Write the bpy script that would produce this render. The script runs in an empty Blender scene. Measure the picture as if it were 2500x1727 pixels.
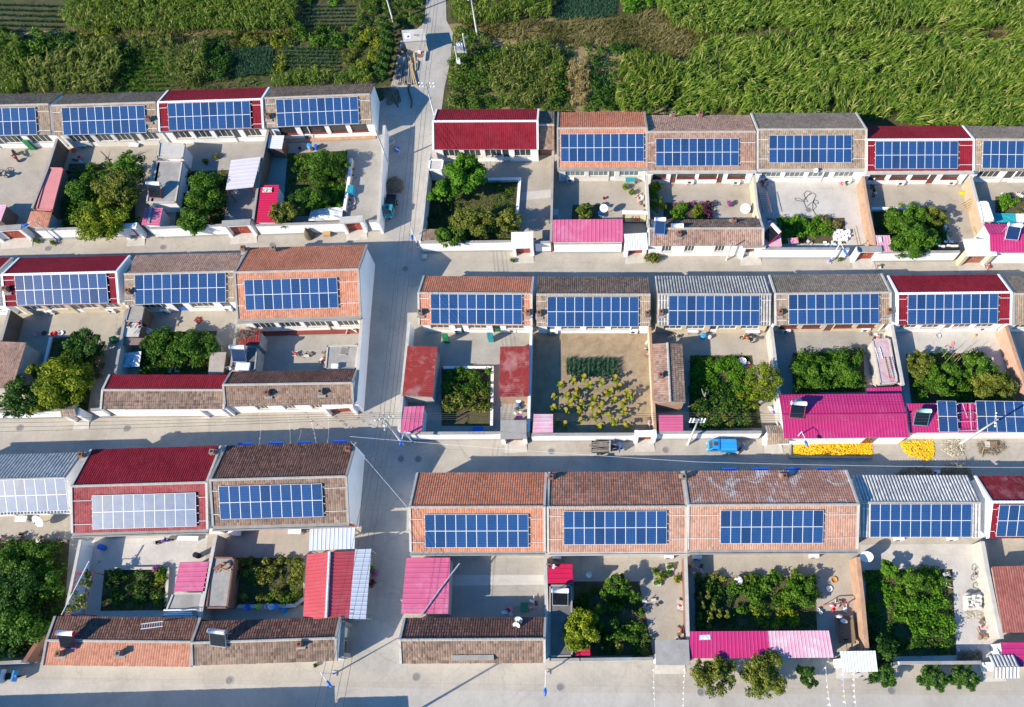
import bpy, math, random, zlib
import numpy as np
from mathutils import Matrix, Vector

SC = bpy.context.scene
COL = SC.collection
R = math.radians

# ------------------------------------------------------------------ camera
CF, CT, CR, CX, CY, CH = 1870.0, R(22.54), R(0.82), 1435.0, 898.0, 80.2
IW, IH = 2500.0, 1727.0
cam_d = bpy.data.cameras.new('camera')
cam_d.sensor_width = 36.0
cam_d.lens = 36.0 * CF / IW
cam_d.shift_x = (IW / 2 - CX) / IW
cam_d.shift_y = (CY - IH / 2) / IW
cam_d.clip_start = 1.0
cam_d.clip_end = 3000.0
cam = bpy.data.objects.new('camera', cam_d)
COL.objects.link(cam)
cam.matrix_world = Matrix.Translation((0, 0, CH)) @ Matrix.Rotation(CT, 4, 'X') @ Matrix.Rotation(CR, 4, 'Z')
SC.camera = cam

# ------------------------------------------------------------------ light
SUN_EL, SUN_AZ = R(32.5), R(240.0)          # compass azimuth from +Y (north), clockwise
world = bpy.data.worlds.new('World')
SC.world = world
world.use_nodes = True
wn = world.node_tree
bg = wn.nodes['Background']
sky = wn.nodes.new('ShaderNodeTexSky')
sky.sky_type = 'NISHITA'
sky.sun_disc = False
sky.sun_elevation = SUN_EL
sky.sun_rotation = SUN_AZ
sky.air_density = 1.15
sky.dust_density = 0.1
sky.ozone_density = 4.5
hs = wn.nodes.new('ShaderNodeHueSaturation'); hs.inputs['Saturation'].default_value = 1.3
wn.links.new(sky.outputs[0], hs.inputs['Color']); wn.links.new(hs.outputs[0], bg.inputs[0])
bg.inputs[1].default_value = 0.13
sun_d = bpy.data.lights.new('sun', 'SUN')
sun_d.energy = 5.0
sun_d.angle = R(0.5)
sun_d.color = (1.0, 0.87, 0.69)
sun = bpy.data.objects.new('sun', sun_d)
COL.objects.link(sun)
to_sun = Vector((math.sin(SUN_AZ) * math.cos(SUN_EL), math.cos(SUN_AZ) * math.cos(SUN_EL), math.sin(SUN_EL)))
sun.rotation_euler = to_sun.to_track_quat('Z', 'Y').to_euler()
SC.view_settings.view_transform = 'Standard'
SC.view_settings.look = 'None'
SC.view_settings.exposure = 0.66
SC.view_settings.gamma = 1.0
SC.view_settings.use_curve_mapping = False

# ------------------------------------------------------------------ pixel -> place
_ct, _st, _cr, _sr = math.cos(CT), math.sin(CT), math.cos(CR), math.sin(CR)
def ray(x, y):
    u = (x - CX) / CF; v = -(y - CY) / CF
    u, v = _cr * u - _sr * v, _sr * u + _cr * v
    return Vector((u, v * _ct + _st, v * _st - _ct))
def P(x, y, z=0.0):
    d = ray(x, y); k = (z - CH) / d.z
    return Vector((d.x * k, d.y * k, z))
def rng(key): return np.random.default_rng(zlib.crc32(str(key).encode()))

# ------------------------------------------------------------------ materials
MATS = {}
def _nt(name):
    m = bpy.data.materials.new(name); m.use_nodes = True
    nt = m.node_tree; b = nt.nodes['Principled BSDF']
    return m, nt, b
def N(nt, t, **kw):
    n = nt.nodes.new(t)
    for k, v in kw.items(): setattr(n, k, v)
    return n
def noise(nt, scale, detail=4, rough=.6, vec=None, dist=0.0):
    n = N(nt, 'ShaderNodeTexNoise'); n.inputs['Scale'].default_value = scale
    n.inputs['Detail'].default_value = detail; n.inputs['Roughness'].default_value = rough
    n.inputs['Distortion'].default_value = dist
    if vec: nt.links.new(vec, n.inputs['Vector'])
    return n
def ramp(nt, fac, stops):
    r = N(nt, 'ShaderNodeValToRGB'); e = r.color_ramp.elements
    while len(e) < len(stops): e.new(.5)
    for i, (p, c) in enumerate(stops):
        e[i].position = p; e[i].color = (*c, 1) if len(c) == 3 else c
    nt.links.new(fac, r.inputs[0]); return r
def mixc(nt, fac, a, b, mode='MIX'):
    m = N(nt, 'ShaderNodeMix', data_type='RGBA', blend_type=mode)
    for s, v in ((0, fac), (6, a), (7, b)):
        if hasattr(v, 'is_linked') or hasattr(v, 'links'): nt.links.new(v, m.inputs[s])
        elif s == 0: m.inputs[0].default_value = v
        else: m.inputs[s].default_value = (*v, 1)
    return m.outputs[2]
def sc(c, k): return tuple(min(1, x * k) for x in c)
def g3(v): return (v, v, v)

def pm(name, col, rough=.8, var=.16, scale=2.2, spec=.3, metal=0.0, dirt=None, dirt_amt=.35, bump=0.0):
    """plain weathered surface: base colour, broad and fine variation, optional dirt patches"""
    if name in MATS: return MATS[name]
    m, nt, b = _nt(name)
    geo = N(nt, 'ShaderNodeNewGeometry')
    n1 = noise(nt, scale, 6, .65, geo.outputs['Position'])
    n2 = noise(nt, scale * 7, 3, .6, geo.outputs['Position'])
    c = ramp(nt, n1.outputs[0], [(.3, sc(col, 1 - var)), (.7, sc(col, 1 + var))]).outputs[0]
    k = ramp(nt, n2.outputs[0], [(.3, g3(1 - var * .6)), (.75, g3(1.0))]).outputs[0]
    c = mixc(nt, 1.0, c, k, 'MULTIPLY')
    if dirt:
        n3 = noise(nt, .55, 6, .7, geo.outputs['Position'], .6)
        f = ramp(nt, n3.outputs[0], [(.5, g3(0)), (.68, g3(dirt_amt))]).outputs[0]
        c = mixc(nt, f, c, dirt)
    nt.links.new(c, b.inputs['Base Color'])
    b.inputs['Roughness'].default_value = rough
    b.inputs['Specular IOR Level'].default_value = spec
    b.inputs['Metallic'].default_value = metal
    if bump:
        bp = N(nt, 'ShaderNodeBump'); bp.inputs['Strength'].default_value = bump; bp.inputs['Distance'].default_value = .03
        nt.links.new(n2.outputs[0], bp.inputs['Height']); nt.links.new(bp.outputs[0], b.inputs['Normal'])
    MATS[name] = m; return m

def concrete(name, col, stain=(.16, .15, .14), amt=.45, joint=4.0, crack=.5):
    """poured concrete: blotches, stains, hairline cracks and saw-cut joints"""
    if name in MATS: return MATS[name]
    m, nt, b = _nt(name)
    geo = N(nt, 'ShaderNodeNewGeometry'); pos = geo.outputs['Position']
    n1 = noise(nt, .35, 7, .62, pos); n2 = noise(nt, 3.0, 5, .7, pos); n3 = noise(nt, .9, 6, .75, pos, 1.2)
    c = ramp(nt, n1.outputs[0], [(.3, sc(col, .84)), (.5, col), (.72, sc(col, 1.12))]).outputs[0]
    c = mixc(nt, 1.0, c, ramp(nt, n2.outputs[0], [(.25, g3(.86)), (.7, g3(1.0))]).outputs[0], 'MULTIPLY')
    c = mixc(nt, ramp(nt, n3.outputs[0], [(.58, g3(0)), (.8, g3(amt))]).outputs[0], c, stain)
    n5 = noise(nt, .16, 5, .7, pos, .8)
    c = mixc(nt, ramp(nt, n5.outputs[0], [(.55, g3(0)), (.72, g3(amt * .55))]).outputs[0], c, sc(stain, 1.3))
    if crack:
        nw = noise(nt, 1.1, 4, .6, pos)
        add = N(nt, 'ShaderNodeMixRGB'); add.inputs[0].default_value = .35
        nt.links.new(pos, add.inputs[1]); nt.links.new(nw.outputs['Color'], add.inputs[2])
        v = N(nt, 'ShaderNodeTexVoronoi', feature='DISTANCE_TO_EDGE'); v.inputs['Scale'].default_value = .28
        nt.links.new(add.outputs[0], v.inputs['Vector'])
        c = mixc(nt, ramp(nt, v.outputs[0], [(.0, g3(crack * .55)), (.008, g3(0))]).outputs[0], c, sc(col, .35))
    if joint:
        br = N(nt, 'ShaderNodeTexBrick'); br.offset = 0.0
        br.inputs['Scale'].default_value = 1.0; br.inputs['Mortar Size'].default_value = .022
        br.inputs['Mortar Smooth'].default_value = 1.0
        br.inputs['Brick Width'].default_value = joint; br.inputs['Row Height'].default_value = joint * .85
        br.inputs['Color1'].default_value = br.inputs['Color2'].default_value = (0, 0, 0, 1)
        br.inputs['Mortar'].default_value = (.45, .45, .45, 1)
        nt.links.new(pos, br.inputs['Vector'])
        c = mixc(nt, br.outputs[0], c, sc(col, .45))
    nt.links.new(c, b.inputs['Base Color'])
    b.inputs['Roughness'].default_value = .88; b.inputs['Specular IOR Level'].default_value = .25
    bp = N(nt, 'ShaderNodeBump'); bp.inputs['Strength'].default_value = .25; bp.inputs['Distance'].default_value = .02
    nt.links.new(n2.outputs[0], bp.inputs['Height']); nt.links.new(bp.outputs[0], b.inputs['Normal'])
    MATS[name] = m; return m

def tiles(name, c1, c2, c3, moss=None, moss_amt=.5, wash=0.0, rough=.85):
    """roof tiles: one random tint per tile (uv = tile index), moss / soot patches, optional lime wash"""
    if name in MATS: return MATS[name]
    m, nt, b = _nt(name)
    uv = N(nt, 'ShaderNodeUVMap'); geo = N(nt, 'ShaderNodeNewGeometry'); pos = geo.outputs['Position']
    wnz = N(nt, 'ShaderNodeTexWhiteNoise', noise_dimensions='2D'); nt.links.new(uv.outputs[0], wnz.inputs['Vector'])
    c = ramp(nt, wnz.outputs[0], [(.0, c1), (.45, c2), (.8, sc(c2, 1.12)), (1.0, c3)]).outputs[0]
    n0 = noise(nt, .22, 5, .7, pos)
    c = mixc(nt, 1.0, c, ramp(nt, n0.outputs[0], [(.3, g3(.72)), (.7, g3(1.12))]).outputs[0], 'MULTIPLY')
    nf = noise(nt, 5.0, 3, .6, pos)
    c = mixc(nt, 1.0, c, ramp(nt, nf.outputs[0], [(.3, g3(.8)), (.7, g3(1.0))]).outputs[0], 'MULTIPLY')
    if moss:
        n1 = noise(nt, .8, 7, .75, pos, .5)
        c = mixc(nt, ramp(nt, n1.outputs[0], [(.47, g3(0)), (.66, g3(moss_amt))]).outputs[0], c, moss)
    if wash:
        n4 = noise(nt, .5, 6, .75, pos, 1.0)
        c = mixc(nt, ramp(nt, n4.outputs[0], [(.53, g3(0)), (.66, g3(wash))]).outputs[0], c, (.55, .56, .56))
    nt.links.new(c, b.inputs['Base Color'])
    b.inputs['Roughness'].default_value = rough; b.inputs['Specular IOR Level'].default_value = .08
    MATS[name] = m; return m

def leafmat(name, stops, transl=.24, rough=.55):
    """foliage: random tint per leaf (uv.x), part of the light passes through"""
    if name in MATS: return MATS[name]
    m, nt, b = _nt(name)
    uv = N(nt, 'ShaderNodeUVMap'); sx = N(nt, 'ShaderNodeSeparateXYZ'); nt.links.new(uv.outputs[0], sx.inputs[0])
    c = ramp(nt, sx.outputs[0], stops).outputs[0]
    nt.links.new(c, b.inputs['Base Color']); b.inputs['Roughness'].default_value = rough
    b.inputs['Specular IOR Level'].default_value = .22
    tr = N(nt, 'ShaderNodeBsdfTranslucent'); nt.links.new(c, tr.inputs[0])
    mx = N(nt, 'ShaderNodeMixShader'); mx.inputs[0].default_value = transl
    nt.links.new(b.outputs[0], mx.inputs[1]); nt.links.new(tr.outputs[0], mx.inputs[2])
    nt.links.new(mx.outputs[0], nt.nodes['Material Output'].inputs[0])
    MATS[name] = m; return m

def brick(name, c1, c2, mortar):
    if name in MATS: return MATS[name]
    m, nt, b = _nt(name)
    geo = N(nt, 'ShaderNodeNewGeometry'); sp = N(nt, 'ShaderNodeSeparateXYZ'); nt.links.new(geo.outputs['Position'], sp.inputs[0])
    ad = N(nt, 'ShaderNodeMath', operation='ADD'); nt.links.new(sp.outputs[0], ad.inputs[0]); nt.links.new(sp.outputs[1], ad.inputs[1])
    cb = N(nt, 'ShaderNodeCombineXYZ'); nt.links.new(ad.outputs[0], cb.inputs[0]); nt.links.new(sp.outputs[2], cb.inputs[1])
    br = N(nt, 'ShaderNodeTexBrick'); nt.links.new(cb.outputs[0], br.inputs['Vector'])
    br.inputs['Scale'].default_value = 1.0; br.inputs['Brick Width'].default_value = .25; br.inputs['Row Height'].default_value = .075
    br.inputs['Mortar Size'].default_value = .008
    br.inputs['Color1'].default_value = (*c1, 1); br.inputs['Color2'].default_value = (*c2, 1); br.inputs['Mortar'].default_value = (*mortar, 1)
    n1 = noise(nt, .9, 6, .7, geo.outputs['Position'])
    c = mixc(nt, 1.0, br.outputs[0], ramp(nt, n1.outputs[0], [(.3, g3(.7)), (.7, g3(1.1))]).outputs[0], 'MULTIPLY')
    nt.links.new(c, b.inputs['Base Color']); b.inputs['Roughness'].default_value = .9
    MATS[name] = m; return m

def solarmat(name, base, dust_glare, dust_glare_amt=.1, rough=.2):
    """photovoltaic glass: dark blue cells in a fine pale grid, dusty textured glass, its pale veil doubling as painted glare"""
    if name in MATS: return MATS[name]
    m, nt, b = _nt(name)
    uv = N(nt, 'ShaderNodeUVMap')
    br = N(nt, 'ShaderNodeTexBrick'); br.offset = 0.0; nt.links.new(uv.outputs[0], br.inputs['Vector'])
    br.inputs['Scale'].default_value = 1.0; br.inputs['Brick Width'].default_value = 1 / 6; br.inputs['Row Height'].default_value = 1 / 10
    br.inputs['Mortar Size'].default_value = .006
    br.inputs['Color1'].default_value = (*base, 1); br.inputs['Color2'].default_value = (*sc(base, .82), 1)
    br.inputs['Mortar'].default_value = (base[0] * 2.6 + .02, base[1] * 2.0 + .03, min(1, base[2] * 1.5 + .05), 1)
    oi = N(nt, 'ShaderNodeObjectInfo')
    v = ramp(nt, oi.outputs['Random'], [(0, g3(.68)), (.25, g3(.95)), (1, g3(1.12))]).outputs[0]
    c = mixc(nt, 1.0, br.outputs[0], v, 'MULTIPLY')
    geo = N(nt, 'ShaderNodeNewGeometry'); n1 = noise(nt, 1.3, 5, .7, geo.outputs['Position'])
    c = mixc(nt, ramp(nt, n1.outputs[0], [(.3, g3(dust_glare_amt * .5)), (.75, g3(dust_glare_amt * 1.4))]).outputs[0], c, dust_glare)
    nt.links.new(c, b.inputs['Base Color'])
    b.inputs['Roughness'].default_value = rough; b.inputs['Specular IOR Level'].default_value = .5
    MATS[name] = m; return m

# ------------------------------------------------------------------ meshes
class MB:
    """collects shapes; build() links them as ONE mesh object"""
    def __init__(s): s.v = []; s.f = []; s.mi = []; s.uv = []
    def add(s, vs, fs, mi=0):
        o = len(s.v); s.v += [tuple(v) for v in vs]
        for f in fs: s.f.append(tuple(i + o for i in f)); s.mi.append(mi)
        return s
    def box(s, x0, x1, y0, y1, z0, z1, mi=0, M=None):
        vs = [Vector((x, y, z)) for z in (z0, z1) for y in (y0, y1) for x in (x0, x1)]
        if M is not None: vs = [M @ v for v in vs]
        return s.add(vs, [(0, 2, 3, 1), (4, 5, 7, 6), (0, 1, 5, 4), (2, 6, 7, 3), (0, 4, 6, 2), (1, 3, 7, 5)], mi)
    def prism(s, poly, z0, z1, mi=0):
        """poly: list of (x,y) counter-clockwise; z0/z1 numbers or lists"""
        n = len(poly); a = z0 if hasattr(z0, '__len__') else [z0] * n; b = z1 if hasattr(z1, '__len__') else [z1] * n
        vs = [(p[0], p[1], a[i]) for i, p in enumerate(poly)] + [(p[0], p[1], b[i]) for i, p in enumerate(poly)]
        fs = [tuple(range(n - 1, -1, -1)), tuple(range(n, 2 * n))] + [(i, (i + 1) % n, (i + 1) % n + n, i + n) for i in range(n)]
        return s.add(vs, fs, mi)
    def tube(s, pts, r, n=6, mi=0, cap=True):
        pts = [Vector(p) for p in pts]; rs = r if hasattr(r, '__len__') else [r] * len(pts)
        vs = []; up = Vector((0, 0, 1))
        for i, p in enumerate(pts):
            d = (pts[min(i + 1, len(pts) - 1)] - pts[max(i - 1, 0)])
            d = d.normalized() if d.length > 1e-9 else Vector((0, 0, 1))
            a = d.cross(up if abs(d.z) < .95 else Vector((1, 0, 0))).normalized(); b = d.cross(a)
            vs += [p + (a * math.cos(2 * math.pi * k / n) + b * math.sin(2 * math.pi * k / n)) * rs[i] for k in range(n)]
        fs = [(i * n + k, i * n + (k + 1) % n, (i + 1) * n + (k + 1) % n, (i + 1) * n + k) for i in range(len(pts) - 1) for k in range(n)]
        if cap: fs += [tuple(range(n)), tuple(range((len(pts) - 1) * n + n - 1, (len(pts) - 1) * n - 1, -1))]
        return s.add(vs, fs, mi)
    def lathe(s, prof, n=12, c=(0, 0, 0), mi=0):
        vs = [(c[0] + r * math.cos(2 * math.pi * k / n), c[1] + r * math.sin(2 * math.pi * k / n), c[2] + z) for r, z in prof for k in range(n)]
        fs = [(i * n + k, i * n + (k + 1) % n, (i + 1) * n + (k + 1) % n, (i + 1) * n + k) for i in range(len(prof) - 1) for k in range(n)]
        return s.add(vs, fs, mi)
    def blob(s, c, r, seed=0, mi=0, j=.18):
        g = rng(seed); c = Vector(c); vs = []; fs = []; nu, nv = 7, 4
        for a in range(nv + 1):
            for k in range(nu):
                th = math.pi * a / nv; ph = 2 * math.pi * k / nu; q = 1 + g.uniform(-j, j)
                vs.append((c.x + r[0] * q * math.sin(th) * math.cos(ph), c.y + r[1] * q * math.sin(th) * math.sin(ph), c.z + r[2] * q * math.cos(th)))
        for a in range(nv):
            for k in range(nu): fs.append((a * nu + k, (a + 1) * nu + k, (a + 1) * nu + (k + 1) % nu, a * nu + (k + 1) % nu))
        return s.add(vs, fs, mi)
    def mesh(s, name, mats, smooth=False):
        me = bpy.data.meshes.new(name); me.from_pydata(s.v, [], s.f)
        for m in (mats if isinstance(mats, (list, tuple)) else [mats]): me.materials.append(m)
        me.polygons.foreach_set('material_index', np.array(s.mi, dtype=np.int32))
        if smooth: me.polygons.foreach_set('use_smooth', np.ones(len(s.f), dtype=bool))
        me.update(); return me
    def build(s, name, mats, parent=None, smooth=False, M=None):
        return link(name, s.mesh(name, mats, smooth), parent, M)

def link(name, me, parent=None, M=None):
    o = bpy.data.objects.new(name, me); COL.objects.link(o)
    if parent is not None: o.parent = parent
    if M is not None: o.matrix_basis = M
    return o
LABELS = {}
def tag(o, label, cat, group=None, kind=None):
    o['label'] = label; o['category'] = cat
    if group: o['group'] = group
    if kind: o['kind'] = kind
    return o
def thing(name, loc, rz, label, cat, group=None, M=None):
    o = bpy.data.objects.new(name, None); COL.objects.link(o)
    o.empty_display_size = .3
    o.matrix_basis = M if M is not None else Matrix.Translation(loc) @ Matrix.Rotation(rz, 4, 'Z')
    return tag(o, label, cat, group)
def struct(o): o['kind'] = 'structure'; return o
def stuff(o): o['kind'] = 'stuff'; return o
def npmesh(name, V, F, mat, uv=None, smooth=False):
    """V (n,3), F (m,k) arrays; uv per face (m,2)"""
    V = np.asarray(V, dtype=np.float32); F = np.asarray(F, dtype=np.int32)
    m, k = F.shape; me = bpy.data.meshes.new(name)
    me.vertices.add(len(V)); me.vertices.foreach_set('co', V.ravel())
    me.loops.add(m * k); me.loops.foreach_set('vertex_index', F.ravel())
    me.polygons.add(m); me.polygons.foreach_set('loop_start', np.arange(0, m * k, k, dtype=np.int32))
    me.polygons.foreach_set('loop_total', np.full(m, k, dtype=np.int32))
    me.polygons.foreach_set('use_smooth', np.full(m, smooth, dtype=bool))
    me.materials.append(mat)
    if uv is not None:
        l = me.uv_layers.new(name='UVMap'); l.data.foreach_set('uv', np.repeat(np.asarray(uv, dtype=np.float32), k, axis=0).ravel())
    me.update(calc_edges=True); return me
def sheet(name, pts, z, mat):
    """flat ground sheet through pixel points"""
    me = bpy.data.meshes.new(name); q = [P(x, y, z) for x, y in pts]
    if sum((a.x * b.y - b.x * a.y) for a, b in zip(q, q[1:] + q[:1])) < 0: q.reverse()
    me.from_pydata(q, [], [tuple(range(len(q)))]); me.materials.append(mat); me.update()
    return struct(link(name, me))
# ------------------------------------------------------------------ shared materials
WHITE = pm('white_plaster', (.87, .87, .87), .85, .03, .8, dirt=(.6, .58, .55), dirt_amt=.22)
CREAM = pm('cream_plaster', (.60, .52, .38), .85, .08, .8, dirt=(.38, .34, .28))
TILEW = pm('white_wall_tile', (.68, .67, .64), .35, .06, 1.2, spec=.5)
GREYC = pm('grey_cement', (.34, .33, .31), .9, .16, 1.2, dirt=(.16, .15, .14), bump=.2)
PALEC = pm('pale_cement', (.52, .50, .46), .9, .12, 1.2, dirt=(.28, .26, .23), bump=.15)
DARKC = pm('dark_cement', (.15, .148, .145), .9, .2, 1.4, dirt=(.08, .08, .075))
WBASE = pm('grey_wall_base', (.36, .38, .40), .9, .08, 1.0)
BRICKR = brick('red_brick', (.30, .13, .075), (.24, .10, .06), (.26, .23, .2))
BRICKT = brick('tan_brick', (.52, .31, .19), (.44, .26, .16), (.42, .36, .30))
BRICKG = brick('brown_brick', (.22, .145, .10), (.17, .115, .085), (.2, .18, .16))
REDDOOR = pm('red_painted_steel', (.33, .045, .03), .45, .12, 1.5, spec=.5, dirt=(.2, .06, .05))
BRNDOOR = pm('brown_painted_steel', (.38, .15, .09), .5, .1, 1.5)
REDFRM = pm('red_brown_paint', (.22, .05, .035), .55, .15, 2)
WFRM = pm('white_pvc', (.78, .79, .80), .4, .03, 2, spec=.5)
GLASS = pm('window_glass', (.045, .06, .065), .08, .3, .9, spec=.9)
CURTAIN = pm('pale_curtain_glass', (.22, .27, .26), .15, .25, 1.5, spec=.8)
WSTEEL = pm('white_steel', (.72, .74, .77), .4, .06, 1.5, spec=.5)
GALV = pm('galvanised_steel', (.55, .57, .6), .35, .08, 2, spec=.6, metal=.4)
BLACK = pm('black_rubber', (.02, .02, .022), .8, .2, 3)
DKGREY = pm('dark_grey_paint', (.07, .075, .08), .6, .15, 2)
BLUE = pm('blue_paint', (.015, .13, .62), .4, .06, 2, spec=.5)
CYAN = pm('cyan_paint', (.03, .32, .75), .35, .06, 2, spec=.5)
TEAL = pm('teal_paint', (.03, .30, .36), .5, .1, 2)
GREEN = pm('green_paint', (.03, .20, .09), .55, .12, 2)
RED = pm('bright_red', (.55, .02, .02), .5, .1, 3)
PINKP = pm('pink_plastic', (.75, .28, .36), .6, .08, 2)
ROSE = pm('pink_cement', (.60, .24, .24), .85, .1, 1.4, dirt=(.42, .2, .2))
YELLOW = pm('yellow_plastic', (.75, .42, .02), .6, .08, 2)
WOOD = pm('weathered_wood', (.23, .165, .11), .85, .3, 5)
BAMBOO = pm('dry_bamboo', (.48, .37, .20), .75, .2, 5)
BARK = pm('bark', (.13, .095, .065), .95, .3, 6)
DEADW = pm('grey_dead_wood', (.30, .27, .24), .9, .2, 5)
POLEC = pm('pole_concrete', (.62, .61, .58), .85, .08, 2)
CERAM = pm('white_ceramic', (.82, .83, .85), .25, .03, 2, spec=.6)
IRON = pm('cast_iron', (.20, .20, .20), .7, .2, 6)
SKIN = pm('skin', (.50, .29, .20), .6, .05, 4)
SHIRT = pm('pale_blue_cloth', (.55, .62, .80), .9, .08, 6)
NAVY = pm('dark_cloth', (.02, .022, .035), .9, .2, 6)
SACK = pm('white_sack_cloth', (.62, .60, .55), .9, .15, 5, dirt=(.35, .32, .28))
COLLECT = pm('vacuum_tube_glass', (.012, .014, .022), .12, .2, 4, spec=.8)
COLLECTB = pm('blue_collector_glass', (.02, .05, .16), .15, .2, 4, spec=.8)
MAGENTA = pm('magenta_steel', (.46, .03, .155), .42, .07, .7, spec=.4, dirt=(.55, .16, .3), dirt_amt=.2)
PINKM = pm('pink_steel', (.56, .12, .235), .45, .07, .7, spec=.4, dirt=(.62, .3, .42), dirt_amt=.4)
FADEDP = pm('faded_pink_steel', (.66, .36, .46), .5, .09, .9, spec=.35, dirt=(.62, .58, .62), dirt_amt=.7)
CRIMSON = pm('crimson_steel', (.52, .012, .07), .42, .06, .8, spec=.4)
ROSERED = pm('rose_red_steel', (.50, .07, .09), .45, .08, .8, dirt=(.55, .18, .2), dirt_amt=.3)
RUSTRED = pm('rusty_red_steel', (.27, .035, .032), .6, .14, 1.4, dirt=(.45, .28, .26), dirt_amt=.6)
PALESH = pm('pale_sheet_steel', (.62, .58, .62), .45, .04, .8, spec=.4)
BLUEW = pm('bluish_white_steel', (.62, .66, .72), .45, .05, .8, spec=.4)
RIDGEW = pm('ridge_mortar', (.46, .43, .38), .9, .15, 2.5, dirt=(.25, .22, .2))
RIDGEO = pm('ridge_clay', (.42, .26, .18), .9, .18, 2.5, dirt=(.25, .18, .15))
T = {
 'dark': tiles('dark_tiles', (.11, .095, .08), (.175, .15, .13), (.26, .225, .195), (.08, .082, .06), .55),
 'brown': tiles('brown_tiles', (.17, .115, .09), (.32, .225, .17), (.43, .32, .25), (.13, .115, .10), .5),
 'brownr': tiles('red_brown_tiles', (.10, .05, .04), (.185, .10, .08), (.26, .15, .115), (.06, .052, .05), .6),
 'brownm': tiles('mid_brown_tiles', (.26, .125, .09), (.37, .19, .14), (.45, .25, .19), (.14, .09, .075), .6),
 'brownn': tiles('shaded_brown_tiles', (.11, .078, .062), (.21, .155, .125), (.32, .245, .195), (.08, .07, .062), .55),  # north slopes only: slope shade put into the brown tile colour
 'pinkt': tiles('pinkish_tiles', (.28, .17, .13), (.44, .285, .22), (.52, .36, .29), (.17, .13, .11), .55),
 'orange': tiles('orange_tiles', (.53, .225, .14), (.62, .295, .19), (.69, .37, .26), (.38, .21, .155), .35),
 'orangen': tiles('shaded_orange_tiles', (.46, .165, .095), (.56, .215, .13), (.62, .28, .18), (.34, .17, .125), .35),  # orange tiles again for north slopes, darkened to carry the shade
 'tan': tiles('tan_tiles', (.27, .20, .145), (.40, .31, .23), (.50, .40, .31), (.2, .17, .13), .5),
 'grey': tiles('grey_brown_tiles', (.17, .14, .115), (.255, .215, .18), (.34, .295, .25), (.12, .115, .09), .5),
 'wash': tiles('limewashed_tiles', (.33, .165, .12), (.45, .24, .18), (.52, .32, .25), (.25, .15, .125), .35, .95),
 'washs': tiles('pale_orange_tiles', (.44, .24, .165), (.54, .32, .235), (.61, .40, .31), (.33, .22, .17), .4, .18),
 'maroon': tiles('maroon_tiles', (.20, .014, .026), (.245, .018, .033), (.27, .024, .042), (.24, .04, .055), .3, rough=.7),
 'maroonw': tiles('faded_maroon_tiles', (.235, .022, .028), (.265, .026, .033), (.29, .034, .042), (.46, .26, .29), .5, rough=.5),
 'maroonp': tiles('dusty_maroon_tiles', (.30, .055, .06), (.36, .085, .09), (.40, .11, .115), (.44, .2, .2), .4, rough=.6),
 'trough': tiles('black_tile_troughs', (.035, .035, .034), (.05, .05, .048), (.075, .073, .07)),
 'troughw': tiles('grey_tile_troughs', (.12, .125, .13), (.17, .18, .19), (.22, .23, .24)),
 'rib': tiles('black_white_ribs', (.36, .35, .325), (.50, .485, .455), (.63, .615, .58), (.09, .085, .08), .5, .3),
 'ribw': tiles('whitened_ribs', (.46, .47, .475), (.62, .63, .635), (.74, .745, .75), (.28, .30, .31), .45, .4),
}

# ------------------------------------------------------------------ roof coverings
def cover_tile(W, L, mat, seed, tw=.235, tl=.33, h=.032):
    nc = max(2, round(W / tw)); nr = max(2, round(L / tl)); tw = W / nc; tl = L / nr
    g = rng(seed)
    px = np.array([0, .18, .5, .72]) ; pz = np.array([0.0, h, h * .9, 0.0])
    c = np.arange(nc); r = np.arange(nr); Cg, Rg = np.meshgrid(c, r)
    Cg = Cg.ravel(); Rg = Rg.ravel(); n = len(Cg)
    px = np.append(px[:3], 1.0)
    X = (Cg[:, None] + px[None]) * tw
    jit = g.normal(0, .004, n)[:, None]; up = g.normal(0, .012, n)[:, None]
    y0 = (Rg * tl)[:, None] + up - .02; y1 = ((Rg + 1) * tl)[:, None] + .01
    Zb = pz[None] + .026 + jit; Zt = pz[None] + 0 * jit
    vb = np.stack([X, np.broadcast_to(y0, X.shape), np.broadcast_to(Zb, X.shape)], -1)
    vt = np.stack([X, np.broadcast_to(y1, X.shape), np.broadcast_to(Zt, X.shape)], -1)
    vl = np.stack([X, np.broadcast_to(y0 + .004, X.shape), np.broadcast_to(pz[None] - .012 + 0 * jit, X.shape)], -1)
    V = np.concatenate([vb, vt, vl], 1).reshape(-1, 3)
    q = []
    for k in range(3): q += [(k, k + 1, k + 5, k + 4), (k + 8, k + 9, k + 1, k)]
    F = (np.arange(n)[:, None, None] * 12 + np.array(q)[None]).reshape(-1, 4)
    uv = np.repeat(np.stack([Cg + .5 + seed_off(seed), Rg + .5], -1), 6, axis=0)
    return npmesh('roof_tiles', V, F, mat, uv)
def seed_off(seed): return zlib.crc32(str(seed).encode()) % 977
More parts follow.
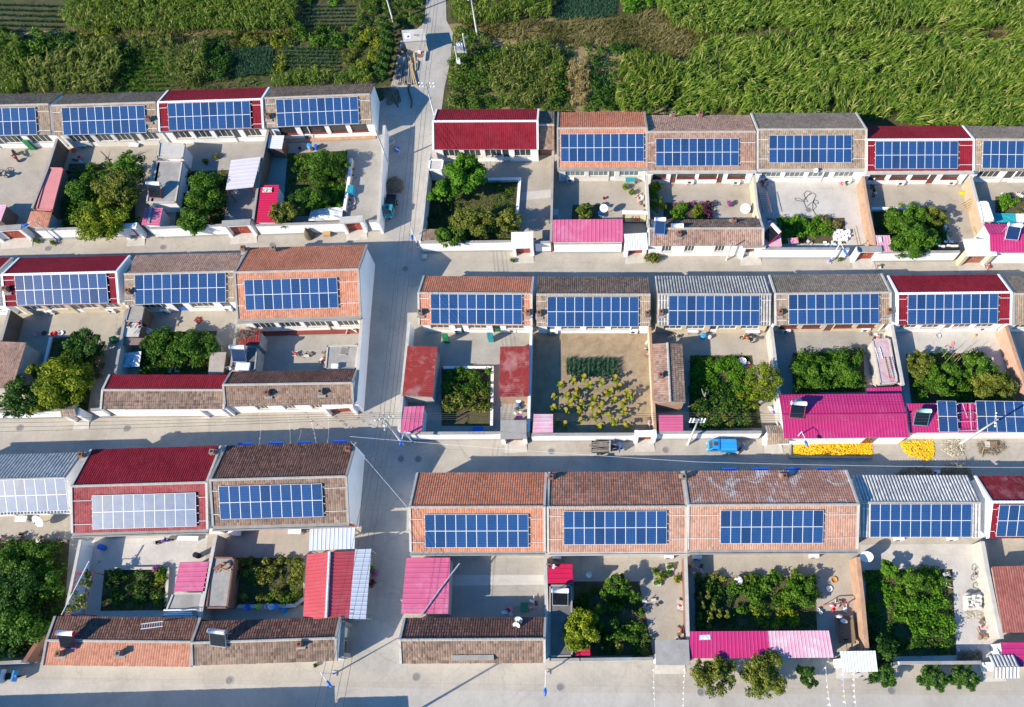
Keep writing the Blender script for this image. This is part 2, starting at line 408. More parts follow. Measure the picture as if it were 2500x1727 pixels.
def cover_prof(W, L, mat, seed, pitch, prof, seg, name, mat2=None):
    nc = max(2, round(W / pitch)); pitch = W / nc; ns = max(1, round(L / seg)) if seg else 1
    px = np.array([p[0] for p in prof]); pz = np.array([p[1] for p in prof]); k = len(prof)
    X = (np.arange(nc)[:, None] + px[None]).ravel() * pitch; Z = np.tile(pz, nc)
    X = np.append(X, W); Z = np.append(Z, pz[0]); m = len(X)
    Y = np.linspace(0, L, ns + 1)
    V = np.stack([np.tile(X, ns + 1), np.repeat(Y, m), np.tile(Z, ns + 1)], -1)
    i = np.arange(m - 1); F = []; U = []
    for s_ in range(ns):
        F.append(np.stack([s_ * m + i, s_ * m + i + 1, (s_ + 1) * m + i + 1, (s_ + 1) * m + i], -1))
        U.append(np.stack([i // k + .5 + seed_off(seed), np.full(len(i), s_ + .5)], -1))
    me = npmesh(name, V, np.concatenate(F), mat, np.concatenate(U))
    if mat2 is not None:
        me.materials.append(mat2); me.polygons.foreach_set('material_index', (np.tile(i % k == 0, ns)).astype(np.int32))
    return me
def cover_rib(W, L, mat, seed):
    return cover_prof(W, L, mat, seed, .33, [(0, -.02), (.42, -.02), (.46, .06), (.55, .10), (.84, .10), (.96, .06)], .35, 'roof_ribs', T['trough' if mat is T['rib'] else 'troughw'])
def cover_metal(W, L, mat, seed, pitch=.34):
    return cover_prof(W, L, mat, seed, pitch, [(0, 0), (.66, 0), (.74, .03), (.92, .03)], 0, 'roof_sheet')
def cover_step(W, L, mat, seed):
    """pressed tile-look steel: small waves with shallow steps"""
    return cover_tile(W, L, mat, seed, .23, .38, .026)
COVER = {'tile': cover_tile, 'rib': cover_rib, 'metal': cover_metal, 'step': cover_step}

def basis(o, x, y, z):
    return Matrix(((x[0], y[0], z[0], o[0]), (x[1], y[1], z[1], o[1]), (x[2], y[2], z[2], o[2]), (0, 0, 0, 1)))

# ------------------------------------------------------------------ houses
HOUSES = {}
FACADE = '.w.wd.w.'
def front_openings(pattern, x0, x1):
    wid = {'.': .55, 'w': 2.1, 'W': 2.8, 'd': 1.05, 'p': 1.6, 'g': 2.6}
    tot = sum(wid[c] for c in pattern); k = (x1 - x0) / tot; x = x0; out = []
    for c in pattern:
        w = wid[c] * k
        if c in 'wW': out.append((x, x + w, .95, 2.45, 'w'))
        elif c == 'd': out.append((x + .08, x + w - .08, 0.0, 2.35, 'd'))
        elif c == 'g': out.append((x + .08, x + w - .08, 0.0, 2.35, 'g'))
        x += w
    return out
def house(key, FL, FR, yr, yd, label, S, Nn, ze=3.1, g=0.0, of=.55, coping=None, wallm=WHITE, frontm=None, frame=WFRM, pattern=FACADE,
          ridgem=RIDGEW, cat='house', name='farmhouse', gutm=GREYC, chim=(), glass=GLASS, side=None, awn=(), group=None, doorm=None, plinth=None):
    a = P(*FL, ze); b = P(*FR, ze); u = (b - a); W = u.length; u.normalize(); n = Vector((-u.y, u.x, 0))
    ang = math.atan2(u.y, u.x); mid = ((FL[0] + FR[0]) / 2)
    if side is None: rp, dp = (mid, yr), (mid, yd)
    else: rp, dp = side
    # depth: rear eave at ze ; ridge height: over the middle of the roof
    D = (P(*rp, ze) - a).dot(n)
    ym = (g + D) / 2
    f0 = (P(*dp, 0) - a).dot(n); f1 = (P(*dp, 10) - a).dot(n)
    zr = 10 * (ym - f0) / (f1 - f0)
    zr = min(max(zr, ze + .3), ze + 3.0)
    M = basis((a.x, a.y, 0), (u.x, u.y, 0), (n.x, n.y, 0), (0, 0, 1))
    root = thing(name, None, 0, label, cat, group, M=M)
    run = ym - g; L = math.hypot(run, zr - ze); cs, sn = run / L, (zr - ze) / L
    H = dict(M=M, Mi=M.inverted(), W=W, D=D, g=g, ze=ze, zr=zr, L=L, cs=cs, sn=sn, u=u, n=n, ang=ang, root=root, key=key, of=of)
    HOUSES[key] = H
    # walls: gables + rear
    t = .24; yb = D - .25; yf = g * .4 + of
    def zroof(y): return (ze + (y - g) * sn / cs if y < ym else ze + (D - y) * sn / cs) - .13
    w = MB()
    for x in (.06, W - .06 - t):
        ys = [yf, max(yf, g), ym, yb]; zs = [min(zroof(y), zr) for y in ys]; zs[0] = zroof(max(yf, g + .01))
        poly = [(yf, 0)] + [(yb, 0), (yb, zroof(yb)), (ym, zroof(ym) + .0), (yf, zroof(max(yf, g)))]
        vs = [(xx, p[0], p[1]) for xx in (x, x + t) for p in poly]; k = len(poly)
        fs = [tuple(range(k - 1, -1, -1)), tuple(range(k, 2 * k))] + [(i, (i + 1) % k, (i + 1) % k + k, i + k) for i in range(k)]
        w.add(vs, [f if True else f for f in fs])
    w.box(.06 + t, W - .06 - t, yb - t, yb, 0, zroof(yb))
    w.build('wall', wallm, root)
    # front wall around its openings
    fm = frontm or wallm
    x0, x1 = .06 + t, W - .06 - t; ops = front_openings(pattern, x0 + .1, x1 - .1) if pattern else []
    top = zroof(max(yf, g + .02)) - .02
    fw = MB(); x = x0
    for (a0, a1, z0, z1, k) in ops:
        if a0 > x + .01: fw.box(x, a0, yf, yf + t, 0, top)
        if z0 > 0: fw.box(a0, a1, yf, yf + t, 0, z0)
        fw.box(a0, a1, yf, yf + t, min(z1, top - .1), top); x = a1
    if x < x1: fw.box(x, x1, yf, yf + t, 0, top)
    fw.build('front_wall', fm, root)
    if plinth: MB().box(x0, x1, yf - .5, yf - .004, 0, .14).build('terrace', plinth, root)
    for (a0, a1, z0, z1, k) in ops:
        z1 = min(z1, top - .1); y = yf + .10; fr = MB()
        if k == 'w':
            for xx in (a0, a1 - .07): fr.box(xx, xx + .07, y, y + .06, z0, z1)
            m = 3 if a1 - a0 < 2.3 else 4
            for i in range(1, m): fr.box(a0 + (a1 - a0) * i / m - .03, a0 + (a1 - a0) * i / m + .03, y, y + .06, z0 + .07, z1 - .07)
            fr.box(a0 + .07, a1 - .07, y, y + .06, z0, z0 + .07); fr.box(a0 + .07, a1 - .07, y, y + .06, z1 - .07, z1)
            wo = fr.build('window', frame, root)
            MB().box(a0 + .02, a1 - .02, y + .015, y + .035, z0 + .02, z1 - .02).build('pane', glass, wo)
            MB().box(a0 - .05, a1 + .05, yf - .07, yf + .1, z0 - .07, z0 + .004).build('sill', frame if frame is REDFRM else PALEC, wo)
        else:
            dm = doorm or frame
            fr.box(a0, a0 + .08, y, y + .07, 0, z1); fr.box(a1 - .08, a1, y, y + .07, 0, z1); fr.box(a0 + .08, a1 - .08, y, y + .07, z1 - .08, z1)
            fr.box(a0 + .08, a1 - .08, y + .01, y + .06, .02, .75)
            do = fr.build('door', dm, root)
            MB().box(a0 + .08, a1 - .08, y + .02, y + .04, .75, z1 - .08).build('pane', glass, do)
    # roof deck, coverings, ridge, copings, gutter
    rf = MB()
    for (ya, za, yb2, zb) in ((g, ze, ym, zr), (ym, zr, D, ze)):
        rf.add([(0, ya, za - .12), (W, ya, za - .12), (W, yb2, zb - .12), (0, yb2, zb - .12), (0, ya, za - .02), (W, ya, za - .02), (W, yb2, zb - .02), (0, yb2, zb - .02)],
               [(3, 2, 1, 0), (4, 5, 6, 7), (0, 1, 5, 4), (2, 3, 7, 6), (1, 2, 6, 5), (3, 0, 4, 7)])
    roof = rf.build('roof', GREYC, root)
    for (kind, mat), MM, sd in ((S, basis((0, g, ze), (1, 0, 0), (0, cs, sn), (0, -sn, cs)), 's'), (Nn, basis((W, D, ze), (-1, 0, 0), (0, -cs, sn), (0, sn, cs)), 'n')):
        me = COVER[kind](W, L - .04, T[mat] if isinstance(mat, str) else mat, key + sd)
        stuff(link(me.name, me, roof, MM))
    rc = MB(); k = max(2, int(W / .38)); dx = W / k
    for i in range(k): rc.tube([(i * dx, ym, zr + .05), ((i + 1) * dx - .02, ym, zr + .045)], [.15, .13], 6)
    rc.build('ridge_cap', ridgem, roof)
    if coping is not None:
        for x in (-.1, W - .12):
            c = MB()
            for (ya, za, yb2, zb) in ((g - .03, ze - .02, ym, zr), (ym, zr, D + .03, ze - .02)):
                c.add([(xx, y_, z_ + dz) for dz in (-.12, .14) for (xx, y_, z_) in ((x, ya, za), (x + .22, ya, za), (x + .22, yb2, zb), (x, yb2, zb))],
                      [(3, 2, 1, 0), (4, 5, 6, 7), (0, 1, 5, 4), (2, 3, 7, 6), (1, 2, 6, 5), (3, 0, 4, 7)])
            c.build('gable_coping', coping, roof)
    if g > 0: 
        gt = MB(); gt.box(-.05, W + .05, 0, g + .05, ze - .2, ze - .06); gt.box(-.05, W + .05, -.004, .1, ze - .06, ze + .05); gt.build('gutter', gutm, roof)
    for (cx, cy) in chim: chimney(H, cx, cy)
    for (xa, xb) in awn:
        la = (M.inverted() @ P(xa, yr, ze)).x; lb = (M.inverted() @ P(xb, yr, ze)).x
        MB().add([(la, D - .02, ze - .18), (lb, D - .02, ze - .18), (lb, D + .42, ze - .34), (la, D + .42, ze - .34), (la, D - .02, ze - .22), (lb, D - .02, ze - .22), (lb, D + .42, ze - .38), (la, D + .42, ze - .38)],
                 [(0, 1, 2, 3), (7, 6, 5, 4), (0, 4, 5, 1), (2, 6, 7, 3), (1, 5, 6, 2), (3, 7, 4, 0)]).build('rear_awning', BLUE, root)
    return H
def plane_pt(H, x, y, side, off=0.0):
    """local point where the pixel's ray meets the given roof slope raised by off"""
    o = H['Mi'] @ Vector((0, 0, CH)); d = (H['Mi'].to_3x3() @ ray(x, y))
    if side == 's': q = Vector((0, H['g'], H['ze'])); n = Vector((0, -H['sn'], H['cs']))
    else: q = Vector((0, H['D'], H['ze'])); n = Vector((0, H['sn'], H['cs']))
    k = ((q + n * off) - o).dot(n) / d.dot(n); return o + d * k
def on_roof(H, x, y, off=0.0):
    p = plane_pt(H, x, y, 's', off)
    if p.y <= (H['g'] + H['D']) / 2: return p, 's'
    return plane_pt(H, x, y, 'n', off), 'n'
def chimney(H, x, y):
    p, sd = on_roof(H, x, y); roof = [c for c in H['root'].children if c.name.startswith('roof')][0]
    c = MB(); z = p.z
    c.box(p.x - .22, p.x + .22, p.y - .22, p.y + .22, z - .3, z + .75); c.box(p.x - .28, p.x + .28, p.y - .28, p.y + .28, z + .60, z + .68)
    c.box(p.x - .13, p.x + .13, p.y - .13, p.y + .13, z + .751, z + .755, 1); c.box(p.x - .42, p.x + .42, p.y - .42, p.y + .42, z - .3, z + .03, 2)
    c.build('chimney', [BRICKR, BLACK, GREYC], roof)

# ------------------------------------------------------------------ solar arrays
PV = solarmat('photovoltaic_cells', (.008, .048, .165), (.30, .38, .50), .035)
PV_GLARE = solarmat('glare_tinted_panels', (.03, .08, .19), (.40, .45, .52), .22, .40)  # paler cells and veil put the sun glare into the colour
PVF = pm('anodised_frame', (.72, .74, .76), .35, .03, 2, spec=.5)
def _panel_mesh(PV=PV):
    b = MB(); w, l = .998, 1.651; f = .021
    b.box(0, w, 0, l, -.035, -.002, 0)
    me = b.mesh('panel', [PV])
    uvl = me.uv_layers.new(name='UVMap')
    for lp in me.loops: co = me.vertices[lp.vertex_index].co; uvl.data[lp.index].uv = (co.x / w, co.y / l)
    fr = MB(); fr.box(-.006, f, 0, l, -.04, .004); fr.box(w - f, w + .006, 0, l, -.04, .004); fr.box(f, w - f, -.006, f, -.04, .004); fr.box(f, w - f, l - f, l + .006, -.04, .004)
    return me, fr.mesh('frame', [PVF])
PANEL, PFRAME = _panel_mesh()
PANEL_GLARE, _ = _panel_mesh(PV_GLARE)
def solar(hk, cx, cy, label, cols=10, rows=2, M=None, off=.22, extra=True, W0=None, skip=()):
    if M is None:
        H = HOUSES[hk]; w = cols * 1.012; l = rows * 1.665
        p = plane_pt(H, cx, cy, 's', off)
        xa, ta, na = Vector((1, 0, 0)), Vector((0, H['cs'], H['sn'])), Vector((0, -H['sn'], H['cs']))
        o = p - xa * w / 2 - ta * l / 2
        M = H['M'] @ basis(o, xa, ta, na)
    root = thing('solar_array', None, 0, label, 'solar panels', 'rooftop solar arrays', M=M)
    for r in range(rows):
        for c in range(cols):
            if (c, r) in skip: continue
            po = link('panel', PANEL_GLARE if hk in ('F1', 'F2') else PANEL, root, Matrix.Translation((c * 1.012 + .01, r * 1.665 + .01, 0)))
            link('frame', PFRAME, po)
    w = cols * 1.012; l = rows * 1.665
    for y in (.35, 1.3, l - 1.3, l - .35): MB().box(-.12, w + .25, y - .02, y + .02, -.09, -.045).build('rail', PVF, root)
    if extra:
        H = HOUSES[hk]; x_l = -(p.x - w / 2) + .05; x_r = H['W'] - (p.x - w / 2) - .05
        for y in (.5, l - .5):
            MB().tube([(x_l, y, -off + .09), (-.12, y, -off + .12)], .028, 5).build('conduit', WFRM, root)
            MB().tube([(w + .2, y, -off + .12), (x_r, y, -off + .09)], .028, 5).build('conduit', WFRM, root)
    for x in (.6, w / 2, w - .6):
        for y in (.36, l - .36): MB().box(x - .03, x + .03, y - .03, y + .03, -off, -.09).build('bracket', PVF, root)
    return root

# ------------------------------------------------------------------ sheds with flat, sheet or lean-to roofs
def shed(quad, z, label, kind='flat', roofm=GREYC, wallm=BRICKG, ribs='y', name='shed', cat='shed', inset=.12, open_=False, pitch=.34, edge=None, door=None, thick=.12, posts=None, dz=.0, split=None):
    """quad = pixel corners back-left, back-right, front-right, front-left of the roof at height z (number or 4 numbers)"""
    zs = list(z) if hasattr(z, '__len__') else [z + dz, z + dz, z, z]
    q = [P(x, y, zz) for (x, y), zz in zip(quad, zs)]
    c = sum(q, Vector()) / 4; c.z = 0
    u = ((q[1] - q[0]) + (q[2] - q[3])).normalized(); ang = math.atan2(u.y, u.x)
    M = Matrix.Translation(c) @ Matrix.Rotation(ang, 4, 'Z'); Mi = M.inverted(); root = thing(name, None, 0, label, cat, M=M)
    q = [Mi @ p for p in q]; bl, br, fr, fl = q
    def ins(p, k): return (p.x - math.copysign(k, p.x), p.y - math.copysign(k, p.y))
    foot = [ins(p, inset) for p in (fl, fr, br, bl)]
    zz = [zs[3] - thick, zs[2] - thick, zs[1] - thick, zs[0] - thick]
    if not open_:
        MB().prism(foot, 0, zz).build('wall', wallm, root)
        if door:
            xm = (foot[0][0] + foot[1][0]) / 2; yy = (foot[0][1] + foot[1][1]) / 2
            MB().box(xm - .5, xm + .5, yy - .03, yy + .03, 0, 1.95).build('door', door, root)
    else:
        for (px_, py_), zt in zip(foot, zz): MB().box(px_ - .05, px_ + .05, py_ - .05, py_ + .05, 0, zt).build('post', posts or REDFRM, root)
    if kind == 'flat':
        r = MB().prism([(p.x, p.y) for p in (fl, fr, br, bl)], [a - thick for a in (zs[3], zs[2], zs[1], zs[0])], [zs[3], zs[2], zs[1], zs[0]]).build('roof', roofm, root)
        if edge is not None:
            e = MB(); pts = [fl, fr, br, bl]
            for i in range(4):
                a, b = pts[i], pts[(i + 1) % 4]; d = (b - a).normalized(); nn = Vector((-d.y, d.x, 0))
                e.prism([(p.x, p.y) for p in (a, b, b + nn * .16, a + nn * .16)], [a.z - .01, b.z - .01] * 2, [a.z + .1, b.z + .1, b.z + .1, a.z + .1])
            e.build('parapet', edge, r)
    else:
        MB().prism([(p.x * .985, p.y * .985) for p in (fl, fr, br, bl)], [a - thick for a in (zs[3], zs[2], zs[1], zs[0])], [a - .05 for a in (zs[3], zs[2], zs[1], zs[0])]).build('roof', GREYC, root)
        roof = [ch for ch in root.children if ch.name.startswith('roof')][0]
        wx = ((br - bl).length + (fr - fl).length) / 2; ly = ((bl - fl).length + (br - fr).length) / 2
        parts = [(0.0, 1.0, roofm)] if split is None else [(0.0, split[0], roofm), (split[0], 1.0, split[1])]
        for (s0, s1, mm) in parts:
            if ribs == 'y': me = COVER[kind if kind in COVER else 'metal'](1.0 * wx * (s1 - s0), ly, mm, label) if kind != 'metal' else cover_metal(wx * (s1 - s0), ly, mm, label, pitch)
            else: me = cover_metal(ly, wx * (s1 - s0), mm, label, pitch)
            co = np.empty(len(me.vertices) * 3, dtype=np.float32); me.vertices.foreach_get('co', co); co = co.reshape(-1, 3)
            if ribs == 'y': s_, t_ = co[:, 0] / wx + s0, co[:, 1] / ly
            else: s_, t_ = co[:, 1] / wx + s0, co[:, 0] / ly
            A = [np.array(v) for v in (fl, fr, br, bl)]
            p = ((1 - s_) * (1 - t_))[:, None] * A[0] + (s_ * (1 - t_))[:, None] * A[1] + (s_ * t_)[:, None] * A[2] + ((1 - s_) * t_)[:, None] * A[3]
            p[:, 2] += co[:, 2]; me.vertices.foreach_set('co', p.astype(np.float32).ravel())
            if ribs != 'y': me.flip_normals()
            me.update(); o = link(me.name, me, roof)
            if kind in ('tile', 'rib'): stuff(o)
    root['_z'] = zs[2]
    return root

# ------------------------------------------------------------------ walls and gates
def wall(pts, h, label, body=WHITE, cop=GREYC, th=.24, base=None, ch=.07, co=.025, name='courtyard_wall', hs=None):
    """wall whose top runs through the pixel points"""
    hs = hs or [h] * len(pts)
    q = [P(x, y, z) for (x, y), z in zip(pts, hs)]; c = q[0].copy(); c.z = 0
    root = thing(name, c, 0, label, 'wall')
    for i in range(len(q) - 1):
        a, b = q[i] - c, q[i + 1] - c; za, zb = a.z, b.z; a.z = b.z = 0
        d = (b - a).normalized(); n = Vector((-d.y, d.x, 0)) * th / 2
        if i > 0: a = a + d * (th * .5 + .005)
        if i < len(q) - 2: b = b + d * th * .5
        MB().prism([(p.x, p.y) for p in (a - n, b - n, b + n, a + n)], 0, [za - ch, zb - ch, zb - ch, za - ch]).build('wall', body, root)
        if cop is not None:
            m = n * (1 + 2 * co / th)
            MB().prism([(p.x, p.y) for p in (a - m, b - m, b + m, a + m)], [za - ch, zb - ch, zb - ch, za - ch], [za, zb, zb, za]).build('coping', cop, root)
        if base is not None:
            m = n * (1 + .03 / th)
            MB().prism([(p.x, p.y) for p in (a - m, b - m, b + m, a + m)], 0, .32).build('base_band', base, root)
    return root
def gate(Lp, Rp, label, doorm=REDDOOR, h=2.35, canopy='slab', canm=PALEC, fwd=.55, back=.9, over=.45, pierm=WHITE, ajar=0.0, hc=None, ramp=True):
    """Lp/Rp: ground pixels at the foot of the door, left and right"""
    a = P(*Lp, 0); b = P(*Rp, 0); u = (b - a); W = u.length; u.normalize(); ang = math.atan2(u.y, u.x)
    root = thing('courtyard_gate', a, ang, label, 'gate'); hc = hc or h
    for x in (-.42, W + .02): MB().box(x, x + .4, -.35, .45, 0, h).build('pier', pierm, root)
    for i in (0, 1):
        mx = Matrix.Translation((0 if i == 0 else W, .12, 0)) @ Matrix.Rotation((ajar if i == 0 else -ajar), 4, 'Z') if ajar else Matrix.Translation((0 if i == 0 else W, .12, 0))
        s_ = 1 if i == 0 else -1; d = MB(); w = W / 2 - .02
        d.box(*sorted((0.01 * s_, s_ * w)), -.03, .03, .06, h - .25)
        for zz in (.12, h * .45, h - .35): d.box(*sorted((.05 * s_, s_ * (w - .05))), -.05, .05, zz, zz + .08)
        lf = d.build('door_leaf', doorm, root, M=mx)
        MB().box(s_ * (w - .14) - .04, s_ * (w - .14) + .04, -.09, -.05, 1.0, 1.14).build('handle', YELLOW, lf)
    MB().box(-.42, W + .42, -.3, .4, h - .2, h - .004).build('lintel', pierm, root)
    if canopy == 'slab': MB().box(-over, W + over, -fwd, back, hc, hc + .14).build('canopy', canm, root)
    elif canopy == 'metal':
        me = cover_metal(W + 2 * over, fwd + back, canm, label, .3); tl = -.12
        link('canopy', me, root, Matrix.Translation((-over, -fwd, hc + .05)) @ Matrix.Rotation(R(5), 4, 'X'))
        MB().box(-over + .05, W + over - .05, -fwd + .1, back - .1, hc, hc + .045).build('canopy_frame', GALV, root)
    elif canopy == 'tile':
        D2 = fwd + back; rise = .5; L = math.hypot(D2 / 2, rise); cs, sn = D2 / 2 / L, rise / L; W2 = W + 2 * over
        rf = MB(); 
        for (y0, z0, y1, z1) in ((-fwd, hc, -fwd + D2 / 2, hc + rise), (-fwd + D2 / 2, hc + rise, back, hc)):
            rf.add([(-over, y0, z0 - .1), (W + over, y0, z0 - .1), (W + over, y1, z1 - .1), (-over, y1, z1 - .1), (-over, y0, z0 - .02), (W + over, y0, z0 - .02), (W + over, y1, z1 - .02), (-over, y1, z1 - .02)],
                   [(3, 2, 1, 0), (4, 5, 6, 7), (0, 1, 5, 4), (2, 3, 7, 6), (1, 2, 6, 5), (3, 0, 4, 7)])
        r = rf.build('canopy', GREYC, root)
        kind = canm[0]; mt = T[canm[1]]
        for MM in (basis((-over, -fwd, hc), (1, 0, 0), (0, cs, sn), (0, -sn, cs)), basis((W + over, back, hc), (-1, 0, 0), (0, -cs, sn), (0, sn, cs))):
            me = COVER[kind](W2, L, mt, label); stuff(link(me.name, me, r, MM))
    if ramp: MB().add([(-.4, -1.3, .006), (W + .4, -1.3, .006), (W + .3, -.36, .1), (-.3, -.36, .1), (-.3, .1, .1), (W + .3, .1, .1)], [(0, 1, 2, 3), (3, 2, 5, 4)]).build('threshold', PALEC, root)
    return root
# ------------------------------------------------------------------ foliage
LM = {
 'green': leafmat('green_leaves', [(0, (.02, .06, .005)), (.5, (.058, .155, .009)), (1, (.15, .28, .022))]),
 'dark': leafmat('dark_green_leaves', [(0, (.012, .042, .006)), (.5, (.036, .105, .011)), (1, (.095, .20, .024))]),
 'bright': leafmat('bright_green_leaves', [(0, (.03, .095, .004)), (.5, (.078, .22, .009)), (1, (.17, .34, .02))]),
 'yellow': leafmat('yellow_green_leaves', [(0, (.05, .10, .005)), (.5, (.16, .23, .009)), (1, (.34, .36, .02))]),
 'olive': leafmat('olive_leaves', [(0, (.05, .075, .01)), (.5, (.13, .165, .02)), (1, (.27, .28, .045))]),
 'corn': leafmat('maize_leaves', [(0, (.03, .085, .006)), (.4, (.085, .17, .012)), (.8, (.19, .26, .025)), (1, (.45, .40, .12))]),
 'cornr': leafmat('windblown_maize_leaves', [(0, (.035, .095, .008)), (.4, (.10, .195, .015)), (.75, (.21, .30, .035)), (1, (.50, .47, .15))]),
 'dry': leafmat('dry_maize_leaves', [(0, (.14, .10, .03)), (.5, (.30, .23, .09)), (1, (.50, .41, .20))]),
 'mixed': leafmat('half_dry_leaves', [(0, (.03, .075, .006)), (.5, (.09, .16, .014)), (.8, (.24, .25, .05)), (1, (.45, .38, .14))]),
 'leek': leafmat('leek_leaves', [(0, (.018, .065, .035)), (.5, (.04, .12, .065)), (1, (.085, .19, .10))]),
 'weed': leafmat('dry_weeds', [(0, (.07, .075, .015)), (.5, (.17, .16, .045)), (1, (.33, .28, .12))]),
 'gweed': leafmat('green_weeds', [(0, (.022, .065, .006)), (.5, (.07, .15, .012)), (1, (.18, .25, .035))]),
 'purple': leafmat('purple_leaves', [(0, (.03, .008, .02)), (.5, (.08, .02, .045)), (1, (.16, .05, .09))]),
 'flower': leafmat('purple_pink_flowers', [(0, (.05, .09, .02)), (.4, (.30, .07, .28)), (1, (.55, .22, .45))]),
 'straw': leafmat('straw', [(0, (.14, .12, .085)), (.5, (.30, .255, .185)), (1, (.50, .43, .33))]),
 'husk': leafmat('pale_husks', [(0, (.40, .36, .27)), (.5, (.58, .54, .43)), (1, (.72, .69, .6))], .15),
 'cob': leafmat('maize_cobs', [(0, (.72, .42, .006)), (.5, (.90, .60, .012)), (1, (.95, .70, .05))], 0.0),
 'chilli': leafmat('chilli', [(0, (.18, .005, .004)), (1, (.5, .02, .012))], 0.0),
}
def unit(a): return a / np.maximum(np.linalg.norm(a, axis=1, keepdims=True), 1e-6)
def leaf_quads(C, Nn, S, g, asp=.55):
    a = unit(np.cross(Nn, g.normal(size=C.shape))); b = np.cross(unit(Nn), a); S = S[:, None]
    V = np.stack([C - a * S, C - b * S * asp + Nn * S * .12, C + a * S, C + b * S * asp + Nn * S * .12], 1).reshape(-1, 3)
    return V, np.arange(len(C) * 4).reshape(-1, 4)
def inside(pt, poly):
    x, y = pt[:, 0], pt[:, 1]; r = np.zeros(len(pt), bool); j = len(poly) - 1
    for i in range(len(poly)):
        xi, yi = poly[i]; xj, yj = poly[j]
        r ^= ((yi > y) != (yj > y)) & (x < (xj - xi) * (y - yi) / (yj - yi + 1e-12) + xi); j = i
    return r
def wpoly(pts, z): return [(p.x, p.y) for p in (P(x, y, z) for x, y in pts)]
def scatter(poly, dens, g):
    a = np.array(poly); lo, hi = a.min(0), a.max(0); n = int(np.prod(hi - lo) * dens)
    p = lo + g.random((n, 2)) * (hi - lo); return p[inside(p, poly)]
def clump_leaves(cc, cr, n, leaf, g, flat=.8, tone=None, up=.35):
    """n leaves on the skins of clumps cc with radii cr"""
    w = cr ** 2; idx = g.choice(len(cc), n, p=w / w.sum()); d = unit(g.normal(size=(n, 3))); d[:, 2] = np.abs(d[:, 2]) * .8 + d[:, 2] * .2
    rad = cr[idx][:, None] * (.35 + .85 * g.random((n, 1)) ** .8)
    C = cc[idx] + d * rad * np.array([1, 1, flat])
    Nn = unit(d * .7 + np.array([0, 0, up]) + g.normal(size=(n, 3)) * .42)
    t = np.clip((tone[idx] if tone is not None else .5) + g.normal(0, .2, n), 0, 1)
    V, F = leaf_quads(C, Nn, leaf * (.6 + .8 * g.random(n)), g)
    return V, F, np.stack([t, np.zeros(n)], -1)
def tree(cx, cy, zc, r, mat, label, n=2600, leaf=.17, clumps=26, trunk=.13, group=None, lean=(0, 0), name='tree', cat='tree', spread=.9):
    clumps = int(clumps * 2.3); g = rng(label); C = P(cx, cy, zc); base = Vector((C.x + lean[0], C.y + lean[1], 0)); rx, ry, rz = r[0] * 1.12, r[1] * 1.12, r[2] * 1.08; n = int(n * 2.6); leaf = leaf * .78
    root = thing(name, base, g.random() * .0, label, cat, group); c0 = np.array((C.x - base.x, C.y - base.y, zc))
    d = unit(g.normal(size=(clumps, 3))); k = (.3 + .72 * g.random(clumps) ** .6)[:, None] * spread
    cc = c0 + d * k * np.array([rx, ry, rz]); cr = (.11 + .19 * g.random(clumps)) * (rx + ry) / 2
    cc[:, 2] = np.maximum(cc[:, 2], .35)
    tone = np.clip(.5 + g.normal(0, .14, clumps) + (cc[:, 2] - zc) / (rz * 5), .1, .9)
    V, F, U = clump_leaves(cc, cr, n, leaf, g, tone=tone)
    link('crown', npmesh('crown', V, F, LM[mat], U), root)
    t = MB(); f = Vector(c0); top = f + Vector((0, 0, rz * .3))
    t.tube([(0, 0, 0), f * .45 + Vector((g.normal(0, .06), g.normal(0, .06), 0)), top], [trunk, trunk * .75, trunk * .25], 7)
    for i in range(min(8, clumps)):
        s = f * (.4 + .35 * g.random()); e = Vector(cc[i]); m = (s + e) / 2 + Vector((0, 0, .15)); t.tube([s, m, e], [trunk * .5, trunk * .33, trunk * .12], 5)
    t.build('trunk', BARK, root, smooth=True)
    return root
def bushes(pts, label, mat='green', h=.7, dens=1.7, cr=.45, n=55, leaf=.13, name='vegetable_patch', cat='plants', rows=None, group=None, tone=.5):
    """leafy low growth over a bed: nobody could count it"""
    g = rng(label); poly = wpoly(pts, h * .6); p = scatter(poly, dens * 1.45, g)
    if rows:                                   # snap the plants to planting rows
        ang, sp = R(rows[0]), rows[1]; q = p @ np.array([-math.sin(ang), math.cos(ang)]); s = np.round(q / sp) * sp - q + g.normal(0, .06, len(q))
        p = p + s[:, None] * np.array([-math.sin(ang), math.cos(ang)])
    if len(p) < 2: p = np.array(poly[:2])
    cc = np.column_stack([p, h * (.35 + .4 * g.random(len(p)))]); rr = cr * (.6 + .7 * g.random(len(p)))
    tn = np.clip(tone + g.normal(0, .17, len(p)), .05, .95)
    V, F, U = clump_leaves(cc, rr, n * len(p), leaf, g, flat=min(1.1, h / (2 * cr) + .35), tone=tn)
    V[:, 2] = np.maximum(V[:, 2], .02)
    o = link(name, npmesh(name, V, F, LM[mat], U)); return tag(o, label, cat, group, 'stuff')
